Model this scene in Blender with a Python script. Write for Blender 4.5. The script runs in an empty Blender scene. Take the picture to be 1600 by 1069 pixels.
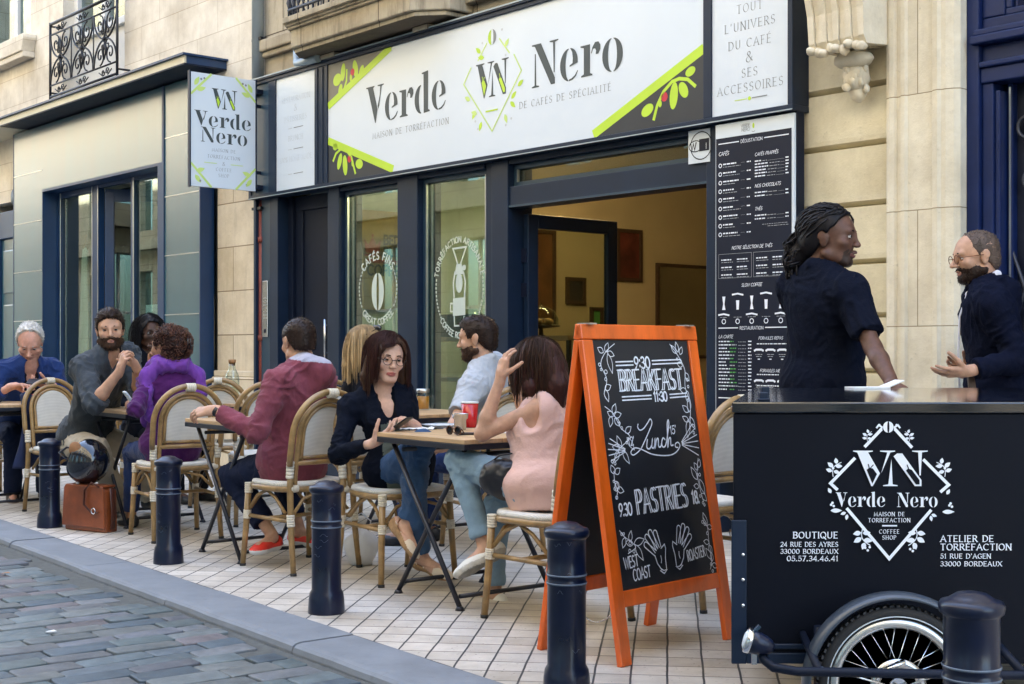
import bpy, bmesh, math, random, os
import numpy as np
from mathutils import Vector, Matrix, noise
from mathutils.geometry import tessellate_polygon
random.seed(7)
C = bpy.context.scene
COL = C.collection
PI = math.pi
# ---------------------------------------------------------------- camera, sky, sun, exposure
EYE = 1.11                                   # the photograph was taken from a crouch
cd = bpy.data.cameras.new('camera'); cam = bpy.data.objects.new('camera', cd); COL.objects.link(cam)
cam.location = (0, 0, EYE); cam.rotation_euler = (PI/2, 0, 0)
cd.sensor_width = 36; cd.lens = 47.25; cd.shift_y = 13.5/1600
cd.clip_start = 0.05; cd.clip_end = 500
C.camera = cam
SUN_EL, SUN_AZ = math.radians(50), math.radians(40)      # the sun stands over the roofs of the cafe's own side
world = bpy.data.worlds.new('World'); C.world = world; world.use_nodes = True
nt = world.node_tree
bgn = nt.nodes['Background']; sky = nt.nodes.new('ShaderNodeTexSky')
sky.sky_type = 'NISHITA'; sky.sun_disc = False; sky.sun_elevation = SUN_EL; sky.sun_rotation = SUN_AZ
sky.dust_density = 2.5; sky.air_density = 1.2
nt.links.new(sky.outputs[0], bgn.inputs[0]); bgn.inputs[1].default_value = 0.15
sl = bpy.data.lights.new('sun', 'SUN'); sl.energy = 4.5; sl.angle = math.radians(0.6); sl.color = (1, .955, .88)
so = bpy.data.objects.new('sun', sl); COL.objects.link(so)
sd = Vector((math.sin(SUN_AZ)*math.cos(SUN_EL), math.cos(SUN_AZ)*math.cos(SUN_EL), math.sin(SUN_EL)))
so.location = sd*40; so.rotation_euler = (-sd).to_track_quat('-Z', 'Y').to_euler()
C.view_settings.view_transform = 'Standard'; C.view_settings.look = 'None'
C.view_settings.exposure = 3.12; C.view_settings.gamma = 1
C.cycles.max_bounces = 8; C.cycles.diffuse_bounces = 5; C.cycles.glossy_bounces = 4
C.cycles.transparent_max_bounces = 8; C.cycles.use_denoising = True
C.cycles.sample_clamp_indirect = 6; C.cycles.caustics_reflective = False; C.cycles.caustics_refractive = False

# ---------------------------------------------------------------- frames of the place
TH = math.atan2(1830, 2100); SN, CS = math.sin(TH), math.cos(TH)
FA = Vector((1.1714, 8.2, 0)); FROT = math.atan2(-CS, SN)
FM = Matrix.Translation(FA) @ Matrix.Rotation(FROT, 4, 'Z')        # facade frame: x along it, y into the houses, z up
def fw(s, y, z=0): return FM @ Vector((s, y, z))
KL = Vector((-.608, .794, 0)); KR = -KL                            # along the kerb, away / towards the camera
KN = Vector((.794, .608, 0))                                       # from the kerb to the houses
KROT = math.atan2(KR.y, KR.x)
def W(px, py, d): return Vector(((px-800)/2100*d, d, EYE-(py-548)/2100*d))   # photograph measure at a distance in metres

# ---------------------------------------------------------------- materials
MATS = {}
def nd(t, kind, **kw):
    n = t.nodes.new(kind)
    for k, v in kw.items():
        if k.startswith('i_'):
            k = k[2:]; k = int(k) if k.isdigit() else k.replace('_', ' ')
            n.inputs[k].default_value = v
        else: setattr(n, k, v)
    return n
def mat(name, col, rough=.5, metal=0., var=.12, vs=4., bump=0., bs=80., spec=.5, coat=0., sheen=0., stretch=(1, 1, 1), dirt=0., bdist=.002, detail=4.):
    m = bpy.data.materials.new(name); m.use_nodes = True; t = m.node_tree; L = t.links.new
    p = t.nodes['Principled BSDF']
    p.inputs['Metallic'].default_value = metal; p.inputs['Specular IOR Level'].default_value = spec
    p.inputs['Coat Weight'].default_value = coat; p.inputs['Sheen Weight'].default_value = sheen
    p.inputs['Coat Roughness'].default_value = .08
    tc = nd(t, 'ShaderNodeTexCoord'); mp = nd(t, 'ShaderNodeMapping'); mp.inputs['Scale'].default_value = stretch
    L(tc.outputs['Object'], mp.inputs[0])
    n1 = nd(t, 'ShaderNodeTexNoise', i_Scale=vs, i_Detail=detail, i_Roughness=.6); L(mp.outputs[0], n1.inputs['Vector'])
    cr = nd(t, 'ShaderNodeValToRGB'); c = col
    cr.color_ramp.elements[0].position = .3; cr.color_ramp.elements[1].position = .72
    cr.color_ramp.elements[0].color = (*[max(0, x*(1-var)) for x in c], 1); cr.color_ramp.elements[1].color = (*[min(1, x*(1+var)) for x in c], 1)
    L(n1.outputs['Fac'], cr.inputs[0]); out = cr.outputs[0]
    if dirt:
        n3 = nd(t, 'ShaderNodeTexNoise', i_Scale=vs*4.3, i_Detail=8, i_Roughness=.7); L(mp.outputs[0], n3.inputs['Vector'])
        r3 = nd(t, 'ShaderNodeValToRGB'); r3.color_ramp.elements[0].position = .58; r3.color_ramp.elements[1].position = .75
        r3.color_ramp.elements[0].color = (0, 0, 0, 1); r3.color_ramp.elements[1].color = (dirt, dirt, dirt, 1); L(n3.outputs['Fac'], r3.inputs[0])
        mx = nd(t, 'ShaderNodeMix', data_type='RGBA'); L(r3.outputs[0], mx.inputs[0]); L(out, mx.inputs[6]); mx.inputs[7].default_value = (*[x*.35 for x in c], 1); out = mx.outputs[2]
    L(out, p.inputs['Base Color'])
    mr = nd(t, 'ShaderNodeMapRange', i_3=max(0, rough-.07), i_4=min(1, rough+.07)); L(n1.outputs['Fac'], mr.inputs[0]); L(mr.outputs[0], p.inputs['Roughness'])
    if bump:
        n2 = nd(t, 'ShaderNodeTexNoise', i_Scale=bs, i_Detail=5, i_Roughness=.65); L(mp.outputs[0], n2.inputs['Vector'])
        b = nd(t, 'ShaderNodeBump', i_Strength=bump, i_Distance=bdist); L(n2.outputs['Fac'], b.inputs['Height']); L(b.outputs[0], p.inputs['Normal'])
    MATS[name] = m; return m
def weave(m, scale=300, strength=.4, holes=0.):
    """adds a fine woven grid to a material"""
    t = m.node_tree; L = t.links.new; p = t.nodes['Principled BSDF']
    tc = nd(t, 'ShaderNodeTexCoord')
    w1 = nd(t, 'ShaderNodeTexWave', bands_direction='X', i_Scale=scale/20); w2 = nd(t, 'ShaderNodeTexWave', bands_direction='Z', i_Scale=scale/20)
    w3 = nd(t, 'ShaderNodeTexWave', bands_direction='Y', i_Scale=scale/20)
    for w in (w1, w2, w3): L(tc.outputs['Object'], w.inputs[0])
    a = nd(t, 'ShaderNodeMath', operation='MULTIPLY'); L(w1.outputs['Fac'], a.inputs[0])
    mx = nd(t, 'ShaderNodeMath', operation='MAXIMUM'); L(w2.outputs['Fac'], mx.inputs[0]); L(w3.outputs['Fac'], mx.inputs[1]); L(mx.outputs[0], a.inputs[1])
    b = nd(t, 'ShaderNodeBump', i_Strength=strength, i_Distance=.001); L(a.outputs[0], b.inputs['Height'])
    old = p.inputs['Normal'].links
    if old: L(old[0].from_socket, b.inputs['Normal'])
    L(b.outputs[0], p.inputs['Normal'])
    if holes:
        src = p.inputs['Base Color'].links[0].from_socket
        m2 = nd(t, 'ShaderNodeMix', data_type='RGBA', blend_type='MULTIPLY'); m2.inputs[0].default_value = holes
        L(src, m2.inputs[6]); L(a.outputs[0], m2.inputs[7]); L(m2.outputs[2], p.inputs['Base Color'])
    return m
def glass(name, tint=(.75, .85, .82), rough=.0, fac=.35):
    """window pane: mostly clear, with a mirror reflection"""
    m = bpy.data.materials.new(name); m.use_nodes = True; t = m.node_tree; L = t.links.new
    t.nodes.remove(t.nodes['Principled BSDF']); o = t.nodes['Material Output']
    tr = nd(t, 'ShaderNodeBsdfTransparent'); tr.inputs[0].default_value = (*tint, 1)
    gl = nd(t, 'ShaderNodeBsdfGlossy'); gl.inputs['Roughness'].default_value = rough; gl.inputs[0].default_value = (.9, 1, .97, 1)
    lw_ = nd(t, 'ShaderNodeLayerWeight', i_Blend=.5); pw = nd(t, 'ShaderNodeMath', operation='POWER'); pw.inputs[1].default_value = 3.5; L(lw_.outputs['Facing'], pw.inputs[0])
    ad = nd(t, 'ShaderNodeMath', operation='MULTIPLY_ADD'); ad.inputs[1].default_value = .8; ad.inputs[2].default_value = fac*.25; ad.use_clamp = True; L(pw.outputs[0], ad.inputs[0])
    mx = nd(t, 'ShaderNodeMixShader'); L(ad.outputs[0], mx.inputs[0]); L(tr.outputs[0], mx.inputs[1]); L(gl.outputs[0], mx.inputs[2]); L(mx.outputs[0], o.inputs[0])
    MATS[name] = m; return m

# ---------------------------------------------------------------- mesh building
ORG = {}
class MB:
    def __init__(s): s.v = []; s.f = []; s.m = []; s.sm = []; s.cols = None
    def add(s, vs, fs, m=0, smooth=False):
        o = len(s.v); s.v += [tuple(v) for v in vs]
        for f in fs: s.f.append(tuple(i+o for i in f)); s.m.append(m); s.sm.append(smooth)
        return s
    def box(s, x0, x1, y0, y1, z0, z1, m=0):
        v = [(x, y, z) for z in (z0, z1) for y in (y0, y1) for x in (x0, x1)]
        return s.add(v, [(0, 2, 3, 1), (4, 5, 7, 6), (0, 1, 5, 4), (2, 6, 7, 3), (0, 4, 6, 2), (1, 3, 7, 5)], m)
    def obox(s, c, ax, ay, az, m=0):
        c, ax, ay, az = map(Vector, (c, ax, ay, az))
        v = [c+ax*i+ay*j+az*k for k in (-1, 1) for j in (-1, 1) for i in (-1, 1)]
        return s.add(v, [(0, 2, 3, 1), (4, 5, 7, 6), (0, 1, 5, 4), (2, 6, 7, 3), (0, 4, 6, 2), (1, 3, 7, 5)], m)
    def bar(s, a, b, w, h, m=0, up=(0, 0, 1)):
        a, b = Vector(a), Vector(b); d = b-a; u = Vector(up)
        sx = d.cross(u)
        if sx.length < 1e-6: sx = d.cross(Vector((1, 0, 0)))
        sx.normalize(); sy = sx.cross(d).normalized()
        return s.obox((a+b)/2, d/2, sx*w/2, sy*h/2, m)
    def tube(s, pts, r, n=8, m=0, closed=False, caps=True, flat=1.):
        P = [Vector(p) for p in pts]; N = len(P); rr = r if isinstance(r, (list, tuple)) else [r]*N
        T = []
        for i in range(N):
            a = P[i-1] if (i > 0 or closed) else P[0]; b = P[(i+1) % N] if (i < N-1 or closed) else P[-1]
            d = b-a; T.append(d.normalized() if d.length > 1e-9 else Vector((0, 0, 1)))
        ref = Vector((0, 0, 1)) if abs(T[0].z) < .9 else Vector((1, 0, 0))
        u = T[0].cross(ref).normalized(); vs = []
        for i in range(N):
            u = (u - T[i]*u.dot(T[i]));
            u = u.normalized() if u.length > 1e-9 else T[i].orthogonal().normalized()
            w = T[i].cross(u)
            for k in range(n):
                a = 2*PI*k/n; vs.append(P[i]+(u*math.cos(a)+w*math.sin(a)*flat)*rr[i])
        fs = []
        for i in range(N-1+(1 if closed else 0)):
            j = (i+1) % N
            for k in range(n): fs.append((i*n+k, i*n+(k+1) % n, j*n+(k+1) % n, j*n+k))
        s.add(vs, fs, m, True)
        if caps and not closed:
            o = len(s.v)-len(vs)
            s.f.append(tuple(o+k for k in range(n-1, -1, -1))); s.m.append(m); s.sm.append(False)
            s.f.append(tuple(o+(N-1)*n+k for k in range(n))); s.m.append(m); s.sm.append(False)
        return s
    def lathe(s, prof, n=24, m=0, M=None, smooth=True):
        vs = []; M = M or Matrix()
        for (r, z) in prof:
            for k in range(n):
                a = 2*PI*k/n; vs.append(M @ Vector((r*math.cos(a), r*math.sin(a), z)))
        fs = []
        for i in range(len(prof)-1):
            for k in range(n): fs.append((i*n+k, i*n+(k+1) % n, (i+1)*n+(k+1) % n, (i+1)*n+k))
        s.add(vs, fs, m, smooth)
        o = len(s.v)-len(vs)
        if prof[0][0] > 1e-4: s.f.append(tuple(o+k for k in range(n-1, -1, -1))); s.m.append(m); s.sm.append(False)
        if prof[-1][0] > 1e-4: s.f.append(tuple(o+(len(prof)-1)*n+k for k in range(n))); s.m.append(m); s.sm.append(False)
        return s
    def ball(s, c, r, n=12, m=0, M=None):
        rr = r if isinstance(r, (tuple, list)) else (r, r, r); vs = []; fs = []; c = Vector(c)
        for i in range(n+1):
            t = PI*i/n
            for k in range(2*n):
                a = PI*k/n; p = Vector((math.sin(t)*math.cos(a)*rr[0], math.sin(t)*math.sin(a)*rr[1], math.cos(t)*rr[2]))
                vs.append(c+(M @ p if M else p))
        for i in range(n):
            for k in range(2*n): fs.append((i*2*n+k, (i+1)*2*n+k, (i+1)*2*n+(k+1) % (2*n), i*2*n+(k+1) % (2*n)))
        return s.add(vs, fs, m, True)
    def prism(s, poly, y0, y1, m=0, ax='y'):
        """polygon in x,z pushed along y (ax y), or in x,y pushed along z (ax z)"""
        n = len(poly); f3 = (lambda p, t: (p[0], t, p[1])) if ax == 'y' else (lambda p, t: (p[0], p[1], t))
        vs = [f3(p, y0) for p in poly]+[f3(p, y1) for p in poly]; fs = []
        for tr in tessellate_polygon([[Vector((p[0], p[1], 0)) for p in poly]]):
            fs.append(tuple(tr)); fs.append(tuple(i+n for i in reversed(tr)))
        for i in range(n): fs.append((i, (i+1) % n, (i+1) % n+n, i+n))
        return s.add(vs, fs, m)
    def build(s, name, mats, parent=None, bevel=0, kind=None, seg=2, normals=True):
        me = bpy.data.meshes.new(name); me.from_pydata(s.v, [], s.f)
        for mm in (mats if isinstance(mats, (list, tuple)) else [mats]): me.materials.append(MATS[mm] if isinstance(mm, str) else mm)
        me.polygons.foreach_set('material_index', s.m); me.polygons.foreach_set('use_smooth', s.sm)
        if normals:
            bm = bmesh.new(); bm.from_mesh(me); bmesh.ops.recalc_face_normals(bm, faces=bm.faces); bm.to_mesh(me); bm.free()
        me.update()
        o = bpy.data.objects.new(name, me); COL.objects.link(o)
        if parent is not None:
            o.parent = parent
            p = parent
            while p is not None and p.name not in ORG: p = p.parent
            if p is not None and parent.type == 'EMPTY': o.location = -ORG[p.name]
        if bevel:
            b = o.modifiers.new('bevel', 'BEVEL'); b.width = bevel; b.segments = seg; b.limit_method = 'ANGLE'; b.angle_limit = math.radians(40)
        if kind: o['kind'] = kind
        return o
def thing(name, label, cat, M=None, group=None, org=None):
    o = bpy.data.objects.new(name, None); COL.objects.link(o); o.empty_display_size = .1
    if M is not None: o.matrix_world = M
    o['label'] = label; o['category'] = cat
    if group: o['group'] = group
    if org is not None: ORG[o.name] = Vector(org)
    return o
def fthing(name, label, cat, s, y, z, group=None):
    """a thing of the facade; its parts are given in facade coordinates"""
    return thing(name, label, cat, FM @ Matrix.Translation((s, y, z)), group, (s, y, z))
def place(x, y, rot, z=0): return Matrix.Translation((x, y, z)) @ Matrix.Rotation(rot, 4, 'Z')
def copy_tree(o, parent=None):
    c = o.copy(); COL.objects.link(c)
    if parent is not None: c.parent = parent
    for ch in [x for x in bpy.data.objects if x.parent == o]: copy_tree(ch, c)
    return c

# ---------------------------------------------------------------- lettering
def arc(cx, cy, rx, ry, a0, a1, n=10): return [(cx+rx*math.cos(math.radians(a0+(a1-a0)*i/n)), cy+ry*math.sin(math.radians(a0+(a1-a0)*i/n))) for i in range(n+1)]
O_ = arc(.38, .5, .38, .5, 90, 450, 24)
GL = {
 'A': (.74, [[(0, 0), (.37, 1), (.74, 0)], [(.13, .36), (.61, .36)]]),
 'B': (.6, [[(.06, 0), (.06, 1)], [(.06, 1), (.3, 1)]+arc(.3, .765, .24, .235, 90, -90)+[(.06, .53)], [(.06, .53), (.32, .53)]+arc(.32, .265, .28, .265, 90, -90)+[(.06, 0)]]),
 'C': (.7, [arc(.4, .5, .4, .5, 48, 312, 18)]),
 'D': (.72, [[(.06, 0), (.06, 1)], [(.06, 1), (.25, 1)]+arc(.25, .5, .45, .5, 90, -90, 16)+[(.06, 0)]]),
 'E': (.56, [[(.06, 0), (.06, 1)], [(.06, 1), (.54, 1)], [(.06, .52), (.46, .52)], [(.06, 0), (.56, 0)]]),
 'F': (.54, [[(.06, 0), (.06, 1)], [(.06, 1), (.54, 1)], [(.06, .52), (.45, .52)]]),
 'G': (.74, [arc(.4, .5, .4, .5, 48, 330, 18)+[(.72, .45), (.5, .45)]]),
 'H': (.74, [[(.06, 0), (.06, 1)], [(.68, 0), (.68, 1)], [(.06, .52), (.68, .52)]]),
 'I': (.16, [[(.08, 0), (.08, 1)]]),
 'J': (.4, [[(.32, 1), (.32, .25)]+arc(.14, .25, .18, .25, 0, -120, 8)]),
 'K': (.66, [[(.06, 0), (.06, 1)], [(.62, 1), (.06, .4)], [(.22, .56), (.66, 0)]]),
 'L': (.54, [[(.06, 1), (.06, 0)], [(.06, 0), (.54, 0)]]),
 'M': (.9, [[(.06, 0), (.1, 1), (.45, .1), (.8, 1), (.84, 0)]]),
 'N': (.76, [[(.06, 0), (.06, 1)], [(.06, 1), (.7, 0)], [(.7, 0), (.7, 1)]]),
 'O': (.76, [O_]),
 'P': (.58, [[(.06, 0), (.06, 1)], [(.06, 1), (.28, 1)]+arc(.28, .74, .28, .26, 90, -90)+[(.06, .48)]]),
 'Q': (.76, [O_, [(.42, .22), (.78, -.18)]]),
 'R': (.64, [[(.06, 0), (.06, 1)], [(.06, 1), (.28, 1)]+arc(.28, .75, .26, .25, 90, -90)+[(.06, .5)], [(.28, .5), (.64, 0)]]),
 'S': (.54, [arc(.28, .75, .23, .25, 35, 270, 12)+arc(.26, .25, .26, .25, 90, -145, 12)[1:]]),
 'T': (.66, [[(.33, 0), (.33, 1)], [(0, 1), (.66, 1)]]),
 'U': (.72, [[(.08, 1), (.08, .3)]+arc(.36, .3, .28, .3, 180, 360, 12)+[(.64, 1)]]),
 'V': (.72, [[(0, 1), (.36, 0), (.72, 1)]]),
 'W': (1.02, [[(0, 1), (.27, 0), (.51, .9), (.75, 0), (1.02, 1)]]),
 'X': (.7, [[(0, 1), (.7, 0)], [(0, 0), (.7, 1)]]),
 'Y': (.68, [[(0, 1), (.34, .5), (.68, 1)], [(.34, .5), (.34, 0)]]),
 'Z': (.64, [[(.04, 1), (.62, 1), (.02, 0), (.64, 0)]]),
 '0': (.6, [arc(.3, .5, .3, .5, 90, 450, 22)]), '1': (.32, [[(0, .8), (.18, 1), (.18, 0)]]),
 '2': (.54, [arc(.27, .73, .26, .27, 165, -35, 12)+[(.02, 0), (.54, 0)]]),
 '3': (.52, [arc(.24, .76, .23, .24, 150, -90, 12)+arc(.24, .26, .27, .26, 90, -150, 12)[1:]]),
 '4': (.58, [[(.44, 0), (.44, 1), (0, .3), (.58, .3)]]),
 '5': (.52, [[(.48, 1), (.1, 1), (.06, .55)]+arc(.23, .32, .28, .32, 125, -150, 14)]),
 '6': (.54, [[(.44, 1), (.12, .55)]+arc(.27, .3, .26, .3, 140, -220, 18)]),
 '7': (.52, [[(0, 1), (.52, 1), (.16, 0)]]), '8': (.54, [arc(.27, .76, .22, .24, -90, 270, 16), arc(.27, .26, .26, .26, 90, 450, 16)]),
 '9': (.54, [arc(.27, .7, .26, .3, -40, 320, 18)+[(.1, 0)]]),
 '.': (.16, [[(.05, .0), (.05, .1)]]), ':': (.16, [[(.08, .15), (.08, .27)], [(.08, .65), (.08, .77)]]), "'": (.16, [[(.1, 1.02), (.05, .78)]]),
 '-': (.36, [[(.04, .42), (.32, .42)]]), '&': (.8, [[(.74, .1), (.26, .66)]+arc(.33, .82, .17, .18, 220, -40, 10)+[(.16, .45)]+arc(.28, .24, .26, .24, 120, 300, 8)+[(.72, .5)]]),
 '%': (.7, [arc(.16, .8, .14, .2, 0, 360, 12), arc(.54, .2, .14, .2, 0, 360, 12), [(.56, 1), (.14, 0)]]), ' ': (.34, []), '/': (.4, [[(0, 0), (.4, 1)]]),
}
ACC = {'É': ('E', (.22, 1.12), (.42, 1.3)), 'È': ('E', (.4, 1.12), (.2, 1.3)), 'Â': ('A', None, None), 'À': ('A', (.4, 1.1), (.25, 1.3))}
class Decal(MB):
    """flat marks on a plane: o is the lower left point, ex and ey its unit axes, n its outward normal"""
    def __init__(s, o, ex, ey, lift=.0012, bow=None):
        MB.__init__(s); s.o, s.ex, s.ey = Vector(o), Vector(ex), Vector(ey); s.n = s.ex.cross(s.ey).normalized(); s.lift = lift; s.k = 0; s.warp = None; s.under = False; s.over = False
    def p3(s, x, y, e=0.):
        if s.warp: x, y = s.warp(x, y)
        return s.o+s.ex*x+s.ey*y+s.n*(s.lift+e)
    def lay(s): s.k += 1; return .0 if s.under else .0003+(s.k % 6)*.00015+(.0011 if s.over else 0)
    def poly(s, pts, m=0):
        e = s.lay(); v = [s.p3(x, y, e) for x, y in pts]
        s.add(v, [tuple(t) for t in tessellate_polygon([[Vector((x, y, 0)) for x, y in pts]])], m); return s
    def stroke(s, pts, w, m=0, contrast=None, cap=True):
        pts = [p for i, p in enumerate(pts) if i == 0 or (abs(p[0]-pts[i-1][0])+abs(p[1]-pts[i-1][1])) > 1e-6]
        N = len(pts)
        if N < 2: return s
        closed = abs(pts[0][0]-pts[-1][0])+abs(pts[0][1]-pts[-1][1]) < 1e-6
        e = s.lay(); v = []
        ww = w if isinstance(w, list) else [w]*N
        for i in range(N):
            a = pts[i-1] if i > 0 else (pts[-2] if closed else pts[0]); b = pts[i+1] if i < N-1 else (pts[1] if closed else pts[-1])
            d0 = Vector((pts[i][0]-a[0], pts[i][1]-a[1])); d1 = Vector((b[0]-pts[i][0], b[1]-pts[i][1]))
            if d0.length < 1e-9: d0 = d1
            if d1.length < 1e-9: d1 = d0
            d0.normalize(); d1.normalize(); t = d0+d1
            t = t.normalized() if t.length > .05 else d0
            nn = Vector((-t.y, t.x)); sc = 1/max(.45, abs(nn.dot(Vector((-d0.y, d0.x)))))
            wi = ww[i]
            if contrast:
                an = math.atan2(t.y, t.x); wi *= contrast+(1-contrast)*abs(math.sin(an-math.radians(28)))**2
            x, y = pts[i]
            if cap and not closed and i in (0, N-1): x, y = (x-t.x*wi*.3, y-t.y*wi*.3) if i == 0 else (x+t.x*wi*.3, y+t.y*wi*.3)
            v += [s.p3(x+nn.x*wi/2*sc, y+nn.y*wi/2*sc, e), s.p3(x-nn.x*wi/2*sc, y-nn.y*wi/2*sc, e)]
        s.add(v, [(2*i, 2*i+1, 2*i+3, 2*i+2) for i in range(N-1)], m); return s
    def ell(s, x, y, rx, ry=None, rot=0, m=0, n=16):
        ry = ry or rx; c, q = math.cos(rot), math.sin(rot)
        return s.poly([(x+rx*math.cos(2*PI*i/n)*c-ry*math.sin(2*PI*i/n)*q, y+rx*math.cos(2*PI*i/n)*q+ry*math.sin(2*PI*i/n)*c) for i in range(n)], m)
    def leaf(s, x, y, L, w, rot, m=0, line=0):
        """pointed leaf starting at x,y"""
        c, q = math.cos(rot), math.sin(rot); up = [(L*i/8, w/2*math.sin(PI*(i/8)**.85)) for i in range(9)]
        pts = up+[(a, -b) for a, b in reversed(up[1:-1])]; pts = [(x+a*c-b*q, y+a*q+b*c) for a, b in pts]
        if line: return s.stroke(pts+[pts[0]], line, m)
        return s.poly(pts, m)
    def width(s, t, h, sp): 
        return sum((GL[ACC.get(c, (c,))[0]][0]+sp)*h for c in t)-sp*h
    def text(s, t, x, y, h, w=.12, m=0, sp=.2, align='l', serif=False, contrast=None, slant=0., rot=0., sx=1.):
        W_ = s.width(t, h, sp)*sx; x0 = {'l': 0, 'c': -W_/2, 'r': -W_}[align]; cr, sr = math.cos(rot), math.sin(rot)
        for ch in t:
            a = ACC.get(ch); g = GL[a[0] if a else ch]; st = list(g[1])
            if a and a[1]: st = st+[[a[1], a[2]]]
            if ch == 'Â': st = st+[[(.2, 1.1), (.37, 1.28), (.54, 1.1)]]
            tf = lambda p: (x+(x0+(p[0]*sx+slant*p[1])*h)*cr-p[1]*h*sr, y+(x0+(p[0]*sx+slant*p[1])*h)*sr+p[1]*h*cr)
            for q in st:
                s.stroke([tf(p) for p in q], w*h, m, contrast)
                if serif:
                    for (p, o2) in ((q[0], q[1]), (q[-1], q[-2])):
                        if (abs(p[1]) < .02 or abs(p[1]-1) < .02) and abs(o2[1]-p[1]) > .5*abs(o2[0]-p[0]) and len(q) < 8 and abs(q[0][0]-q[-1][0])+abs(q[0][1]-q[-1][1]) > .01:
                            l = .13; s.stroke([tf((p[0]-l, p[1])), tf((p[0]+l, p[1]))], w*h*.5, m, cap=False)
            x0 += (g[0]+sp)*h*sx
        return W_
def crescent(cx, cy, ro, ri, a0, a1, n=14, dx=0):
    """between an outer and an inner ellipse arc: the thick half of a fat-face o"""
    return arc(cx, cy, ro[0], ro[1], a0, a1, n)+list(reversed(arc(cx+dx, cy, ri[0], ri[1], a0, a1, n)))
def fat_glyph(ch):
    """stencil fat-face letters, cap height 1: polygons and advance"""
    if ch == 'V': return [[(-.02, 1), (.36, 1), (.36, .975), (.30, .95), (.50, .36), (.415, 0), (.385, 0), (.06, .95), (-.02, .975)], [(.50, 1), (.78, 1), (.78, .975), (.68, .95), (.50, .44), (.53, .36), (.57, .44), (.62, .95), (.50, .975)]], .78
    if ch == 'N': return [[(0, 1), (.3, 1), (.75, .14), (.75, 0), (.62, 0), (.1, .95), (0, .975)], [(0, 0), (.24, 0), (.24, .025), (.145, .05), (.13, .78), (.10, .78), (.09, .05), (0, .025)], [(.58, 1), (.86, 1), (.86, .975), (.755, .95), (.74, .26), (.71, .26), (.69, .95), (.58, .975)]], .86
    if ch == 'o': return [crescent(.29, .35, (.29, .37), (.1, .345), 93, 267, dx=-.02), crescent(.31, .35, (.29, .37), (.1, .345), -87, 87, dx=.02)], .6
    if ch == 'e': return [crescent(.29, .35, (.29, .37), (.1, .34), 93, 262, dx=-.02)+[], [(.31, .72)]+arc(.31, .42, .24, .3, 88, 0, 8)+[(.55, .36), (.3, .30), (.3, .33), (.39, .37), (.40, .48), (.38, .62), (.33, .70)], [(.27, -.02), (.4, -.0), (.5, .07), (.56, .18), (.54, .19), (.46, .09), (.36, .035), (.28, .02)]], .58
    if ch == 'r': return [[(0, .7), (.29, .7), (.29, .06), (.36, .03), (.36, 0), (.02, 0), (.02, .03), (.1, .06), (.1, .64), (0, .67)], [(.32, .5), (.36, .62), (.44, .72), (.54, .72), (.6, .64), (.6, .54), (.54, .45), (.46, .45), (.47, .53), (.44, .58), (.38, .58), (.34, .48)]], .6
    if ch == 'd': return [crescent(.28, .35, (.28, .37), (.1, .34), 93, 267, dx=.0), [(.3, 1.02), (.56, 1.05), (.56, .06), (.63, .03), (.63, 0), (.38, -.02), (.37, .98), (.3, .99)]], .66
    return [], .3
def fat_text(D, t, x, y, h, m=0, sp=.06, align='l', sx=1.):
    W_ = sum((fat_glyph(c)[1]+sp)*h*sx for c in t)
    x0 = x-(W_/2 if align == 'c' else 0)
    for c in t:
        ps, a = fat_glyph(c)
        for p in ps: D.poly([(x0+q[0]*h*sx, y+q[1]*h) for q in p], m)
        x0 += (a+sp)*h*sx
    return W_
def monogram(D, x, y, h, m=0, m2=0, ml=None):
    """interlaced V and N, centred on x, foot at y; m2 the pointed green tips, ml a dark outline"""
    f = lambda P: [(x+(a-.66)*h, y+b*h) for a, b in P]
    D.poly(f([(-.02, 1), (.36, 1), (.36, .975), (.27, .95), (.50, .36), (.36, 0), (.33, 0), (.06, .95), (-.02, .975)]), m)
    D.poly(f([(.50, 1), (.79, 1), (.79, .975), (.70, .95), (.54, .42), (.52, .36), (.64, .95), (.50, .975)]), m)
    D.poly(f([(.72, .76), (.745, .05), (.84, .025), (.84, 0), (.56, 0), (.56, .025), (.66, .05)]), m)
    D.poly(f([(.76, .84), (.83, .92), (.93, .92), (1.3, .17), (1.3, 0), (1.17, 0)]), m)
    D.poly(f([(1.12, 1), (1.42, 1), (1.42, .975), (1.31, .95), (1.285, .3), (1.26, .3), (1.235, .95), (1.12, .975)]), m)
    D.over = True
    D.poly(f([(.24, .46), (.29, .52), (.36, .5), (.44, .34), (.35, .07)]), m2); D.poly(f([(1.0, .44), (1.04, .5), (1.11, .46), (1.26, .17), (1.26, .05), (1.19, .05)]), m2)
    D.stroke(f([(.3, .45), (.27, .62)]), .02*h, m2); D.stroke(f([(.32, .52), (.37, .6)]), .02*h, m2); D.stroke(f([(1.06, .45), (1.02, .6)]), .02*h, m2); D.over = False
def branch(D, x, y, L, rot, m=0, red=None, flip=1, s=1.):
    """a curved twig with leaves and a berry"""
    c, q = math.cos(rot), math.sin(rot); T = lambda a, b: (x+a*L*c-b*L*flip*q, y+a*L*q+b*L*flip*c)
    D.stroke([T(t/8, .25*math.sin(PI*t/8)) for t in range(9)], .045*L*s, m)
    for a, b, l, w, r in ((.25, .2, .38, .17, 100), (.5, .27, .42, .18, 80), (.78, .2, .34, .17, 40), (.3, .14, .36, .16, -75), (.62, .2, .4, .17, -60)):
        p = T(a, b); D.leaf(p[0], p[1], l*L*1.1, w*L*1.45, rot+flip*math.radians(r), m)
    if red is not None: p = T(.45, -.05); D.ell(p[0], p[1], .06*L, m=red)
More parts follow.
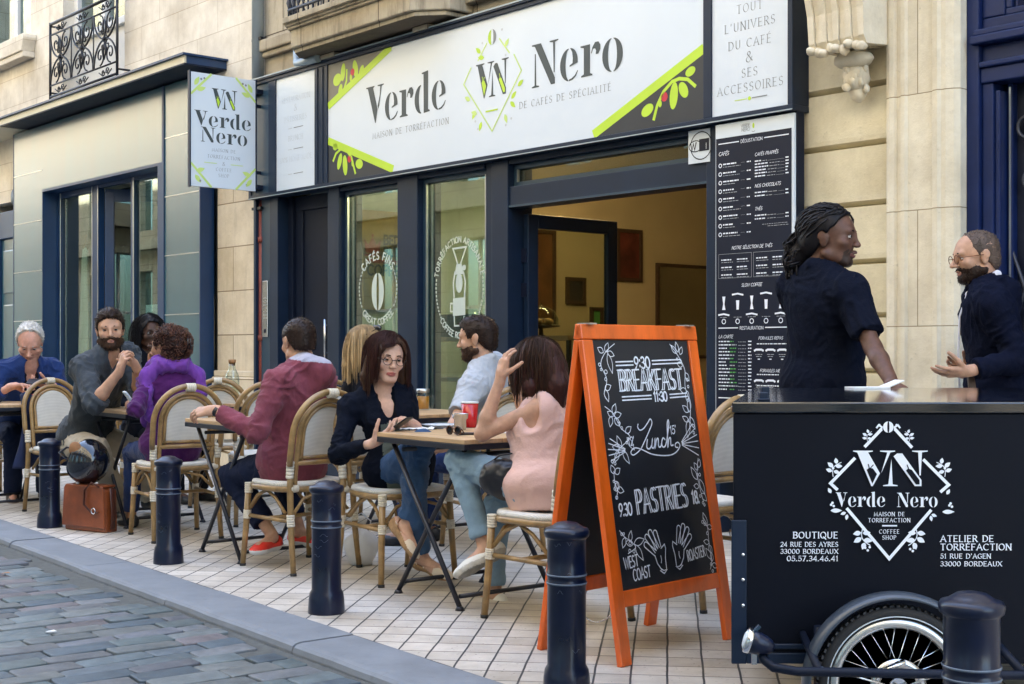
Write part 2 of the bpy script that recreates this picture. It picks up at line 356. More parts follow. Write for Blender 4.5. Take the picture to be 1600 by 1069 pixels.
# ================================================================ materials of the place
mat('navy', (.007, .017, .040), .42, var=.15, bump=.05, bs=200, spec=.3)
mat('navy_dark', (.005, .009, .022), .5, var=.2, spec=.2)
mat('navy_panel', (.018, .045, .075), .42, var=.15, vs=2, bump=.04, bs=150)
mat('shop_blue', (.008, .085, .12), .34, metal=.0, spec=.6, coat=1., var=.14, vs=1.2, bump=.05, bs=25, stretch=(2, 2, .25))
_p = MATS['shop_blue'].node_tree.nodes['Principled BSDF']; _p.inputs['Coat IOR'].default_value = 2.0; _p.inputs['Coat Roughness'].default_value = .22
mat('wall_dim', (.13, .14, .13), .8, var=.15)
mat('shop_edge', (.008, .035, .10), .4, var=.12)
mat('door_blue', (.006, .016, .075), .4, var=.2, spec=.3, bump=.08, bs=90)
mat('canopy_cream', (.52, .49, .38), .45, var=.08)
mat('silver', (.62, .64, .64), .3, metal=.9, var=.08)
mat('steel', (.55, .56, .58), .25, metal=1, var=.1)
mat('sign_white', (.63, .70, .77), .35, var=.03, vs=1, coat=.15)
mat('ink', (.045, .06, .065), .5, var=.1)
mat('ink_grey', (.22, .24, .25), .5, var=.1)
mat('ink_pale', (.5, .54, .57), .5, var=.1)
mat('lime', (.47, .68, .035), .45, var=.06)
mat('lime_pale', (.55, .72, .2), .45, var=.06)
mat('corner_black', (.018, .022, .030), .4, var=.1)
mat('corner_grey', (.17, .16, .125), .45, var=.1)
mat('red_dot', (.55, .02, .04), .5)
mat('white_ink', (.80, .84, .92), .5, var=.03)
mat('chalk', (.72, .76, .82), .8, var=.15, vs=60)
mat('menu_black', (.007, .010, .024), .45, var=.1, spec=.25)
mat('iron', (.012, .013, .018), .45, metal=.3, var=.2, bump=.1, bs=120)
mat('iron_worn', (.05, .055, .075), .5, metal=.4, var=.3, bump=.2, bs=90)
mat('zinc', (.32, .38, .42), .45, metal=.35, var=.15, vs=3, stretch=(1, 1, .3))
mat('rust_pipe', (.18, .035, .022), .6, var=.4, vs=8)
mat('white_paint', (.7, .7, .68), .5, var=.06)
mat('wall_ochre', (.42, .36, .22), .8, var=.06, vs=1.5)
mat('wall_pale', (.55, .6, .52), .8, var=.06, vs=1.5)
mat('floor_wood', (.2, .13, .08), .5, var=.2, stretch=(1, 8, 1))
mat('wood_dark', (.05, .028, .016), .5, var=.3, vs=6, stretch=(1, 1, .15))
mat('wood_shelf', (.36, .22, .11), .5, var=.25, vs=5, stretch=(.2, 1, 1))
mat('burlap', (.42, .30, .13), .9, var=.18, vs=6, bump=.6, bs=260, dirt=.3)
mat('print_red', (.32, .06, .04), .8, var=.3, vs=40)
mat('print_black', (.04, .04, .035), .8, var=.3, vs=40)
mat('cloth_white', (.72, .70, .66), .9, var=.1, bump=.2, bs=40)
mat('cloth_rose', (.55, .36, .36), .9, var=.1, bump=.2, bs=40)
mat('cloth_beige', (.45, .36, .26), .9, var=.15, bump=.2, bs=40)
mat('cloth_red', (.3, .06, .06), .9, var=.2)
mat('frosted', (.50, .58, .54), .7, var=.05)
mat('poster_red', (.10, .022, .015), .5, var=.7, vs=3)
mat('poster_brown', (.12, .055, .02), .5, var=.6, vs=3)
mat('mirror', (.35, .33, .27), .05, metal=1., var=.05)
mat('blackboard', (.015, .017, .02), .6, var=.2)
glass('pane', (.74, .86, .82), 0, .55); glass('pane_dark', (.5, .6, .62), 0, .45); glass('pane_door', (.8, .82, .74), 0, .12)

def stone(name, c1, c2, joint, bw=.75, bh=.34, mortar=.006, grime=.45, gz=0., flat=False, seed=0.):
    m = bpy.data.materials.new(name); m.use_nodes = True; t = m.node_tree; L = t.links.new; p = t.nodes['Principled BSDF']
    tc = nd(t, 'ShaderNodeTexCoord'); sp = nd(t, 'ShaderNodeSeparateXYZ'); L(tc.outputs['Object'], sp.inputs[0])
    ad = nd(t, 'ShaderNodeMath', operation='ADD'); L(sp.outputs[0], ad.inputs[0]); L(sp.outputs[1], ad.inputs[1])
    cb = nd(t, 'ShaderNodeCombineXYZ'); L(ad.outputs[0], cb.inputs[0]); L(sp.outputs[2], cb.inputs[1]); cb.inputs[2].default_value = seed
    br = nd(t, 'ShaderNodeTexBrick', offset=.5, i_Scale=1., i_Mortar_Size=mortar, i_Mortar_Smooth=.2, i_Bias=-.2, i_Brick_Width=bw, i_Row_Height=bh)
    br.inputs['Color1'].default_value = (*c1, 1); br.inputs['Color2'].default_value = (*c2, 1); br.inputs['Mortar'].default_value = (*joint, 1)
    if flat: br.inputs['Mortar'].default_value = (*c1, 1)
    L(cb.outputs[0], br.inputs['Vector'])
    n1 = nd(t, 'ShaderNodeTexNoise', i_Scale=2.2, i_Detail=9, i_Roughness=.68); L(tc.outputs['Object'], n1.inputs['Vector'])
    r1 = nd(t, 'ShaderNodeValToRGB'); r1.color_ramp.elements[0].position = .25; r1.color_ramp.elements[1].position = .75
    r1.color_ramp.elements[0].color = (.70, .66, .59, 1); r1.color_ramp.elements[1].color = (1.15, 1.15, 1.12, 1); L(n1.outputs['Fac'], r1.inputs[0])
    mx = nd(t, 'ShaderNodeMix', data_type='RGBA', blend_type='MULTIPLY'); mx.inputs[0].default_value = 1; L(br.outputs['Color'], mx.inputs[6]); L(r1.outputs[0], mx.inputs[7])
    mp = nd(t, 'ShaderNodeMapping'); mp.inputs['Scale'].default_value = (6, 6, .7); L(tc.outputs['Object'], mp.inputs[0])
    n2 = nd(t, 'ShaderNodeTexNoise', i_Scale=1.4, i_Detail=8, i_Roughness=.75); L(mp.outputs[0], n2.inputs['Vector'])
    r2 = nd(t, 'ShaderNodeValToRGB'); r2.color_ramp.elements[0].position = .5; r2.color_ramp.elements[1].position = .74
    r2.color_ramp.elements[0].color = (0, 0, 0, 1); r2.color_ramp.elements[1].color = (grime,)*3+(1,); L(n2.outputs['Fac'], r2.inputs[0])
    m2 = nd(t, 'ShaderNodeMix', data_type='RGBA'); L(r2.outputs[0], m2.inputs[0]); L(mx.outputs[2], m2.inputs[6]); m2.inputs[7].default_value = (.055, .047, .038, 1)
    n4 = nd(t, 'ShaderNodeTexNoise', i_Scale=38., i_Detail=6, i_Roughness=.7); L(tc.outputs['Object'], n4.inputs['Vector'])
    r4 = nd(t, 'ShaderNodeValToRGB'); r4.color_ramp.elements[0].position = .62; r4.color_ramp.elements[1].position = .72
    r4.color_ramp.elements[0].color = (0, 0, 0, 1); r4.color_ramp.elements[1].color = (.45, .45, .45, 1); L(n4.outputs['Fac'], r4.inputs[0])
    m3 = nd(t, 'ShaderNodeMix', data_type='RGBA'); L(r4.outputs[0], m3.inputs[0]); L(m2.outputs[2], m3.inputs[6]); m3.inputs[7].default_value = (*[x*.45 for x in c2], 1)
    L(m3.outputs[2], p.inputs['Base Color']); p.inputs['Roughness'].default_value = .9; p.inputs['Specular IOR Level'].default_value = .2
    hm = nd(t, 'ShaderNodeMath', operation='MULTIPLY_ADD'); L(br.outputs['Fac'], hm.inputs[0]); hm.inputs[1].default_value = -0. if flat else -1.2; L(n4.outputs['Fac'], hm.inputs[2])
    b = nd(t, 'ShaderNodeBump', i_Strength=.55, i_Distance=.006); L(hm.outputs[0], b.inputs['Height']); L(b.outputs[0], p.inputs['Normal'])
    MATS[name] = m
stone('stone_left', (.76, .71, .63), (.68, .63, .55), (.52, .45, .36), .82, .35, .004, .12)
stone('stone_pier', (.64, .56, .44), (.56, .47, .34), (.28, .22, .15), .9, .42, .006, .25, seed=3)
stone('stone_right', (.76, .70, .54), (.68, .61, .44), (.3, .22, .1), 5, .33, .0, .10, flat=True, seed=5)
stone('stone_pilaster', (.76, .71, .59), (.70, .64, .52), (.34, .28, .18), 3, .62, .003, .10, seed=8)
stone('stone_old', (.50, .45, .36), (.42, .37, .29), (.12, .1, .08), 1.1, .4, .006, .85, seed=11)
stone('stone_far', (.48, .43, .34), (.42, .37, .28), (.25, .2, .14), .8, .36, .008, .35, seed=14)

# ================================================================ ground
mat('earth', (.1, .1, .1), .9)
g = MB(); g.add([(-90, -60, 0), (90, -60, 0), (90, 120, 0), (-90, 120, 0)], [(0, 1, 2, 3)])
go = g.build('ground', 'earth', kind='structure'); go.location = (0, 0, -.075)
# pavement of square pale tiles: the laying runs at its own angle
def tiles():
    m = bpy.data.materials.new('paving'); m.use_nodes = True; t = m.node_tree; L = t.links.new; p = t.nodes['Principled BSDF']
    M = lambda op, a, b=None, c=None: _m(t, L, op, a, b, c)
    tc = nd(t, 'ShaderNodeTexCoord'); sp = nd(t, 'ShaderNodeSeparateXYZ'); L(tc.outputs['Object'], sp.inputs[0])
    wob = nd(t, 'ShaderNodeTexNoise', i_Scale=3., i_Detail=3); L(tc.outputs['Object'], wob.inputs['Vector'])
    wv = M('MULTIPLY', M('SUBTRACT', wob.outputs['Fac'], .5), .09)
    ux = M('ADD', M('DIVIDE', sp.outputs[0], .124), wv); uy = M('ADD', M('DIVIDE', sp.outputs[1], .137), wv)
    fx, fy = M('FRACT', ux), M('FRACT', uy)
    # distance to the joints
    jx = M('LESS_THAN', M('ABSOLUTE', M('SUBTRACT', fx, .5)), .469)   # 1 inside the tile
    jy = M('LESS_THAN', M('ABSOLUTE', M('SUBTRACT', fy, .5)), .474)
    cb = nd(t, 'ShaderNodeCombineXYZ'); L(M('FLOOR', ux), cb.inputs[0]); L(M('FLOOR', uy), cb.inputs[1])
    wn = nd(t, 'ShaderNodeTexWhiteNoise', noise_dimensions='2D'); L(cb.outputs[0], wn.inputs['Vector'])
    cr = nd(t, 'ShaderNodeValToRGB'); e = cr.color_ramp.elements; e[0].color = (.50, .455, .395, 1); e[1].color = (.66, .615, .55, 1); L(wn.outputs['Value'], cr.inputs[0])
    n = nd(t, 'ShaderNodeTexNoise', i_Scale=1.7, i_Detail=9, i_Roughness=.7); L(tc.outputs['Object'], n.inputs['Vector'])
    r = nd(t, 'ShaderNodeValToRGB'); r.color_ramp.elements[0].position = .3; r.color_ramp.elements[1].position = .7
    r.color_ramp.elements[0].color = (.58, .55, .50, 1); r.color_ramp.elements[1].color = (1.1, 1.1, 1.1, 1); L(n.outputs['Fac'], r.inputs[0])
    mx = nd(t, 'ShaderNodeMix', data_type='RGBA', blend_type='MULTIPLY'); mx.inputs[0].default_value = 1; L(cr.outputs[0], mx.inputs[6]); L(r.outputs[0], mx.inputs[7])
    n5 = nd(t, 'ShaderNodeTexNoise', i_Scale=55, i_Detail=3); L(tc.outputs['Object'], n5.inputs['Vector'])
    sp5 = M('MULTIPLY', M('GREATER_THAN', n5.outputs['Fac'], .675), .6)
    m0 = nd(t, 'ShaderNodeMix', data_type='RGBA'); L(sp5, m0.inputs[0]); L(mx.outputs[2], m0.inputs[6]); m0.inputs[7].default_value = (.12, .1, .085, 1)
    m1 = nd(t, 'ShaderNodeMix', data_type='RGBA'); L(jy, m1.inputs[0]); m1.inputs[6].default_value = (.13, .12, .105, 1); L(m0.outputs[2], m1.inputs[7])
    m2 = nd(t, 'ShaderNodeMix', data_type='RGBA'); L(jx, m2.inputs[0]); m2.inputs[6].default_value = (.05, .05, .052, 1); L(m1.outputs[2], m2.inputs[7])
    L(m2.outputs[2], p.inputs['Base Color']); p.inputs['Roughness'].default_value = .62; p.inputs['Specular IOR Level'].default_value = .4
    h = M('ADD', M('MULTIPLY', jx, 1.), M('ADD', M('MULTIPLY', jy, .5), M('MULTIPLY', n5.outputs['Fac'], .25)))
    b = nd(t, 'ShaderNodeBump', i_Strength=.6, i_Distance=.003); L(h, b.inputs['Height']); L(b.outputs[0], p.inputs['Normal'])
    MATS['paving'] = m
def _m(t, L, op, a, b=None, c=None):
    n = nd(t, 'ShaderNodeMath', operation=op)
    for i, x in enumerate((a, b, c)):
        if x is None: continue
        if hasattr(x, 'is_linked'): L(x, n.inputs[i])
        else: n.inputs[i].default_value = x
    return n.outputs[0]
tiles()
KM = Matrix(((KR.x, KN.x, 0, -.0256), (KR.y, KN.y, 0, 4.474), (0, 0, 1, 0), (0, 0, 0, 1)))   # kerb frame
TM = Matrix.Translation((-.3436, 5.66, 0)) @ Matrix.Rotation(-math.atan2(.116, .993), 4, 'Z')
q = [TM.inverted() @ (KM @ Vector(p)) for p in ((-26, .002, 0), (14, .002, 0), (14, 9, 0), (-26, 9, 0))]
b = MB(); b.add(q, [(0, 1, 2, 3)]); pav = b.build('pavement', 'paving', kind='structure'); pav.matrix_world = TM
# kerb of long grey stones with a worn edge
mat('kerbstone', (.175, .192, .215), .75, var=.16, vs=5, bump=.5, bs=160, dirt=.35, detail=8)
b = MB(); x = -26.; random.seed(3)
while x < 12:
    l = random.uniform(.9, 1.25); dz = random.uniform(-.003, .002); dy = random.uniform(-.006, .004); n = 8
    pr = [(.0, .001), (-.225, .001), (-.245, -.003), (-.258, -.012), (-.264, -.03), (-.266, -.075), (0, -.075)]
    vs = []; fs = []
    for i in range(n+1):
        xx = x+.004+(l-.008)*i/n; w = .004*noise.noise((xx*5, 2.2, 0))
        vs += [KM @ Vector((xx, py+(dy+w if py < -.01 else 0), pz+(dz if pz > -.07 else 0)+(.003*noise.noise((xx*4, py*9, 5)) if pz > -.07 else 0))) for py, pz in pr]
    k = len(pr)
    for i in range(n): fs += [(i*k+j, i*k+(j+1) % k, (i+1)*k+(j+1) % k, (i+1)*k+j) for j in range(k)]
    fs += [tuple(range(k)), tuple(n*k+j for j in range(k))]; b.add(vs, fs); x += l
b.build('kerb', 'kerbstone', kind='structure')
# road of big old setts, laid in rows across the street
def setts():
    m = bpy.data.materials.new('sett'); m.use_nodes = True; t = m.node_tree; L = t.links.new; p = t.nodes['Principled BSDF']
    at = nd(t, 'ShaderNodeVertexColor'); at.layer_name = 'tone'; tc = nd(t, 'ShaderNodeTexCoord')
    n = nd(t, 'ShaderNodeTexNoise', i_Scale=14, i_Detail=8, i_Roughness=.7); L(tc.outputs['Object'], n.inputs['Vector'])
    r = nd(t, 'ShaderNodeValToRGB'); r.color_ramp.elements[0].position = .3; r.color_ramp.elements[1].position = .75; r.color_ramp.elements[0].color = (.6, .6, .6, 1); r.color_ramp.elements[1].color = (1.25, 1.25, 1.25, 1); L(n.outputs['Fac'], r.inputs[0])
    mx = nd(t, 'ShaderNodeMix', data_type='RGBA', blend_type='MULTIPLY'); mx.inputs[0].default_value = 1; L(at.outputs[0], mx.inputs[6]); L(r.outputs[0], mx.inputs[7]); L(mx.outputs[2], p.inputs['Base Color'])
    p.inputs['Roughness'].default_value = .55; p.inputs['Specular IOR Level'].default_value = .5
    n2 = nd(t, 'ShaderNodeTexNoise', i_Scale=70, i_Detail=6, i_Roughness=.7); L(tc.outputs['Object'], n2.inputs['Vector'])
    b = nd(t, 'ShaderNodeBump', i_Strength=.5, i_Distance=.004); L(n2.outputs['Fac'], b.inputs['Height']); L(b.outputs[0], p.inputs['Normal'])
    MATS['sett'] = m
setts(); mat('joint_sand', (.085, .09, .085), .95, var=.3, vs=30, bump=.5, bs=200)
g = MB(); g.add([KM @ Vector(p) for p in ((-26, -.25, 0), (14, -.25, 0), (14, -5.6, 0), (-26, -5.6, 0))], [(0, 1, 2, 3)])
rb = g.build('road_ground', 'joint_sand', kind='structure'); rb.location = (0, 0, -.039)
b = MB(); random.seed(11); tone = []; PAL = [(.11, .14, .15), (.095, .125, .14), (.085, .11, .13), (.125, .145, .15), (.11, .12, .14), (.135, .15, .15), (.07, .10, .125), (.135, .122, .13), (.10, .135, .142), (.12, .13, .14)]
x = -16.
while x < 4:
    rh = random.uniform(.108, .128); y = -.275-random.uniform(0, .2); first = True
    while y > -3.6:
        l = random.uniform(.20, .29) if not first else random.uniform(.09, .25); first = False
        cx, cy = x+rh/2, y-l/2; hx, hy = rh/2-.0022, l/2-.0022; z = -.03+random.uniform(-.004, .004); rr = random.uniform(.006, .017)
        tx, ty = random.uniform(-.03, .03), random.uniform(-.02, .02); out = []
        for (sx, sy, a0) in ((1, 1, 0), (-1, 1, 90), (-1, -1, 180), (1, -1, 270)):
            for k in range(3):
                a = math.radians(a0+45*k); out.append((cx+sx*(hx-rr)+rr*math.cos(a)+random.uniform(-.003, .003), cy+sy*(hy-rr)+rr*math.sin(a)+random.uniform(-.003, .003)))
        N = len(out); lev = []
        for sc, dz in ((1., -.03), (.998, -.005), (.985, -.0012), (.95, .0)):
            lev.append([KM @ Vector((cx+(ox-cx)*sc, cy+(oy-cy)*sc, z+dz+tx*(ox-cx)+ty*(oy-cy))) for ox, oy in out])
        vs = [v for q in lev for v in q]; fs = []
        for i in range(3): fs += [(i*N+k, i*N+(k+1) % N, (i+1)*N+(k+1) % N, (i+1)*N+k) for k in range(N)]
        fs.append(tuple(3*N+k for k in range(N))); b.add(vs, fs, 0, True)
        c = random.choice(PAL); f = random.uniform(.75, 1.2); tone += [(c[0]*f, c[1]*f, c[2]*f, 1)]*len(fs); y -= l
    x += rh
ro = b.build('road', 'sett', kind='structure'); ca = ro.data.color_attributes.new('tone', 'FLOAT_COLOR', 'CORNER')
arr = np.array([c for p, c in zip(ro.data.polygons, tone) for _ in range(p.loop_total)], dtype=np.float32); ca.data.foreach_set('color', arr.ravel())
# scraps lying about
mat('leaf_dry', (.35, .16, .05), .8, var=.3); mat('paper_scrap', (.7, .7, .66), .8)
for k, (px, py, mm, nm, lb) in enumerate(((342, 905, 'leaf_dry', 'dry_leaf', 'small dry tan leaf on the setts near the kerb'), (9, 899, 'leaf_dry', 'dry_leaf', 'small orange leaf on the setts at the picture edge'), (80, 991, 'paper_scrap', 'paper_scrap', 'white paper scrap on the dark setts below the kerb'), (892, 1066, 'leaf_dry', 'dry_leaf', 'dry leaf by the foot of the bollard before the chalkboard'))):
    d = 1.14*2100/(py-548); X = (px-800)/2100*d; b = MB(); b.add([(-.022, -.012, 0), (0, -.018, .004), (.024, 0, .002), (.006, .016, .005), (-.016, .012, .001)], [(0, 1, 2, 3, 4)])
    o = b.build(nm, mm); o.location = (X, d, -.02 if px < 800 else .004); o['label'] = lb; o['category'] = 'leaf' if 'leaf' in nm else 'paper'
# ================================================================ houses across the street, only seen as reflections and as the light they throw
ob = fthing('stone_house', 'long stone house front across the street, mirrored in the shop windows', 'building', 0, -8.4, 0)
b = MB(); wn = MB(); fr = MB()
for k in range(-19, 8):
    s = k*2.6
    for z0, z1 in ((0, 3.1), (4.1, 6.3), (7.2, 9.2)):
        b.box(s-1.3, s-.55, -8.9, -8.4, z0, z1); b.box(s+.55, s+1.3, -8.9, -8.4, z0, z1); wn.box(s-.55, s+.55, -8.8, -8.75, z0, z1)
        fr.box(s-.03, s+.03, -8.75, -8.70, z0, z1); fr.box(s-.55, s+.55, -8.75, -8.71, z0+(z1-z0)*.6, z0+(z1-z0)*.6+.06)
b.box(-50.7, 19.5, -8.9, -8.4, 3.1, 4.1); b.box(-50.7, 19.5, -8.9, -8.4, 6.3, 7.2); b.box(-50.7, 19.5, -8.9, -8.4, 9.2, 12.4); b.box(-50.7, 19.5, -8.4, -8.2, 3.6, 3.85); b.box(-50.7, 19.5, -8.4, -8.15, 12.0, 12.45)
b.build('wall', 'stone_far', ob); wn.build('window', 'pane_dark', ob); fr.build('window_frame', 'white_paint', ob)
# ================================================================ the stone house of the blue shop
ls = fthing('stone_house', 'pale limestone house above the blue shop, with an iron railed window', 'building', -9, .145, 0)
b = MB(); Y0, Y1 = .145, .6
b.box(-55, -5.42, Y0, Y1, 3.0, 4.1); b.box(-55, -10.0, Y0, Y1, 4.1, 4.965); b.box(-55, -12.5, Y0, Y1, 4.965, 7.0); b.box(-10.985, -10.0, Y0, Y1, 4.965, 7.0)
b.box(-8.35, -5.42, Y0, Y1, 4.1, 7.0); b.box(-55, -5.42, Y0, Y1, 7.0, 11); b.box(-55, -12.3, Y0, Y1, 0, 3.0)
b.build('wall', 'stone_left', ls)
b = MB(); b.box(-6.30, -5.34, Y0+.002, Y1, 0, 3.0); b.build('pier', 'stone_pier', ls)
b = MB(); b.box(-6.33, -5.46, Y0-.05, Y0, 0, .86); b.box(-6.32, -5.47, Y0-.035, Y0, .86, .92); b.build('pier_base', 'stone_pier', ls, bevel=.012)
b = MB(); b.prism([(-12.8, 4.77), (-10.87, 4.77), (-10.84, 4.85), (-10.80, 4.93), (-10.80, 4.975), (-12.8, 4.975)], -.02, Y0, 0); b.box(-12.75, -10.85, .0, Y0, 4.70, 4.77); b.build('window_sill', 'stone_left', ls, bevel=.01)
w = MB(); w.box(-11.09, -10.99, .26, .34, 4.965, 7); w.box(-12.5, -11.09, .26, .34, 4.965, 5.05); w.box(-11.8, -11.72, .26, .33, 5.05, 7); wf = w.build('window', 'white_paint', ls, bevel=.005)
w = MB(); w.box(-12.5, -11.0, .30, .305, 5.0, 7); w.build('pane', 'pane_dark', wf); w = MB(); w.box(-12.5, -10.99, .58, .6, 4.9, 7); w.build('curtain', 'cloth_white', wf)
w = MB(); w.box(-10.0, -8.35, .32, .36, 4.1, 4.75); w.box(-10.0, -9.9, .28, .36, 4.75, 7); w.box(-8.45, -8.35, .28, .36, 4.75, 7); w.box(-9.22, -9.14, .27, .36, 4.75, 7); w.box(-10.0, -8.35, .27, .36, 4.75, 4.83); wf = w.build('window', 'white_paint', ls, bevel=.005)
w = MB(); w.box(-9.9, -8.45, .33, .335, 4.83, 7); w.build('pane', 'pane_dark', wf)
# wrought iron railing in front of that window
rl = fthing('window_railing', 'black wrought iron scroll railing in front of the upper window', 'railing', -9.1, .03, 4.05)
b = MB(); s0, s1, z0, z1, yr = -10.02, -8.22, 4.08, 4.93, .0
for z, r in ((z0, .014), (z0+.13, .010), (z1-.13, .010), (z1, .018)): b.tube([(s0, yr, z), (s1, yr, z)], r, 6)
for s in (s0, s1): b.tube([(s, yr, z0-.05), (s, yr, z1+.02)], .016, 6)
for s in (s0, s1): b.tube([(s, yr, z1-.02), (s, .16, z1-.02)], .012, 6); b.tube([(s, yr, z0+.05), (s, .16, z0+.05)], .012, 6)
b.build('bar', 'iron', rl)
def spiral(c, r0, turns, a0, sgn, n=22): return [(c[0]+r0*(1-.85*i/n)*math.cos(a0+sgn*turns*2*PI*i/n), yr, c[1]+r0*(1-.85*i/n)*math.sin(a0+sgn*turns*2*PI*i/n)) for i in range(n+1)]
b = MB(); za, zb = z0+.13, z1-.13; zm = (za+zb)/2
for k in range(3):
    cx = s0+.3+k*.6
    for sx in (-1, 1):
        for sz in (-1, 1):
            b.tube([(cx+sx*.29*math.sin(t), yr, zm+sz*(zb-za)/2*(1-math.cos(t))/1.0*.99) for t in [PI/2*i/8 for i in range(9)]], .011, 5)
            b.tube(spiral((cx+sx*.13, zm+sz*.17), .105, 1.3, PI*.5*sz, sx*sz), .009, 5)
            b.tube(spiral((cx+sx*.06, zm+sz*.075), .06, 1.1, -PI*.5*sz, -sx*sz), .009, 5)
            b.tube([(cx, yr, zm+sz*.02), (cx+sx*.04, yr-.01, zm+sz*.12), (cx+sx*.015, yr-.015, zm+sz*.24)], [.006, .016, .003], 5)
    b.tube([(cx-.3, yr, za), (cx-.3, yr, zb)], .008, 5); b.ball((cx, yr-.01, zm), .024, 6)
    for zz in (z0+.065, z1-.065):
        for sx in (-1, 1):
            b.tube(spiral((cx+sx*.05, zz), .042, 1.2, 0, sx), .007, 5); b.tube([(cx+sx*.06, yr, zz-.04), (cx+sx*.16, yr, zz+.01)], .007, 5)
b.build('scrollwork', 'iron', rl)
# ================================================================ the blue shop
sh = fthing('blue_shop', 'teal blue metal shop front with overhanging canopy and clothes behind its windows', 'shop', -8.7, 0, 0)
b = MB(); b.box(-11.15, -10.262, .0, .145, 0, 3.78); b.box(-7.15, -6.39, .0, .145, 0, 3.78); b.box(-10.262, -7.15, .0, .1, 3.02, 3.78); b.build('cladding', 'shop_blue', sh)
for z in (3.25, 2.66, 2.065, 1.47, .88, .3):
    for s0, s1 in ((-7.115, -6.40), (-11.145, -10.275)): b = MB(); b.box(s0, s1, -.004, .0, z-.005, z+.005); b.build('joint_strip', 'silver', sh)
for q_ in ((-6.39, -6.372, -.003, .145), (-7.16, -7.12, -.012, .0), (-11.17, -11.15, -.003, .145)): b = MB(); b.box(*q_, 0, 3.78); b.build('edge_trim', 'shop_edge', sh)
b = MB(); b.box(-10.262, -10.25, -.002, .3, 0, 3.02); b.box(-7.27, -7.16, -.004, .3, 0, 3.02); b.box(-10.25, -7.27, -.002, .3, 2.99, 3.02); b.box(-10.25, -7.27, -.001, .3, 0, .5); b.build('window_reveal', 'shop_edge', sh)
b = MB()
for s0, s1 in ((-10.25, -10.18), (-9.29, -9.12), (-8.30, -8.22), (-7.42, -7.27)): b.box(s0, s1, .19, .26, .5, 2.99)
b.box(-10.18, -9.29, .19, .25, 2.92, 2.99); b.box(-9.12, -8.30, .19, .25, 2.95, 2.99); b.box(-8.22, -7.42, .19, .25, 2.95, 2.99); b.box(-10.18, -7.42, .19, .25, .5, .58); wf = b.build('window_frame', 'shop_edge', sh, bevel=.004)
b = MB()
for s in (-10.185, -9.285, -9.13, -8.225): b.box(s-.008, s+.008, .183, .19, .5, 2.98)
b.build('bead', 'silver', wf)
b = MB(); b.box(-10.18, -9.29, .22, .226, .58, 2.92); b.build('pane', 'pane', wf); b = MB(); b.box(-8.22, -7.42, .22, .226, .58, 2.95); b.build('pane', 'pane', wf)
# door leaf standing open inwards
dl = MB(); c0 = Vector((-9.1, .26, 0)); dv = Vector((math.cos(math.radians(55)), math.sin(math.radians(55)), 0))*.8
for t0, t1, z0, z1 in ((0, .13, .05, 2.94), (.87, 1, .05, 2.94), (.13, .87, .05, .5), (.13, .87, 2.8, 2.94)):
    dl.bar(c0+dv*t0+Vector((0, 0, (z0+z1)/2)), c0+dv*t1+Vector((0, 0, (z0+z1)/2)), .05, z1-z0)
dm = dl.build('door', 'shop_edge', sh, bevel=.004); dl = MB(); dl.bar(c0+dv*.13+Vector((0, 0, 1.65)), c0+dv*.87+Vector((0, 0, 1.65)), .006, 2.3); dl.build('pane', 'pane_dark', dm)
b = MB(); b.box(-10.8, -6.12, -.3, .145, 3.80, 3.815, 1); b.box(-10.8, -6.12, -.3, -.28, 3.815, 3.885, 0); b.box(-6.14, -6.12, -.28, .145, 3.815, 3.885, 2); b.box(-10.8, -10.78, -.28, .145, 3.815, 3.885, 2); b.box(-10.83, -6.09, -.33, .145, 3.886, 3.905, 2); b.box(-14, -10.84, -.3, .145, 3.80, 3.885, 0); b.box(-14, -10.84, -.33, .145, 3.886, 3.905, 2)
b.build('canopy', ['canopy_cream', 'navy_dark', 'shop_edge'], sh)
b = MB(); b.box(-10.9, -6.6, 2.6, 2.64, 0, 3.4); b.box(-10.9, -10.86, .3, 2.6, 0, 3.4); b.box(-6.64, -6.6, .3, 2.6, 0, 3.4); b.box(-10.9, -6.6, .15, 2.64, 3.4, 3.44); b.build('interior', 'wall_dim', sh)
b = MB(); b.box(-10.9, -6.6, .15, 2.64, -.02, .02); b.build('shop_floor', 'floor_wood', sh)
def drape(nm, s0, s1, y, z0, z1, m, lab, taper=.7, seed=0):
    n, k = 26, 12; b = MB(); vs = []
    for j in range(k+1):
        f = j/k; w = taper+(1-taper)*f; sc = (s0+s1)/2
        for i in range(n+1):
            u = i/n; x = sc+(u-.5)*(s1-s0)*w; vs.append((x, y+.035*math.sin(u*22+seed+.6*f)*(.4+f)+.03*noise.noise((x*4, f*2, seed)), z1-(z1-z0)*f+.03*math.sin(u*PI)*(1-f)))
    fs = [(j*(n+1)+i, j*(n+1)+i+1, (j+1)*(n+1)+i+1, (j+1)*(n+1)+i) for j in range(k) for i in range(n)]
    t = fthing(nm, lab, 'clothing', (s0+s1)/2, y, z0); b.add(vs, fs, 0, True); o = b.build('cloth', m, t); sm = o.modifiers.new('thickness', 'SOLIDIFY'); sm.thickness = .006
    h = MB(); sc = (s0+s1)/2; h.tube([(sc-.18*taper, y, z1+.0), (sc, y, z1+.09), (sc+.18*taper, y, z1)], .006, 5); h.tube([(sc, y, z1+.09), (sc, y, z1+.15), (sc+.03, y, z1+.18), (sc+.05, y, z1+.15)], .004, 5); h.build('hanger', 'wood_shelf', t)
    return t
drape('hanging_garment', -10.1, -9.72, .38, .5, 2.3, 'cloth_white', 'long white garment hanging behind the first pane of the blue shop', .35, 1)
drape('hanging_garment', -9.74, -9.45, .42, .5, 2.25, 'cloth_white', 'off white blouse hanging beside the long white garment', .6, 2)
drape('hanging_garment', -9.52, -9.32, .62, .6, 2.15, 'cloth_rose', 'dusty pink scarf hanging behind the first pane of the blue shop', .7, 3)
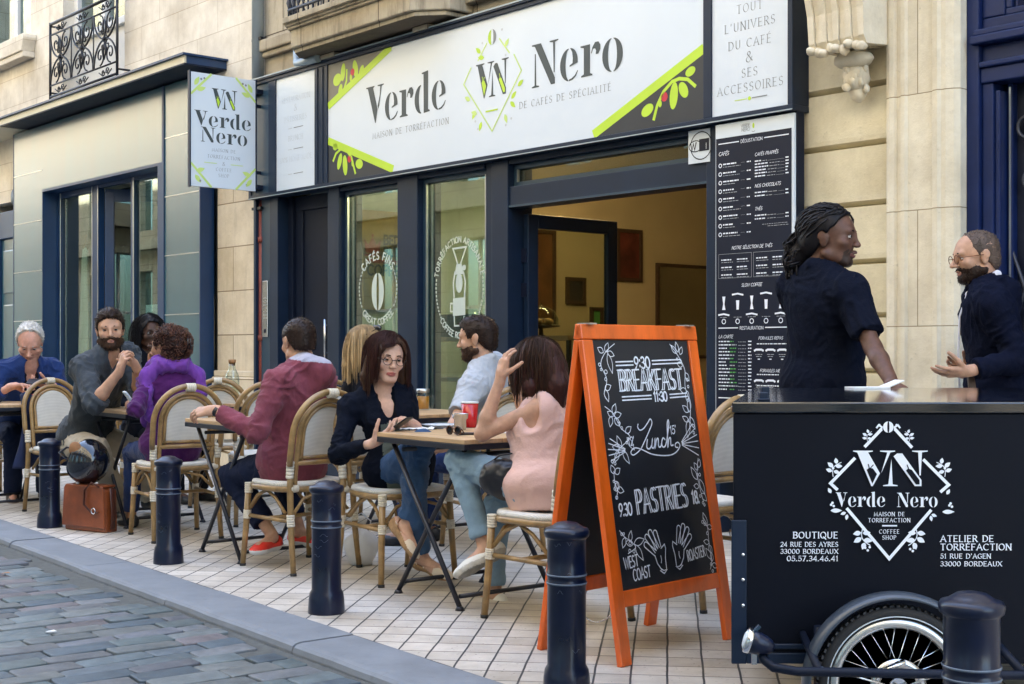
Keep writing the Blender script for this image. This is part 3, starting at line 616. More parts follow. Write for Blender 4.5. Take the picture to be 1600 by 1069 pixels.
drape('hanging_garment', -8.75, -8.45, 1.3, .9, 1.75, 'cloth_beige', 'beige knit hanging in the open doorway of the blue shop', .6, 4)
drape('hanging_garment', -8.15, -7.75, .6, .8, 1.85, 'cloth_beige', 'tan striped knit hanging behind the pane next to the blue pillar', .6, 5)
drape('hanging_garment', -8.95, -8.82, 1.2, 1.1, 1.8, 'cloth_red', 'narrow dark red scarf on a hook in the blue shop doorway', .8, 6)
n = fthing('shop_notice', 'white paper notice stuck behind the pane of the blue shop', 'notice', -7.9, .26, 1.25); b = MB(); b.box(-8.05, -7.78, .245, .25, 1.22, 1.6); nn = b.build('sheet', 'sign_white', n)
D = Decal((-8.05, .244, 1.22), (1, 0, 0), (0, 0, 1)); [D.stroke([(.05, .3-.045*i), (.05+.17-.05*(i % 3 == 2), .3-.045*i)], .008) for i in range(6)]; D.build('print', 'ink_grey', nn, normals=False)
# blue door at the far end of that house
dr = fthing('house_door', 'tall dark blue panelled door beyond the blue shop', 'door', -11.7, .2, 0)
b = MB(); b.box(-12.3, -11.17, .18, .24, 2.55, 2.9); b.box(-12.3, -12.15, .18, .24, 0, 2.55); b.box(-11.32, -11.17, .18, .24, 0, 2.55); b.build('door_frame', 'shop_edge', dr, bevel=.01)
b = MB(); b.box(-12.15, -11.32, .22, .28, 0, 2.55)
for z0, z1 in ((.15, .8), (.95, 1.7), (1.85, 2.4)): b.box(-12.05, -11.42, .2, .22, z0, z1)
b.build('leaf', 'shop_blue', dr, bevel=.012)
nb = fthing('number_plate', 'small round blue house number plate at the left edge', 'sign', -11.28, .14, 2.95); b = MB(); b.lathe([(.0, 0), (.09, 0), (.1, -.006), (.1, -.012), (0, -.016)], 20, M=Matrix.Translation((-11.5, .14, 3.05)) @ Matrix.Rotation(PI/2, 4, 'X').inverted()); b.build('plate', 'navy', nb)
# downpipe between the houses
dp = fthing('drainpipe', 'pale zinc rainwater pipe with rusty red lower length between the two houses', 'pipe', -5.42, .08, 0)
b = MB(); b.tube([(-5.42, .075, 3.56), (-5.42, .075, 9)], .055, 14); b.build('pipe', 'zinc', dp)
b = MB(); b.tube([(-5.385, .10, 0), (-5.385, .10, 2.5)], .032, 12); 
for z in (.35, 1.2, 2.1): b.tube([(-5.385, .10, z), (-5.385, .10, z+.05)], .042, 12)
b.build('lower_pipe', 'rust_pipe', dp)
b = MB(); [b.box(-5.49, -5.33, .05, .145, z, z+.025) for z in (3.95, 2.4)]; b.build('bracket', 'iron', dp)
# ================================================================ the cafe's house
cw = fthing('stone_house', 'old stone house of the cafe with a stained balcony and rusticated yellow pier', 'building', -2, .145, 0)
b = MB(); b.box(-5.42, 1.24, .145, .6, 3.575, 11); b.build('wall', 'stone_old', cw)
b = MB(); b.box(-5.40, -4.3, .06, .145, 3.84, 3.95); b.box(-5.40, -4.3, .09, .145, 3.79, 3.84); b.box(-2.9, .7, .06, .145, 3.70, 3.82); b.build('string_course', 'stone_old', cw, bevel=.015)
# rusticated pier: blocks with open joints
b = MB(); joints = [.0, .33, .66, .99, 1.30, 1.60, 1.925, 2.26, 2.585, 2.92, 3.25, 3.58]
for z0, z1 in zip(joints[:-1], joints[1:]):
    yb = .145
    b.add([(.60, yb, z0+.024), (1.235, yb, z0+.024), (1.235, yb, z1-.012), (.60, yb, z1-.012), (.60, .2, z0), (1.235, .2, z0), (1.235, .2, z1), (.60, .2, z1), (.60, yb+.03, z0+.012), (1.235, yb+.03, z0+.012)],
          [(0, 1, 2, 3), (3, 2, 6, 7), (8, 9, 1, 0), (4, 5, 9, 8)])
b.box(.55, 1.235, .2, .6, 0, 3.58); b.build('rusticated_pier', 'stone_right', cw)
# projecting pilaster with vertical mouldings
b = MB(); prof = [(1.235, .2), (1.235, .075), (1.262, .06), (1.29, .06), (1.30, .075), (1.325, .075), (1.335, .055), (1.36, .055), (1.37, .07), (1.52, .07), (1.53, .05), (1.56, .045), (1.575, .06), (1.60, .06), (1.64, .075), (1.664, .10), (1.664, .6), (1.235, .6)]
b.prism(prof, 0, 11, ax='z'); b.build('pilaster', 'stone_pilaster', cw)
b = MB(); b.box(1.664, 12, .12, .6, 3.4, 11); b.box(3.6, 12, .12, .6, 0, 3.4); b.build('side_wall', 'stone_pilaster', cw)
# carved console under the next balcony
cn = MB(); ys = [(3.7, .0), (3.3, -.30), (3.02, -.26), (2.86, -.20), (2.76, -.17)]
for k in range(9):
    s0 = .885+k*.04; off = .012 if k % 2 else 0
    cn.prism([(.145, 2.78+.01*(k % 2)), (-.12+off, 2.76), (-.15+off, 2.80), (-.16+off, 2.95), (-.2+off, 3.1), (-.24+off, 3.4), (-.26+off, 3.9), (.145, 3.9)], s0, s0+.04-.003)
cn.v = [(t, y, z) for (y, t, z) in cn.v]
for k in range(9): cn.ball((.895+k*.041, -.14+.02*(k % 2), 2.765-.012*(k % 3)), (.026, .035, .024+.006*(k % 2)), 7)
cn.ball((1.055, .03, 2.715), (.12, .09, .05), 8); cn.ball((1.06, .05, 2.62), (.072, .075, .085), 9); cn.ball((1.06, .065, 2.545), (.05, .05, .06), 8)
for k in range(12): cn.ball((1.06+.062*math.cos(k*1.9), .05-.06*abs(math.sin(k*1.9)), 2.55+.011*k), (.018, .018, .026), 6)
cn.v = [(x+.006*noise.noise((x*40, y*40, z*40)), y+.008*noise.noise((x*40, y*40, z*40+7)), z+.006*noise.noise((x*40+3, y*40, z*40))) for x, y, z in cn.v]
cn.build('console', 'stone_pilaster', cw)
# balcony
bp = lambda e: [(-4.5-e, .145), (-4.5-e, -.12), (-4.28, -.33-e), (-2.62, -.33-e), (-2.34+e, -.08), (-2.34+e, .145)]
b = MB(); b.prism(bp(-.09), 3.60, 3.64, ax='z'); b.prism(bp(-.05), 3.64, 3.79, ax='z'); b.prism(bp(-.02), 3.79, 3.81, ax='z'); b.prism(bp(.0), 3.81, 3.83, ax='z'); b.prism(bp(.035), 3.83, 3.875, ax='z'); b.build('balcony_slab', 'stone_old', cw, bevel=.012)
b = MB(); b.box(-4.2, -3.98, -.05, .145, 3.56, 3.6); b.box(-2.9, -2.7, -.05, .145, 3.56, 3.6); b.build('corbel', 'stone_old', cw, bevel=.01)
br = fthing('balcony_railing', 'black iron balustrade of turned bars on the stained balcony', 'railing', -3, -.4, 3.93)
P = [Vector((a, y, 0)) for a, y in bp(-.03)][0:6]; b = MB()
for z in (3.95, 4.88): b = MB(); b.tube([p+Vector((0, 0, z)) for p in P], .014, 6); b.build('rail', 'iron_worn', br)
b = MB()
for i in range(5):
    n = max(1, int((P[i+1]-P[i]).length/.075))
    for k in range(n):
        p = P[i].lerp(P[i+1], k/n); b.lathe([(.008, 3.875), (.008, 3.97), (.02, 4.01), (.008, 4.06), (.008, 4.25), (.018, 4.35), (.01, 4.45), (.008, 4.88)], 6, M=Matrix.Translation((p.x, p.y, 0)))
b.build('baluster', 'iron_worn', br)
pw = fthing('drain_spout', 'short bent zinc drain pipe under the balcony', 'pipe', -4.6, .0, 3.6); b = MB(); b.tube([(-4.66, .02, 3.78), (-4.66, .02, 3.64), (-4.6, -.02, 3.60), (-4.2, -.06, 3.575)], .035, 10); b.build('pipe', 'zinc', pw)
# tall blue house door behind the pilaster
hd = fthing('house_door', 'tall navy blue double door with black iron grille beside the pilaster', 'door', 2.3, .2, 0)
b = MB(); b.box(1.664, 1.735, .155, .5, 0, 3.4); b.box(1.735, 1.80, .185, .5, 0, 2.5); b.box(1.80, 1.83, .20, .5, 0, 2.46); b.box(1.735, 3.6, .17, .5, 2.50, 2.58); b.box(1.735, 3.6, .15, .5, 2.58, 2.61); b.box(1.735, 3.6, .19, .5, 2.61, 2.70); b.box(1.70, 3.6, .12, .5, 2.70, 2.745); b.box(1.71, 3.6, .14, .5, 2.745, 2.78); b.box(1.735, 3.6, .19, .5, 2.78, 2.84); b.box(1.735, 1.86, .19, .5, 2.84, 3.4); b.build('door_frame', 'door_blue', hd, bevel=.008)
b = MB(); b.box(1.86, 3.6, .2, .24, 2.84, 2.875); b.box(1.86, 1.895, .2, .24, 2.875, 3.4); b.box(1.9, 1.915, .22, .26, 2.875, 3.4); b.build('transom_frame', 'door_blue', hd, bevel=.006)
b = MB(); b.box(1.83, 3.4, .27, .34, 0, .75); b.box(1.83, 1.86, .27, .34, .75, 2.5); b.build('leaf', 'door_blue', hd, bevel=.008)
b = MB(); b.box(1.86, 3.4, .32, .33, .75, 2.5); b.build('backing', 'menu_black', hd)
b = MB(); yr = .285
def spy(c, r0, turns, a0, sgn): return [(c[0]+r0*(1-.85*i/22)*math.cos(a0+sgn*turns*2*PI*i/22), yr, c[1]+r0*(1-.85*i/22)*math.sin(a0+sgn*turns*2*PI*i/22)) for i in range(23)]
for cx in (2.06, 2.62, 3.18):
    b.tube([(cx, yr, .75), (cx, yr, 2.4)], .009, 6)
    for sx in (-1, 1):
        b.tube(spy((cx+sx*.12, 2.28), .12, 1.2, PI/2, sx), .010, 6); b.tube(spy((cx+sx*.10, 1.98), .10, 1.2, -PI/2, -sx), .010, 6)
        b.tube([(cx+sx*.27*t, yr, 1.05+.75*t) for t in (0, .5, 1)], .009, 6); b.tube([(cx+sx*.27*(1-t), yr, 1.05+.75*t) for t in (0, .5, 1)], .009, 6)
        b.tube([(cx, yr-.01, 2.3), (cx+sx*.05, yr-.01, 2.38), (cx+sx*.09, yr-.01, 2.36)], [.006, .012, .003], 5)
    b.ball((cx, yr, 2.42), .022, 6); b.box(cx-.06, cx+.06, yr-.012, yr+.012, 2.255, 2.275); b.box(cx-.05, cx+.05, yr-.012, yr+.012, 1.40, 1.42)
b.build('grille', 'iron_worn', hd)
b = MB(); b.box(1.845, 1.853, .262, .27, .8, 2.48); b.build('bead', 'silver', hd)
# ================================================================ the cafe's shop front
cf = fthing('cafe_shopfront', 'navy cafe shop front with a wide white and green illustrated fascia sign', 'shop front', -2.3, .1, 0)
b = MB()
b.box(-5.44, .665, -.035, .145, 3.545, 3.572); b.box(-5.44, .665, -.02, .145, 3.515, 3.545); b.box(-5.44, .672, -.012, .145, 2.487, 2.523)
for s0, s1 in ((-5.44, -5.40), (-5.09, -4.968), (-4.335, -4.140), (.002, .066), (.636, .671)): b.box(s0, s1, -.012, .145, 2.523, 3.515)
for s in (-4.29, -4.21): b.box(s, s+.012, -.02, -.012, 2.53, 3.51)
b.box(-5.40, .64, .03, .145, 2.523, 3.515)
fas = b.build('fascia', 'navy', cf, bevel=.003)
b = MB(); b.box(-5.44, .672, -.04, -.036, 3.560, 3.571); b.build('fascia_bead', 'zinc', fas); b = MB(); b.box(-5.44, .672, -.018, -.013, 2.489, 2.496); b.build('fascia_bead', 'zinc', fas)
b = MB(); b.box(-5.40, -5.09, .0, .03, 2.523, 3.515); b.build('side_panel', 'navy_panel', fas)
for z in (3.42, 2.56): b = MB(); b.box(-5.40, -5.2, -.06, .0, z, z+.04); b.build('sign_bracket', 'navy_dark', fas)
EX, EZ = (1, 0, 0), (0, 0, 1)
def panel(s0, s1): 
    b = MB(); b.box(s0, s1, .0, .03, 2.523, 3.515); return b.build('sign_panel', 'sign_white', cf)
p1, p2, p3 = panel(-4.968, -4.335), panel(-4.14, .002), panel(.066, .636)
# main sign
IM = ['ink', 'lime', 'corner_black', 'corner_grey', 'red_dot', 'ink_grey', 'lime_pale', 'ink_pale']
D = Decal((0, 0, 0), EX, EZ)
x0, x1, z0, z1 = -4.139, .001, 2.524, 3.514
D.under = True; D.poly([(x0, 3.18), (-3.22, z1), (x0, z1)], 3); D.poly([(x0, 2.86), (x0, z0), (-3.24, z0)], 2); D.poly([(-.93, z0), (x1, z0), (x1, 2.93)], 2); D.poly([(-.3, z1), (x1, z1), (x1, 3.3)], 2); D.under = False
bw = .062
D.stroke([(x0, 3.165), (-3.24, z1)], bw, 1, cap=False); D.stroke([(x0, 2.877), (-3.21, z0+.02)], bw, 1, cap=False); D.stroke([(-.96, z0+.02), (x1, 2.955)], bw, 1, cap=False); D.stroke([(-.33, z1), (x1, 3.325)], bw, 1, cap=False)
def spray(stem, leaves, berry):
    D.stroke(stem, .022, 1)
    for x, z, rx, rz, ro in leaves: D.ell(x, z, rx, rz, ro, 1, 18)
    D.ell(berry[0], berry[1], .028, .03, 0, 4)
spray([(-3.965, 3.25), (-3.90, 3.28), (-3.865, 3.34), (-3.86, 3.43)], [(-4.0, 3.37, .062, .05, .3), (-3.915, 3.42, .033, .075, -.15), (-3.955, 3.285, .045, .026, 1.1), (-3.735, 3.42, .036, .075, .25), (-3.65, 3.385, .03, .055, -.5), (-3.80, 3.355, .016, .03, 0)], (-3.775, 3.40))
spray([(-4.06, 2.70), (-4.02, 2.755), (-3.95, 2.785), (-3.87, 2.77), (-3.79, 2.70), (-3.735, 2.565)], [(-4.03, 2.815, .036, .03, 0), (-3.965, 2.685, .030, .07, -.35), (-3.885, 2.645, .034, .085, .1), (-3.68, 2.635, .052, .04, -.25), (-3.775, 2.65, .016, .026, 0)], (-3.82, 2.69))
spray([(-.415, 2.575), (-.385, 2.66), (-.33, 2.74), (-.26, 2.79), (-.20, 2.80), (-.13, 2.785), (-.07, 2.735)], [(-.47, 2.64, .055, .036, .45), (-.245, 2.70, .034, .085, -.1), (-.165, 2.725, .034, .055, .5), (-.108, 2.83, .042, .028, .35), (-.36, 2.665, .014, .022, 0)], (-.325, 2.705))
fat_text(D, 'Verde', -3.575, 2.94, .300, 0, .05, sx=1.02); fat_text(D, 'Nero', -1.57, 2.94, .300, 0, .055, sx=1.05)
D.text('MAISON DE TORRÉFACTION', -3.49, 2.815, .046, .11, 5, .38, 'l', True, .3, sx=1.0); D.text('DE CAFÉS DE SPÉCIALITÉ', -1.70, 2.815, .046, .11, 5, .38, 'l', True, .3, sx=.99)
monogram(D, -2.01, 2.945, .255, 0, 1)
lw = .011
D.stroke([(-2.24, 3.19), (-2.325, 3.08), (-2.0, 2.695), (-1.68, 3.085), (-1.76, 3.21)], lw, 6); D.stroke([(-2.16, 3.23), (-2.06, 3.34)], lw, 6); D.stroke([(-1.92, 3.35), (-1.81, 3.23)], lw, 6); D.stroke([(-2.07, 2.845), (-1.94, 2.845)], .012, 1)
D.poly(crescent(-2.0, 3.375, (.046, .056), (.006, .052), 95, 265, dx=-.008), 1); D.poly(crescent(-2.0, 3.375, (.046, .056), (.006, .052), -85, 85, dx=.008), 5)
for k, (lx, lz, a) in enumerate(((-2.25, 2.95, 150), (-2.19, 2.87, 240), (-2.12, 2.78, 250), (-2.17, 2.84, 160), (-1.72, 2.98, 30), (-1.8, 2.88, -40), (-1.86, 2.8, -70), (-1.79, 2.9, 40), (-2.13, 3.28, 140), (-1.86, 3.28, 50), (-2.09, 3.24, 170))): D.leaf(lx, lz, .072, .034, math.radians(a), 1 if k % 3 else 6)
for lx, lz in ((-2.16, 2.73), (-2.19, 2.79), (-1.85, 2.72), (-1.79, 2.76), (-2.11, 3.35), (-1.89, 3.41), (-1.85, 3.22)): D.ell(lx, lz, .009, m=7)
D.build('lettering', IM, p2, normals=False)
# left and right white panels
D = Decal((0, 0, 0), EX, EZ); cx = -4.65
for t, z, h in (('RESTAURATION', 3.29, .044), ('&', 3.20, .06), ('PÂTISSERIES', 3.115, .044), ('BRUNCH', 2.945, .044), ('100% HOME MADE', 2.765, .044)): D.text(t, cx, z, h, .09, 7, .24, 'c', True, .35)
for z in (3.055, 2.87, 2.655): D.stroke([(cx-.03, z), (cx+.12, z)], .006, 5); D.stroke([(cx-.12, z), (cx-.06, z)], .005, 7)
D.build('lettering', IM, p1, normals=False)
D = Decal((0, 0, 0), EX, EZ); cx = .352
for t, z in (('TOUT', 3.115), ("L'UNIVERS", 3.012), ('DU CAFÉ', 2.905), ('SES', 2.73), ('ACCESSOIRES', 2.645)): D.text(t, cx, z, .05, .1, 5, .33, 'c', True, .3)
D.text('&', cx, 2.815, .062, .1, 5, .2, 'c', True, .3); D.stroke([(cx+.02, 2.60), (cx+.13, 2.60)], .006, 5); D.stroke([(cx-.11, 2.60), (cx-.02, 2.60)], .006, 6); D.ell(cx, 2.60, .012, m=1)
D.build('lettering', IM, p3, normals=False)
# posts and beams below
b = MB()
for s0, s1, y0 in ((-5.44, -5.40, .04), (-5.19, -5.05, .06), (-4.24, -4.07, .06), (-3.24, -2.98, .06), (-2.18, -2.08, .09), (-2.08, -1.90, .06), (-.035, .075, .06)): b.box(s0, s1, y0, .3, 0, 2.487)
b.box(-4.07, -2.18, .07, .3, 2.45, 2.487); b.box(-1.90, -.035, .07, .3, 2.45, 2.487); b.box(-1.90, -.035, .075, .25, 2.14, 2.29); b.box(-4.07, -2.08, .07, .3, 0, .52); b.build('post', 'navy', cf, bevel=.005)
b = MB(); b.box(-1.90, -.035, .07, .075, 2.14, 2.155); b.build('drip_edge', 'navy_panel', cf)
b = MB(); b.box(-5.40, -5.19, .08, .3, 0, 2.487); sp_ = b.build('side_panel', 'navy_panel', cf)
b = MB(); b.box(-5.33, -5.235, .066, .08, 1.235, 1.745); ip = b.build('door_panel', 'steel', cf, bevel=.003)
b = MB(); b.ball((-5.28, .066, 1.29), (.014, .008, .022), 8); b.build('lock', 'menu_black', ip)
b = MB(); [b.box(-5.30, -5.255, .064, .066, 1.4+.03*i, 1.412+.03*i) for i in range(7)]; b.build('button', 'silver', ip)
b = MB(); b.box(-5.05, -4.24, .22, .27, 0, 2.487); b.box(-4.33, -4.24, .16, .22, 0, 2.487); b.box(-5.05, -4.98, .17, .22, 0, 2.487); b.box(-4.98, -4.33, .20, .22, 2.36, 2.487); b.box(-4.98, -4.86, .205, .22, 0, 2.36); b.box(-4.42, -4.345, .205, .22, 0, 2.36); dm = b.build('door', 'navy_dark', cf, bevel=.004)
b = MB(); b.tube([(-4.40, .14, 1.04), (-4.40, .14, 1.38)], .013, 10); b.tube([(-4.40, .2, 1.09), (-4.40, .14, 1.09)], .009, 8); b.tube([(-4.40, .2, 1.33), (-4.40, .14, 1.33)], .009, 8); b.build('handle', 'steel', dm)
def window(s0, s1, z0, z1):
    b = MB(); f = .035
    b.box(s0, s0+f, .12, .2, z0, z1); b.box(s1-f, s1, .12, .2, z0, z1); b.box(s0+f, s1-f, .12, .2, z1-f, z1); b.box(s0+f, s1-f, .12, .2, z0, z0+f)
    w = b.build('window', 'navy_panel', cf, bevel=.003)
    b = MB(); b.box(s0+f, s0+f+.009, .118, .135, z0+f, z1-f); b.box(s1-f-.009, s1-f, .118, .135, z0+f, z1-f); b.build('bead', 'silver', w)
    b = MB(); b.box(s0+f, s1-f, .15, .156, z0+f, z1-f); b.build('pane', 'pane' if s1-s0 < 1.2 else 'pane_door', w); return w
w1, w2 = window(-4.07, -3.24, .52, 2.45), window(-2.98, -2.18, .52, 2.45); w3 = window(-1.90, -.035, 2.29, 2.45)
def ring_text(D, t, cx, cy, rx, ry, h, mid, m, up=True):
    n = len(t); adv = [(GL[ACC.get(c, (c,))[0]][0]+.22)*h for c in t]; tot = sum(adv); r = (rx+ry)/2; a = math.radians(mid)+(tot/2/r if up else -tot/2/r)
    for c, w_ in zip(t, adv):
        a += (-w_/2/r if up else w_/2/r); x, y = cx+rx*math.cos(a), cy+ry*math.sin(a)
        nx, ny = math.cos(a)/rx, math.sin(a)/ry; ro = math.atan2(ny, nx)+(-PI/2 if up else PI/2)
        gx = GL[ACC.get(c, (c,))[0]][0]*h/2
        D.text(c, x-gx*math.cos(ro), y-gx*math.sin(ro), h, .2, m, 0, 'l', rot=ro); a += (-w_/2/r if up else w_/2/r)
def dashes(D, cx, cy, rx, ry, a0, a1, n, m):
    for i in range(n):
        p = [math.radians(a0+(a1-a0)*(i+f)/n) for f in (0, .3, .6)]; D.stroke([(cx+rx*math.cos(a), cy+ry*math.sin(a)) for a in p], .012, m, cap=False)
# decals on the panes
D = Decal((0, .149, 0), EX, EZ); cx, cz = -3.63, 1.615
ring_text(D, 'CAFÉS FINS', cx, cz, .245, .245, .060, 90, 0); ring_text(D, 'GREAT COFFEE', cx, cz, .295, .295, .050, 270, 0, False); dashes(D, cx, cz, .265, .27, 42, -35, 11, 0); dashes(D, cx, cz, .265, .27, 138, 215, 11, 0)
D.poly(crescent(cx, cz-.02, (.085, .155), (.01, .145), 97, 263, dx=-.006), 0); D.poly(crescent(cx, cz-.02, (.085, .155), (.01, .145), -83, 83, dx=.006), 0)
D.build('decal', 'frosted', w1, normals=False)
D = Decal((0, .149, 0), EX, EZ); cx, cz = -2.565, 1.59
ring_text(D, 'TORRÉFACTION ARTISANALE', cx, cz, .27, .345, .043, 90, 0); ring_text(D, 'COFFEE ROASTER', cx, cz, .305, .385, .044, 262, 0, False); dashes(D, cx, cz, .285, .36, 12, -40, 11, 0); dashes(D, cx, cz, .285, .36, 168, 222, 11, 0)
D.stroke([(cx-.075, cz+.30), (cx+.085, cz+.305), (cx+.012, cz+.17), (cx-.012, cz+.17), (cx-.075, cz+.30)], .014, 0); D.poly([(cx-.03, cz+.18), (cx+.03, cz+.18), (cx+.055, cz+.10), (cx-.055, cz+.10)], 0); D.ell(cx+.06, cz+.15, .022, m=0)
D.stroke([(cx-.05, cz+.12), (cx-.07, cz+.04), (cx-.06, cz-.07)], .016, 0); D.stroke([(cx+.05, cz+.12), (cx+.075, cz+.04), (cx+.065, cz-.07)], .016, 0); D.ell(cx, cz+.035, .042, .075, m=0)
D.poly([(cx-.075, cz-.08), (cx+.075, cz-.075), (cx+.075, cz-.21), (cx-.075, cz-.215)], 0); D.stroke([(cx-.08, cz-.12), (cx-.105, cz-.12), (cx-.105, cz-.18), (cx-.08, cz-.18)], .012, 0); D.stroke([(cx-.06, cz-.22), (cx-.055, cz-.29), (cx+.04, cz-.29), (cx+.06, cz-.22)], .013, 0)
D.build('decal', 'frosted', w2, normals=False)
# glass door standing open into the room
b = MB(); s = -1.86; fw_ = .09
b.box(s-.025, s+.025, .2, .2+.1, .02, 2.10); b.box(s-.025, s+.025, 1.02, 1.12, .02, 2.10); b.box(s-.025, s+.025, .3, 1.02, 2.0, 2.10); b.box(s-.025, s+.025, .3, 1.02, .02, .2); gd_ = b.build('glass_door', 'navy', cf, bevel=.004)
b = MB(); b.box(s-.004, s+.004, .3, 1.02, .2, 2.0); b.build('pane', 'pane_door', gd_)
b = MB(); [b.box(s-.04, s+.01, .19, .2, z, z+.1) for z in (1.75, 1.5, .3)]; b.build('hinge', 'menu_black', gd_)
# room inside
b = MB(); b.box(-4.24, -4.2, 2.0, 6.5, 0, 3.3); b.build('room_wall', 'wall_ochre', cf)
b = MB(); b.box(-4.24, -4.2, .3, 2.0, 0, 3.3); b.build('pale_room_wall', 'wall_pale', cf)
b = MB(); b.box(-4.2, 1.2, 6.46, 6.5, 0, 3.3); b.box(1.2, 1.24, .6, 6.5, 0, 3.3); b.box(-4.24, 1.24, .3, 6.5, 3.3, 3.34); b.build('room_shell', 'wall_ochre', cf)
b = MB(); b.box(-4.2, 1.2, .15, 6.46, -.02, .015); b.build('room_floor', 'floor_wood', cf)
# wifi sign on the beam
wf = fthing('wifi_sign', 'white wifi sticker hanging at the top corner of the cafe doorway', 'sign', -.1, .06, 2.3); b = MB(); b.box(-.175, .0, .055, .06, 2.27, 2.475); pl = b.build('plate', 'sign_white', wf)
D = Decal((0, .055, 0), EX, EZ); D.stroke(arc(-.07, 2.375, .085, .085, 0, 360, 28), .006, 0); D.ell(-.115, 2.375, .052, .034, 0, 1); D.stroke(arc(-.115, 2.375, .052, .034, 0, 360, 20), .006, 0); D.poly([(-.085, 2.34), (-.005, 2.34), (-.005, 2.415), (-.085, 2.415)], 0)
D.text('W', -.155, 2.352, .045, .2, 0, .1); D.text('I', -.103, 2.352, .034, .24, 0); D.text('F', -.07, 2.352, .045, .2, 1); D.text('I', -.03, 2.352, .034, .24, 1); D.build('lettering', ['menu_black', 'sign_white'], pl, normals=False)
# menu board
mb_ = fthing('menu_board', 'tall black printed menu board with white lettering beside the cafe doorway', 'menu board', .36, .0, .55)
b = MB(); b.box(.075, .671, .03, .1, .45, 2.487); b.build('backing', 'navy_dark', mb_); b = MB(); b.box(.082, .665, .012, .03, .62, 2.475); mp_ = b.build('panel', 'sign_white', mb_)
b = MB(); b.box(.088, .648, .009, .012, .63, 2.39); b.build('printed_area', 'menu_black', mp_)
D = Decal((0, .009, 0), EX, EZ); x0, x1 = .11, .63; xm = .36; random.seed(5)
def head(t, z):
    w_ = D.width(t, .019, .15); D.text(t, xm, z, .019, .12, 0, .15, 'c'); D.stroke([(x0, z+.011), (xm-w_/2-.015, z+.011)], .006, 0); D.stroke([(xm+w_/2+.015, z+.011), (x1, z+.011)], .006, 0)
def line(xa, xb, z, m=0, w=.0045):
    x = xa
    while x < xb-.004:
        l = min(random.uniform(.008, .03), xb-x); D.stroke([(x, z), (x+l, z)], w, m, cap=False); x += l+.005
def items(xa, xb, zs, price=True, lead=False):
    for z in zs:
        l = random.uniform(.3, .75)*(xb-xa); line(xa, xa+l*.55, z, 0, .007); line(xa+l*.55+.008, xa+l, z-.002, 1, .0035)
        if price: line(xb-.022, xb, z, 0, .007); D.stroke([(xa+l+.006, z-.004), (xb-.03, z-.004)], .0012, 1, cap=False)
def script(t, x, z, h=.03, al='l'): D.text(t, x, z, h*.72, .12, 0, .12, al, slant=.28)
head('DÉGUSTATION', 2.345); script('CAFÉS', x0, 2.285)
for i in range(9): z = 2.225-i*.052; D.stroke(arc(x0+.012, z, .011, .011, 0, 360, 12), .005, 0); line(x0+.034, x0+.034+random.uniform(.07, .12), z+.006, 0, .008); line(x0+.034, x0+.034+random.uniform(.08, .14), z-.011, 1, .0035); D.stroke([(x0+.17, z+.004), (x0+.2, z+.004)], .0012, 1); line(x0+.215, x0+.245, z+.004, 0, .007)
script('CAFÉS FRAPPÉS', .385, 2.255, .026); items(.385, x1, [2.225-.018*i for i in range(6)]); script('NOS CHOCOLATS', .385, 2.07, .026); items(.385, x1, [2.04, 2.02]); script('THÉS', .385, 1.935, .026); items(.385, x1, [1.905, 1.885]); line(.44, x1, 1.85, 1, .003); line(.48, x1, 1.838, 1, .003)
script('NOTRE SÉLECTION DE THÉS', xm, 1.715, .026, 'c')
for xa in (.11, .375): D.stroke([(xa, 1.69), (xa+.25, 1.69), (xa+.25, 1.545), (xa, 1.545), (xa, 1.69)], .0018, 1); [line(xa+.02+.12*(i % 2), xa+.1+.12*(i % 2), 1.655-.045*(i//2), 0, .007) for i in range(6)]; [line(xa+.02+.12*(i % 2), xa+.11+.12*(i % 2), 1.640-.045*(i//2), 1, .0035) for i in range(6)]
script('SLOW COFFEE', xm, 1.49, .026, 'c')
for i in range(5):
    x = .15+i*.106; D.poly([(x-.012, 1.435), (x+.012, 1.435), (x+.005, 1.39), (x+.013, 1.355), (x-.013, 1.355), (x-.005, 1.39)] if i % 2 == 0 else [(x-.012, 1.41), (x+.012, 1.41), (x+.009, 1.355), (x-.009, 1.355)], 2); D.stroke([(x-.04, 1.325+.12*(i % 2)), (x, 1.33+.12*(i % 2)), (x+.04, 1.322+.12*(i % 2))], .010, 2); D.stroke(arc(x, 1.285, .014, .014, 0, 360, 12), .005, 0); line(x-.03, x+.03, 1.31, 1, .003)
head('RESTAURATION', 1.235); script('LA CARTE', x0, 1.185, .026)
for i in range(15): z = 1.165-i*.0205; line(x0, x0+random.uniform(.06, .11), z, 0, .007); line(x0+.085, x0+random.uniform(.11, .15), z, 3 if i % 3 != 1 else 1, .007); line(x0+.15, x0+.21, z-.003, 1, .003); line(x0+.225, x0+.25, z, 0, .007)
script('FORMULES REPAS', .5, 1.175, .024, 'c'); script('FORMULES MIDI', .5, .985, .024, 'c')
for z, k in ((1.11, 3), (.93, 3), (.865, 2)):
    line(.4, .62, z+.04, 0, .006)
    for i in range(k): x = .415+i*.085; D.stroke([(x-.032, z), (x-.02, z+.006), (x+.02, z+.006), (x+.032, z)], .012, 2); line(x-.025, x+.025, z-.022, 1, .004); line(x-.02, x+.02, z-.034, 1, .004); line(x-.008, x+.008, z-.05, 0, .006)
head('PÂTISSERIES', .815); line(.25, .47, .798, 1, .003)
for i in range(6): x = .14+i*.088; line(x-.02, x+.02, .775, 0, .007); line(x-.008, x+.008, .757, 0, .005)
head('FRAICHEURS', .728); script('MILKSHAKES', x0, .70, .024); script('SMOOTHIES', .385, .70, .024); items(x0, .35, [.682-.0165*i for i in range(3)]); items(.385, x1, [.682-.0165*i for i in range(3)])
mat('menu_grey', (.35, .37, .4), .6); mat('menu_green', (.08, .32, .08), .6)
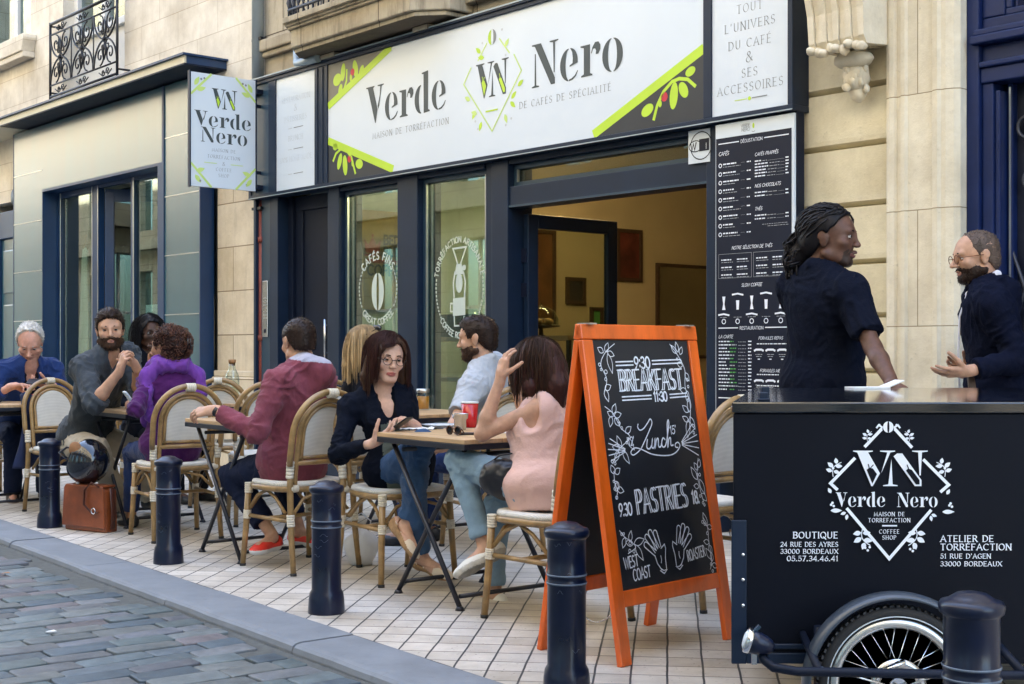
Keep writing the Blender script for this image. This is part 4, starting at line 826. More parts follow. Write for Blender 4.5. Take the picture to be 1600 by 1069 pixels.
D.build('lettering', ['white_ink', 'menu_grey', 'white_ink', 'menu_green'], mp_, normals=False)
D = Decal((0, .012, 0), EX, EZ); D.text('VERDE', .345, 2.437, .018, .12, 0, .12, 'r'); D.text('NERO', .345, 2.412, .02, .12, 0, .12, 'r'); D.ell(.372, 2.438, .008, .016, 0, 1); D.stroke(arc(.372, 2.41, .012, .008, 200, 340, 6), .003, 0); D.build('heading', ['ink_grey', 'lime'], mp_, normals=False)
# blade sign over the pier, facing along the street
bs_ = fthing('blade_sign', 'white projecting sign with green corner leaves hung across the stone pier', 'sign', -5.5, -.2, 2.5)
q0, q1 = W(300, 291, 11.35), W(398, 299, 12.05)
FI = FM.inverted(); a0, a1 = FI @ q0, FI @ q1
wd = .62
sg = fthing
BX = -5.23; b = MB(); b.box(BX-.03, BX, -.70, -.06, 2.545, 3.54); pb = b.build('board', 'sign_white', bs_, bevel=.002)
b = MB(); b.box(BX-.034, BX+.004, -.712, -.70, 2.535, 3.55); b.box(BX-.034, BX+.004, -.06, -.048, 2.535, 3.55); b.build('frame', 'navy', bs_)
b = MB(); b.box(BX-.022, BX-.008, -.06, .145, 3.30, 3.33); b.box(BX-.022, BX-.008, -.06, .145, 2.70, 2.73); b.build('bracket', 'navy_dark', bs_)
# the face looks to +s: its left edge, seen from the street, is the outer one
D = Decal((BX, -.70, 2.545), (0, 1, 0), (0, 0, 1)); w_, h_ = .64, .995
D.stroke([(.0, .80), (.20, h_)], .02, 6, cap=False); D.stroke([(w_-.2, h_), (w_, .80)], .02, 6, cap=False); D.stroke([(0, .2), (.2, 0)], .02, 6, cap=False); D.stroke([(w_-.2, 0), (w_, .2)], .02, 6, cap=False)
for x, y, rr in ((.035, .88, 60), (.06, .84, 20), (w_-.035, .88, 120), (w_-.06, .84, 160), (.04, .1, -50), (.05, .13, 20), (w_-.04, .1, 230), (w_-.05, .13, 160)): D.leaf(x, y, .09, .04, math.radians(rr), 6)
for x, y in ((.1, .94), (.13, .95), (w_-.1, .94), (w_-.13, .95), (.09, .05), (w_-.09, .05)): D.ell(x, y, .01, m=5)
monogram(D, w_/2, .70, .175, 0, 1); fat_text(D, 'Verde', w_/2, .535, .13, 0, .06, 'c', 1.25); fat_text(D, 'Nero', w_/2+.01, .395, .13, 0, .06, 'c', 1.25)
D.text('MAISON DE', w_/2, .32, .028, .11, 5, .35, 'c', True, .3); D.text('TORRÉFACTION', w_/2, .26, .028, .11, 5, .35, 'c', True, .3); D.text('&', w_/2, .20, .032, .11, 5, .3, 'c', True, .3); D.text('COFFEE', w_/2, .15, .028, .11, 5, .35, 'c', True, .3); D.text('SHOP', w_/2, .098, .028, .11, 5, .35, 'c', True, .3)
D.stroke([(.13, .215), (.25, .215)], .006, 6); D.stroke([(w_-.25, .215), (w_-.13, .215)], .006, 6)
D.build('lettering', IM, pb, normals=False)
# ---------------------------------------------------------------- things in the room
def wall_picture(nm, lab, cat, y0, y1, z0, z1, m, fr='wood_dark', x=-4.2):
    t = fthing(nm, lab, cat, x, (y0+y1)/2, z0); b = MB(); f = .035
    b.box(x, x+.03, y0, y0+f, z0, z1); b.box(x, x+.03, y1-f, y1, z0, z1); b.box(x, x+.03, y0+f, y1-f, z0, z0+f); b.box(x, x+.03, y0+f, y1-f, z1-f, z1); b.build('frame', fr, t)
    b = MB(); b.box(x, x+.012, y0+f, y1-f, z0+f, z1-f); b.build('picture', m, t); return t
def LW(px, py):   # where a sight line meets the room's side wall
    k = (px-800)/2100; y = (k*(FA.y+4.2*CS)-FA.x+4.2*SN)/(CS-k*SN); d = FA.y+y*SN+4.2*CS; return y, EYE-(py-548)/2100*d
def pic(nm, lab, cat, px0, py0, px1, py1, m, fr='wood_dark'):
    y0, z1 = LW(px0, py0); y1, z0 = LW(px1, py1); return wall_picture(nm, lab, cat, y0, y1, z0, z1, m, fr)
pic('framed_poster', 'dark framed poster with a red lower band on the cafe wall', 'picture', 962, 357, 1001, 441, 'poster_red')
pic('wall_mirror', 'large mirror in a rough dark wooden frame on the cafe wall', 'mirror', 1024, 411, 1130, 560, 'mirror')
pic('wooden_panel', 'tall brown wooden panel on the wall behind the open glass door', 'panel', 828, 358, 866, 508, 'poster_brown')
pic('hanging_slate', 'small slate sign hung by a cord on the cafe wall', 'sign', 883, 433, 913, 476, 'blackboard')
pic('framed_print', 'small green framed print low on the cafe wall', 'picture', 921, 480, 940, 512, 'menu_green')
# coffee sack hung behind the first window
sk = fthing('coffee_sack', 'printed burlap coffee sack hung behind the first cafe window', 'sack', -4.15, .55, 1.5)
b = MB(); n, k = 16, 20; vs = []
y0, y1, z0, z1 = .24, .80, 1.50, 2.33
for j in range(k+1):
    for i in range(n+1):
        u, v = i/n, j/k; bul = math.sin(PI*u)**.6*math.sin(PI*min(1, v*1.15+.05))**.6
        vs.append((-4.19+.10*bul+.012*noise.noise((u*5, v*5, 3)), y0+(y1-y0)*u+.012*noise.noise((v*6, 1, u)), z0+(z1-z0)*v-.04*math.sin(PI*u)*(1-v)))
b.add(vs, [(j*(n+1)+i, j*(n+1)+i+1, (j+1)*(n+1)+i+1, (j+1)*(n+1)+i) for j in range(k) for i in range(n)], 0, True); cs_ = b.build('sack_body', 'burlap', sk)
D = Decal((-4.078, 0, 0), (0, 1, 0), (0, 0, 1)); D.text('BEDA', .53, 2.03, .075, .26, 0, .16, 'l'); D.text('BUNA', .53, 1.93, .075, .26, 0, .16, 'l'); D.text('COFFEE', .36, 1.76, .085, .2, 0, .2, 'l'); D.stroke([(.35, 1.885), (.72, 1.885)], .02, 1); D.stroke([(.35, 1.87), (.72, 1.865)], .008, 1)
D.poly([(.34, 1.95), (.48, 1.95), (.50, 2.07), (.455, 2.02), (.41, 2.09), (.365, 2.02), (.32, 2.07)], 1); D.stroke([(.33, 1.93), (.49, 1.93)], .016, 1); D.ell(.41, 2.10, .014, m=1); D.build('print', ['print_black', 'print_red'], cs_, normals=False)
# shelves with crockery behind the second window, and a black shelf under the sack
sf = fthing('window_shelf', 'wooden shelf on black legs behind the cafe windows', 'shelf', -3.0, .8, 0)
b = MB(); b.box(-4.1, -2.0, .75, 1.15, 1.19, 1.225); b.box(-4.1, -2.0, .75, 1.15, .85, .88); b.build('board', 'wood_shelf', sf); b = MB(); [b.box(s, s+.03, .78, .81, 0, 1.19) for s in (-4.05, -3.1, -2.75, -2.05)]; b.build('leg', 'iron', sf)
bk = fthing('black_crate', 'black slotted box on the shelf below the coffee sack', 'box', -3.8, .95, 1.225); b = MB(); b.box(-4.0, -3.35, .85, 1.1, 1.226, 1.42); b.build('box', 'iron', bk, bevel=.01)
mat('pastry', (.42, .24, .09), .6, var=.3, vs=30); mat('cup_white', (.7, .72, .7), .25)
for i, s in enumerate((-3.42, -2.52)):
    t = fthing('cake_dome', 'glass cake dome on the window shelf, %s' % ('half hidden behind the middle post' if i == 0 else 'above the man in the grey polo shirt'), 'cake stand', s, .95, 1.225)
    M = Matrix.Translation((s+.0, .95, 1.226)); b = MB(); b.lathe([(.06, 0), (.02, .01), (.015, .06), (.15, .075), (.155, .085)], 24, M=M); b.build('stand', 'iron', t)
    b = MB(); [b.ball((s+.07*math.cos(a), .95+.07*math.sin(a), 1.34), (.045, .035, .03), 6) for a in (0, 1.3, 2.6, 3.9, 5.2)]; b.build('pastry', 'pastry', t)
    b = MB(); b.lathe([(.14, .09), (.14, .14), (.11, .20), (.05, .235), (.012, .24), (.012, .26), (0, .27)], 24, M=M); b.build('dome', 'pane_door', t)
for i, (s, z) in enumerate(((-2.85, 1.226), (-2.78, 1.226), (-2.3, .881), (-2.4, .881), (-2.75, .881))):
    t = fthing('cup', ('pale cup on the shelf behind the second cafe window', 'pale cup beside another on the shelf behind the second window', 'white cup low on the shelf by the doorway post', 'white cup next to one on the low shelf', 'white cup on the low shelf behind the middle post')[i], 'cup', s, .85, z); b = MB(); b.lathe([(.025, .0), (.03, .004), (.04, .07), (.042, .085), (.038, .085), (.028, .01), (0, .008)], 16, M=Matrix.Translation((s, .85, z))); b.build('body', 'cup_white', t)
# unseen roofs, back and upper walls, added to block the sun and shade the street
b = MB(); b.box(-55, -5.42, .145, 7, 15.2, 15.4); b.box(-55, -5.42, 7, 7.2, 0, 15.4); b.box(-55, -5.42, .145, .6, 11.001, 15.2); b.build('sun_block', 'stone_left', ls)
b = MB(); b.box(-5.42, 16, .145, 7, 15.2, 15.4); b.box(-5.42, 16, 7, 7.2, 0, 15.4); b.box(-5.42, 16, .145, .6, 11.001, 15.2); b.box(12, 16, .12, .6, 0, 11); b.box(1.664, 3.6, .45, .6, 0, 3.4); b.build('sun_block', 'stone_old', cw)
tl = fthing('ceiling_light', 'lit warm tube lamp under the ceiling of the cafe room', 'lamp', -1.4, 1.6, 2.6)
lm = bpy.data.materials.new('lamp_glow'); lm.use_nodes = True; lp = lm.node_tree.nodes['Principled BSDF']; lp.inputs['Emission Color'].default_value = (1, .72, .34, 1); lp.inputs['Emission Strength'].default_value = 19; MATS['lamp_glow'] = lm
b = MB(); b.tube([(-3.3, 1.5, 2.72), (-1.7, 1.5, 2.72)], .022, 10); b.build('tube', 'lamp_glow', tl); b = MB(); b.box(-3.35, -1.65, 1.45, 1.55, 2.75, 2.79); [b.tube([(s, 1.5, 2.79), (s, 1.5, 3.3)], .006, 6) for s in (-3.1, -1.9)]; b.build('fitting', 'white_paint', tl)
# ================================================================ bollards along the kerb
mat('bollard_paint', (.004, .008, .027), .3, var=.3, vs=7, dirt=.35, bump=.12, bs=45, coat=.12, spec=.35)
mat('bollard_wear', (.10, .13, .18), .4, var=.4, vs=30)
def bollard(x, y, label, z=0, rot=0):
    t = thing('bollard', label, 'bollard', place(x, y, rot, z), 'bollards along the kerb')
    b = MB(); b.lathe([(.078, -.02), (.078, .012), (.075, .06), (.071, .085), (.0625, .10), (.0625, .355), (.0655, .36), (.0655, .368), (.0625, .373), (.0625, .382), (.0655, .387), (.0655, .395), (.0625, .40), (.0625, .505), (.066, .508), (.0715, .513), (.0735, .522), (.0735, .530), (.069, .538), (.056, .542), (.046, .548), (.034, .556), (.015, .560), (0, .561)], 40)
    b.build('post', 'bollard_paint', t)
    b = MB()
    for z_ in (.3602, .3872):
        b.lathe([(.0656, z_+.001), (.0664, z_+.004), (.0656, z_+.007)], 40)
    b.build('ring', 'bollard_wear', t)
    b = MB(); random.seed(x*100)
    for k in range(7):
        a = -PI/2+random.uniform(-.9, .9); zz = random.uniform(.12, .5); n = 5; l = random.uniform(.01, .04)
        b.tube([(.0627*math.cos(a+l/.0625*i/n*1.0), .0627*math.sin(a+l/.0625*i/n), zz+.006*math.sin(i*1.3+k)) for i in range(n+1)], .0005, 4)
    b.build('scratch', 'bollard_wear', t); return t
bollard(1.05, 3.07, 'big dark blue bollard in front of the cargo cart wheel')
bollard(.176, 4.33, 'dark blue bollard in front of the orange chalkboard')
bollard(-.787, 5.70, 'dark blue bollard in front of the chair with the woman in glasses')
bollard(-1.797, 7.03, 'dark blue bollard in front of the woman in purple')
bollard(-2.91, 8.46, 'dark blue bollard behind the helmet and the brown satchel')
# ================================================================ rattan chairs
mat('rattan', (.30, .185, .072), .38, var=.35, vs=16, bump=.15, bs=60, coat=.25, dirt=.4)
mat('binding', (.68, .63, .52), .6, var=.12, vs=40, bump=.5, bs=300)
weave(mat('textilene', (.74, .72, .66), .6, var=.06, vs=20), 1500, .35, .25)
mat('rubber', (.02, .02, .02), .7)
def band(b, p, d, r, l=.05, m=1):
    p, d = Vector(p), Vector(d).normalized(); n = 5
    for i in range(n): q = p+d*l*((i+.5)/n-.5); b.tube([q-d*l/n*.46, q, q+d*l/n*.46], [r*.93, r, r*.93], 10, m)
def make_chair():
    t = thing('rattan_chair', 'x', 'chair', Matrix(), 'rattan chairs around the cafe tables')
    # seat pad
    b = MB(); P = []
    for i in range(40):
        a = 2*PI*i/40; c, s = math.cos(a), math.sin(a); f = 2/3.4
        P.append((.205*abs(c)**f*(1 if c > 0 else -1)*(1+.04*s), .20*abs(s)**f*(1 if s > 0 else -1)))
    lv = [(.96, .425), (1.0, .432), (1.01, .442), (.985, .452), (.9, .455), (.5, .448), (0.02, .446)]; vs = [(x*k, y*k, z) for k, z in lv for x, y in P]; n = 40
    b.add(vs, [(i*n+k, i*n+(k+1) % n, (i+1)*n+(k+1) % n, (i+1)*n+k) for i in range(len(lv)-1) for k in range(n)], 0, True); b.build('seat', 'textilene', t)
    b = MB(); b.tube([(x*.97, y*.97, .418) for x, y in P[::2]], .0165, 8, closed=True)
    for sx in (-1, 1):
        b.tube([(sx*.185, .17, .30), (sx*.183, .10, .37), (sx*.18, .02, .405), (sx*.18, -.06, .37), (sx*.182, -.15, .30)], .009, 6)
    b.tube([(-.17, .185, .30), (-.11, .185, .37), (0, .185, .40), (.11, .185, .37), (.17, .185, .30)], .009, 6); b.tube([(-.165, -.2, .30), (-.1, -.19, .37), (0, -.185, .40), (.1, -.19, .37), (.165, -.2, .30)], .009, 6)
    b.build('seat_frame', 'rattan', t)
    b = MB()
    for sx in (-1, 1): b.tube([(sx*.185, .18, .262), (sx*.185, -.19, .262)], .0105, 8)
    b.tube([(-.185, .0, .262), (.185, 0, .262)], .0105, 8); b.build('stretcher', 'rattan', t)
    for sx in (-1, 1):
        b = MB(); b.tube([(sx*.205, .205, .012), (sx*.195, .19, .2), (sx*.185, .18, .42)], [.0145, .016, .0165], 10); b.tube([(sx*.2055, .206, 0), (sx*.205, .205, .014)], .0165, 10, 2)
        band(b, (sx*.19, .187, .268), (sx*-.01, -.012, .25), .0215, .045); band(b, (sx*.185, .18, .405), (0, 0, 1), .022, .055); b.build('leg', ['rattan', 'binding', 'rubber'], t)
        b = MB(); b.tube([(sx*.20, -.25, .012), (sx*.195, -.222, .2), (sx*.19, -.205, .43), (sx*.195, -.215, .56)], [.0145, .016, .0165, .0165], 10); b.tube([(sx*.2005, -.251, 0), (sx*.20, -.25, .014)], .0165, 10, 2)
        band(b, (sx*.194, -.217, .268), (0, .015, .2), .0215, .06); band(b, (sx*.193, -.21, .52), (0, -.01, .1), .021, .085); band(b, (sx*.17, -.205, .425), (1, 0, 0), .02, .045); b.build('leg', ['rattan', 'binding', 'rubber'], t)
    def arch(hw, z0, zt, off, n=22):
        yb = lambda z: -.208-.085*((z-.45)/.45)**1.15+off if z > .45 else -.208+off
        pts = [(-hw*.985, yb(z0), z0)]; zc = zt-hw*1.02
        pts += [(-hw, yb(z), z) for z in np.linspace(z0+.05, zc, 4)]
        pts += [(hw*math.cos(a), yb(zc+hw*1.02*math.sin(a)), zc+hw*1.02*math.sin(a)) for a in np.linspace(PI, 0, n)[1:-1]]
        return pts+[(-x, y, z) for x, y, z in reversed(pts[:5])]
    b = MB(); A = arch(.205, .54, .905, 0); b.tube(A, .0165, 10); A2 = arch(.158, .43, .862, .012); b.tube(A2, .0135, 10); A3 = arch(.132, .565, .838, .014); b.tube(A3, .0105, 8)
    y6 = -.208-.085*(.1/.45)**1.15+.01; b.tube([(-.158, y6, .552), (.158, y6, .552)], .0135, 8); b.tube([(-.145, y6, .578), (.145, y6, .578)], .010, 8)
    band(b, (0, A[len(A)//2][1]-.003, .897), (1, 0, 0), .026, .055)
    b.build('back_frame', ['rattan', 'binding'], t)
    b = MB(); T = [p for p in A3]; cz = .70; vs = [(0, -.255, cz)]+T; n = len(T)
    for k in (.98,): pass
    rows = []; 
    for j in range(13):
        z = .572+(.836-.572)*j/12; hw = .130 if z < .705 else .130*math.sqrt(max(0.0009, 1-((z-.705)/.134)**2)); rows.append([(hw*(i/8-1)*1.0, -.208-.085*((z-.45)/.45)**1.15+.014+.004*math.cos((i/8-1)*PI/2), z) for i in range(17)])
    b.add([p for r in rows for p in r], [(j*17+i, j*17+i+1, (j+1)*17+i+1, (j+1)*17+i) for j in range(12) for i in range(16)], 0, True); o = b.build('backrest', 'textilene', t); sm = o.modifiers.new('thickness', 'SOLIDIFY'); sm.thickness = .006; sm.offset = 0
    return t
chair0 = make_chair(); used = [0]
def chair(x, y, rot, label):
    c = chair0 if not used[0] else copy_tree(chair0); used[0] = 1; c.matrix_world = place(x, y, rot); c['label'] = label; return c
def face(v): return math.atan2(-v[0], v[1])       # rotation that turns local +y to v
FL, FR = face(KL), face(KR)
CH = {}
CH['glasses'] = chair(-.56, 6.58, FR-.05, 'rattan chair under the woman in glasses and navy jacket')
CH['pink'] = chair(.175, 5.57, FL+.09, 'rattan chair under the woman in the pale pink top')
CH['maroon'] = chair(-1.10, 6.93, FL+.10, 'rattan chair behind the man in the maroon hoodie')
CH['purple'] = chair(-2.02, 8.05, FL-.1, 'rattan chair behind the woman in the purple scarf')
CH['beard'] = chair(-3.05, 9.22, FR+.06, 'rattan chair with a navy jacket hung over its back')
CH['old'] = chair(-3.80, 10.38, FR-.5, 'rattan chair under the old man in the blue shirt')
CH['polo'] = chair(-.12, 7.55, FL-.15, 'rattan chair under the man in the grey polo shirt')
CH['blond'] = chair(-1.03, 8.75, FR, 'rattan chair under the blond woman')
CH['back1'] = chair(-1.62, 8.75, FL-.35, 'empty rattan chair with white back beside the raised arm in maroon')
CH['back2'] = chair(-2.1, 9.75, FR+2.6, 'empty rattan chair beside the glass water bottle')
CH['black'] = chair(-2.78, 10.15, FR-.2, 'rattan chair under the woman with long black hair')
CH['board'] = chair(.80, 6.0, FL+.05, 'empty rattan chair behind the orange chalkboard')
# ================================================================ folding tables
mat('table_wood', (.50, .33, .18), .45, var=.28, vs=4, stretch=(.35, 6, 1), bump=.1, bs=30)
mat('table_steel', (.010, .012, .022), .4, var=.2, bump=.05, bs=100)
def make_table(L=.70, Wd=.60):
    t = thing('folding_table', 'x', 'table', Matrix(), 'folding cafe tables'); h = .735
    b = MB()
    for i in range(6): w = Wd/6; b.box(-L/2, L/2, -Wd/2+i*w+.0008, -Wd/2+(i+1)*w-.0008, h-.02, h)
    b.build('table_top', 'table_wood', t, bevel=.0025)
    b = MB()
    for y in (-Wd/2+.012, Wd/2-.012): b.box(-L/2, L/2, y-.012, y+.012, h-.045, h-.021)
    for x in (-L/2+.012, L/2-.012): b.box(x-.012, x+.012, -Wd/2+.025, Wd/2-.025, h-.045, h-.021)
    b.build('apron', 'table_steel', t, bevel=.002)
    for sy in (-1, 1):
        for sx in (-1, 1):
            b = MB(); y = sy*(Wd/2-.045)-(.016 if sx > 0 else 0)*sy
            b.tube([(sx*.27, y, h-.05), (-sx*.255, y, .012)], .0115, 8); b.tube([(-sx*.255, y, .0), (-sx*.255, y, .016)], [.022, .014], 10); b.build('leg', 'table_steel', t)
    for sx in (-1, 1):
        for x_, z_ in ((.232, .055), (.215, .66)): b = MB(); b.tube([(sx*x_, -Wd/2+.06, z_), (sx*x_, Wd/2-.06, z_)], .010, 8); b.build('stretcher', 'table_steel', t)
    return t
tab0 = make_table(); tu = [0]
def table(x, y, rot, label):
    c = tab0 if not tu[0] else copy_tree(tab0); tu[0] = 1; c.matrix_world = place(x, y, rot); c['label'] = label; return c
TB = [table(-.175, 6.10, KROT, 'folding table with sunglasses and a red cup between two women'),
      table(-1.365, 7.36, KROT, 'folding table on which the man in maroon rests his arm'),
      table(-2.36, 8.75, KROT, 'folding table between the bearded man and the woman in purple'),
      table(-3.67, 9.60, KROT, 'folding table with the red cup before the old man'),
      table(-.56, 8.25, KROT, 'folding table with the jar of amber tea behind the woman in glasses'),
      table(-2.0, 9.9, KROT+.1, 'folding table with the glass water bottle by the pier')]
# ================================================================ chalkboard
mat('orange_wood', (.72, .118, .008), .36, var=.22, vs=5, stretch=(3, 3, .4), bump=.08, bs=50, coat=.35, dirt=.25)
mat('slate', (.012, .014, .019), .5, var=.3, vs=3)
FLt, FRt = Vector((.39, 4.72, 0)), Vector((.835, 5.17, 0)); ex = (FRt-FLt).normalized(); wd = (FRt-FLt).length+.05
bk = Vector((-ex.y, ex.x, 0)); org = FLt-ex*.02
sb = thing('chalkboard', 'orange wooden pavement chalkboard lettered with breakfast, lunch and pastries', 'sign board', Matrix(((ex.x, bk.x, 0, org.x), (ex.y, bk.y, 0, org.y), (0, 0, 1, 0), (0, 0, 0, 1))))
HT, DP = 1.205, .195     # height and half spread
def slanted(side):
    """half of the board: x across, v up the slope"""
    s = -1 if side == 0 else 1
    e_v = Vector((0, -s*DP, HT)).normalized(); o = Vector((0, DP+s*DP-(0.0 if s < 0 else 0), 0)); n = Vector((1, 0, 0)).cross(e_v)*(1)
    return o, e_v, n
Ls = math.hypot(HT, DP); rw = .058
for side in (0, 1):
    o, ev, n = slanted(side); s = -1 if side == 0 else 1; th = .024; off = n*(-s)*0
    f = lambda x, v, d=0: o+Vector((x, 0, 0))+ev*v+n*d
    b = MB()
    def rail(x0, x1, v0, v1, d0=-th/2, d1=th/2, m=0):
        c = f((x0+x1)/2, (v0+v1)/2, (d0+d1)/2); b.obox(c, Vector(((x1-x0)/2, 0, 0)), ev*(v1-v0)/2, n*(d1-d0)/2, m)
    rail(0, rw, 0, Ls-rw+.001); rail(wd-rw, wd, 0, Ls-rw+.001); rail(-.002, wd+.002, Ls-rw+.002, Ls, -th/2-.001, th/2+.001); rail(rw, wd-rw, .20, .20+rw, -th/2+.002, th/2-.002)
    fr = b.build('frame', 'orange_wood', sb, bevel=.004)
    b = MB(); rail(rw, wd-rw, .20+rw, Ls-rw, -.004, .004); bd = b.build('board', 'slate', sb)
    if side == 0: front = (o, ev, n, f, bd)
b = MB(); 
for x in (.05, wd-.05): b.box(x-.02, x+.02, DP-.03, DP+.03, HT+.0, HT+.006)
b.build('hinge', 'steel', sb)
b = MB(); c0, c1 = Vector((.09, .05, .22)), Vector((.09, DP*2-.05, .22)); N = 26
for i in range(N):
    p0, p1 = [c0.lerp(c1, (i+k)/N)-Vector((0, 0, .10*math.sin(PI*(i+k)/N))) for k in (.1, .9)]; b.tube([p0, p1], .0028, 5)
b.build('chain', 'steel', sb)
o, ev, n, f, bd = front; bw_, bh_ = wd-2*rw, Ls-2*rw-.20
D = Decal(f(rw, .20+rw, 0), (1, 0, 0), tuple(ev), lift=.0055)
sx_, sy_ = bw_, bh_
X = lambda u: u*sx_; Yv = lambda v: v*sy_
# u across 0..1, v up 0..1
D.text('9:30', X(.40), Yv(.882), .043, .16, 0, .12, sx=.95)
for v in (.897, .912): D.stroke([(X(.21), Yv(v-.002)), (X(.385), Yv(v))], .005); D.stroke([(X(.585), Yv(v+.002)), (X(.90), Yv(v+.006))], .005)
w0 = D.width('BREAKFAST', .078, .14); k = X(.66)/w0
for dx, dy in ((0, 0), (.0105, .001)): D.text('BREAKFAST', X(.215)+dx, Yv(.79)+dy, .078, .068, 0, .14, sx=k, serif=(dx == 0))
for v in (.752, .766): D.stroke([(X(.23), Yv(v)), (X(.53), Yv(v+.002))], .005); D.stroke([(X(.73), Yv(v+.003)), (X(.92), Yv(v+.006))], .005)
D.text('11:30', X(.56), Yv(.742), .036, .18, 0, .12, sx=.9)
def run(pts, w=.0048, f=None):
    P = [Vector((X(a), Yv(b_))) for a, b_ in ([f(*p) for p in pts] if f else pts)]; out = []
    for i in range(len(P)-1):
        p0, p1, p2, p3 = P[max(0, i-1)], P[i], P[i+1], P[min(len(P)-1, i+2)]
        for k in range(6):
            t = k/6; out.append(tuple(.5*((2*p1)+(-p0+p2)*t+(2*p0-5*p1+4*p2-p3)*t*t+(-p0+3*p1-3*p2+p3)*t**3)))
    D.stroke(out+[tuple(P[-1])], w)
sq = lambda u, v: (.25+(u-.20)*.80, .515+(v-.435)*.62)
run([(.335, .655), (.325, .635), (.35, .615), (.40, .625), (.46, .66), (.50, .685), (.515, .655), (.46, .60), (.38, .53), (.32, .485), (.23, .455), (.20, .475), (.25, .50), (.33, .49), (.46, .452), (.60, .435), (.72, .435), (.80, .455), (.85, .49), (.83, .515), (.79, .505), (.79, .485), (.82, .48)], .0045, sq)
run([(.43, .55), (.41, .50), (.44, .487), (.475, .51), (.495, .55), (.475, .50), (.495, .49), (.515, .51), (.53, .55), (.515, .49), (.545, .54), (.57, .55), (.565, .50), (.59, .495), (.61, .52)], .0058, sq)
run([(.66, .54), (.635, .552), (.61, .52), (.62, .492), (.655, .50), (.69, .55), (.735, .64), (.735, .67), (.715, .645), (.70, .57), (.685, .49), (.71, .54), (.735, .548), (.73, .50), (.76, .50)], .0058, sq)
D.text("12'", X(.235), Yv(.565), .030, .14, 0, .1, slant=.1, rot=.12); D.text("15'", X(.685), Yv(.60), .030, .14, 0, .1, slant=.1, rot=.1)
for a in (148, 160, 174, 188, 202): c, q = math.cos(math.radians(a)), math.sin(math.radians(a)); D.stroke([(X(.215)+.012*c, Yv(.548)+.012*q), (X(.215)+.105*c, Yv(.548)+.09*q)], .0035)
for a in (38, 27, 15, 3, -10, -24): c, q = math.cos(math.radians(a)), math.sin(math.radians(a)); D.stroke([(X(.775)+.012*c, Yv(.557)+.012*q), (X(.775)+.115*c, Yv(.557)+.12*q)], .0035)
w0 = D.width('PASTRIES', .088, .16); k = X(.53)/w0
for dx, dy in ((0, 0), (.0095, .001)): D.text('PASTRIES', X(.235)+dx, Yv(.288)+dy, .088, .062, 0, .16, sx=k, rot=.015)
D.text('9.30', X(.065), Yv(.290), .044, .15, 0, .1, sx=.75); D.text('18.', X(.83), Yv(.302), .046, .18, 0, .12, sx=.75)
for t_, x, y in (('WEST', .05, .082), ('COAST', .125, .03)): D.text(t_, X(x), Yv(y), .040, .12, 0, .14, sx=.62, rot=.06, slant=.05)
D.text('ROASTER', X(.70), Yv(.068), .040, .12, 0, .14, sx=.52, rot=.09)
# two open hands side by side
for sg, cx, cy in ((-1, .435, .095), (1, .60, .10)):
    pt = lambda a, r: (X(cx)+sg*math.cos(math.radians(a))*r, Yv(cy)+math.sin(math.radians(a))*r)
    for a, r in ((36, .105), (50, .116), (63, .116), (76, .102)):
        p, q_ = pt(a, .045), pt(a, r); nx, ny = -(q_[1]-p[1]), q_[0]-p[0]; l = math.hypot(nx, ny); nx, ny = nx/l*.0108, ny/l*.0108
        ang = math.atan2(q_[1]-p[1], q_[0]-p[0]); D.stroke([(p[0]+nx, p[1]+ny), (q_[0]+nx, q_[1]+ny)]+[(q_[0]+.0108*math.cos(ang+PI/2-PI*i/6), q_[1]+.0108*math.sin(ang+PI/2-PI*i/6)) for i in range(1, 6)]+[(q_[0]-nx, q_[1]-ny), (p[0]-nx, p[1]-ny)], .0038)
    D.stroke([pt(24, .045), pt(-20, .034), pt(-75, .040)], .0038); D.stroke([pt(88, .040), pt(112, .058), pt(124, .046), pt(170, .018), pt(-115, .040)], .0038); D.stroke([pt(-62, .044), pt(-90, .052), pt(-116, .044), pt(-90, .041), pt(-64, .036)], .0038); D.stroke([pt(60, .016), pt(0, .006), pt(-50, .016)], .0032)
# floral borders
def sprig(pts, leaves, berries):
    fx = lambda u: u if .06 < u < .94 else (.06+(u-.06)*.4 if u < .5 else .94+(u-.94)*.4)
    run([(fx(u), v) for u, v in pts], .003)
    for u, v, l, w_, a in leaves: D.leaf(X(fx(u)), Yv(v), l*.68, w_*.75, math.radians(a), 0, .0028)
    for u, v, r in berries: D.stroke(arc(X(fx(u)), Yv(v), r*.75, r*.75, 0, 360, 10), .0028)
sprig([(.22, .985), (.12, .95), (.06, .90), (.10, .84), (.05, .78)], [(.10, .95, .05, .028, 150), (.12, .95, .06, .028, 60), (.14, .95, .055, .028, -20), (.14, .945, .11, .035, -80), (.07, .80, .055, .03, 20), (.07, .80, .07, .03, -75)], [(.03, .90, .008), (.05, .88, .006), (.10, .87, .010), (.09, .84, .008)])
sprig([(.03, .73), (.12, .70), (.18, .64), (.26, .60), (.15, .56), (.05, .50)], [(.12, .70, .06, .03, 60), (.13, .69, .06, .03, 10), (.12, .69, .05, .028, 150), (.13, .68, .055, .03, -50), (.10, .69, .06, .03, -110), (.22, .62, .06, .03, 30), (.23, .60, .085, .03, -55), (.14, .56, .055, .03, 170), (.16, .56, .07, .03, 110), (.17, .55, .085, .03, -60), (.13, .55, .07, .03, -125)], [(.17, .66, .007), (.19, .64, .007), (.05, .51, .008), (.08, .50, .007), (.22, .58, .007)])
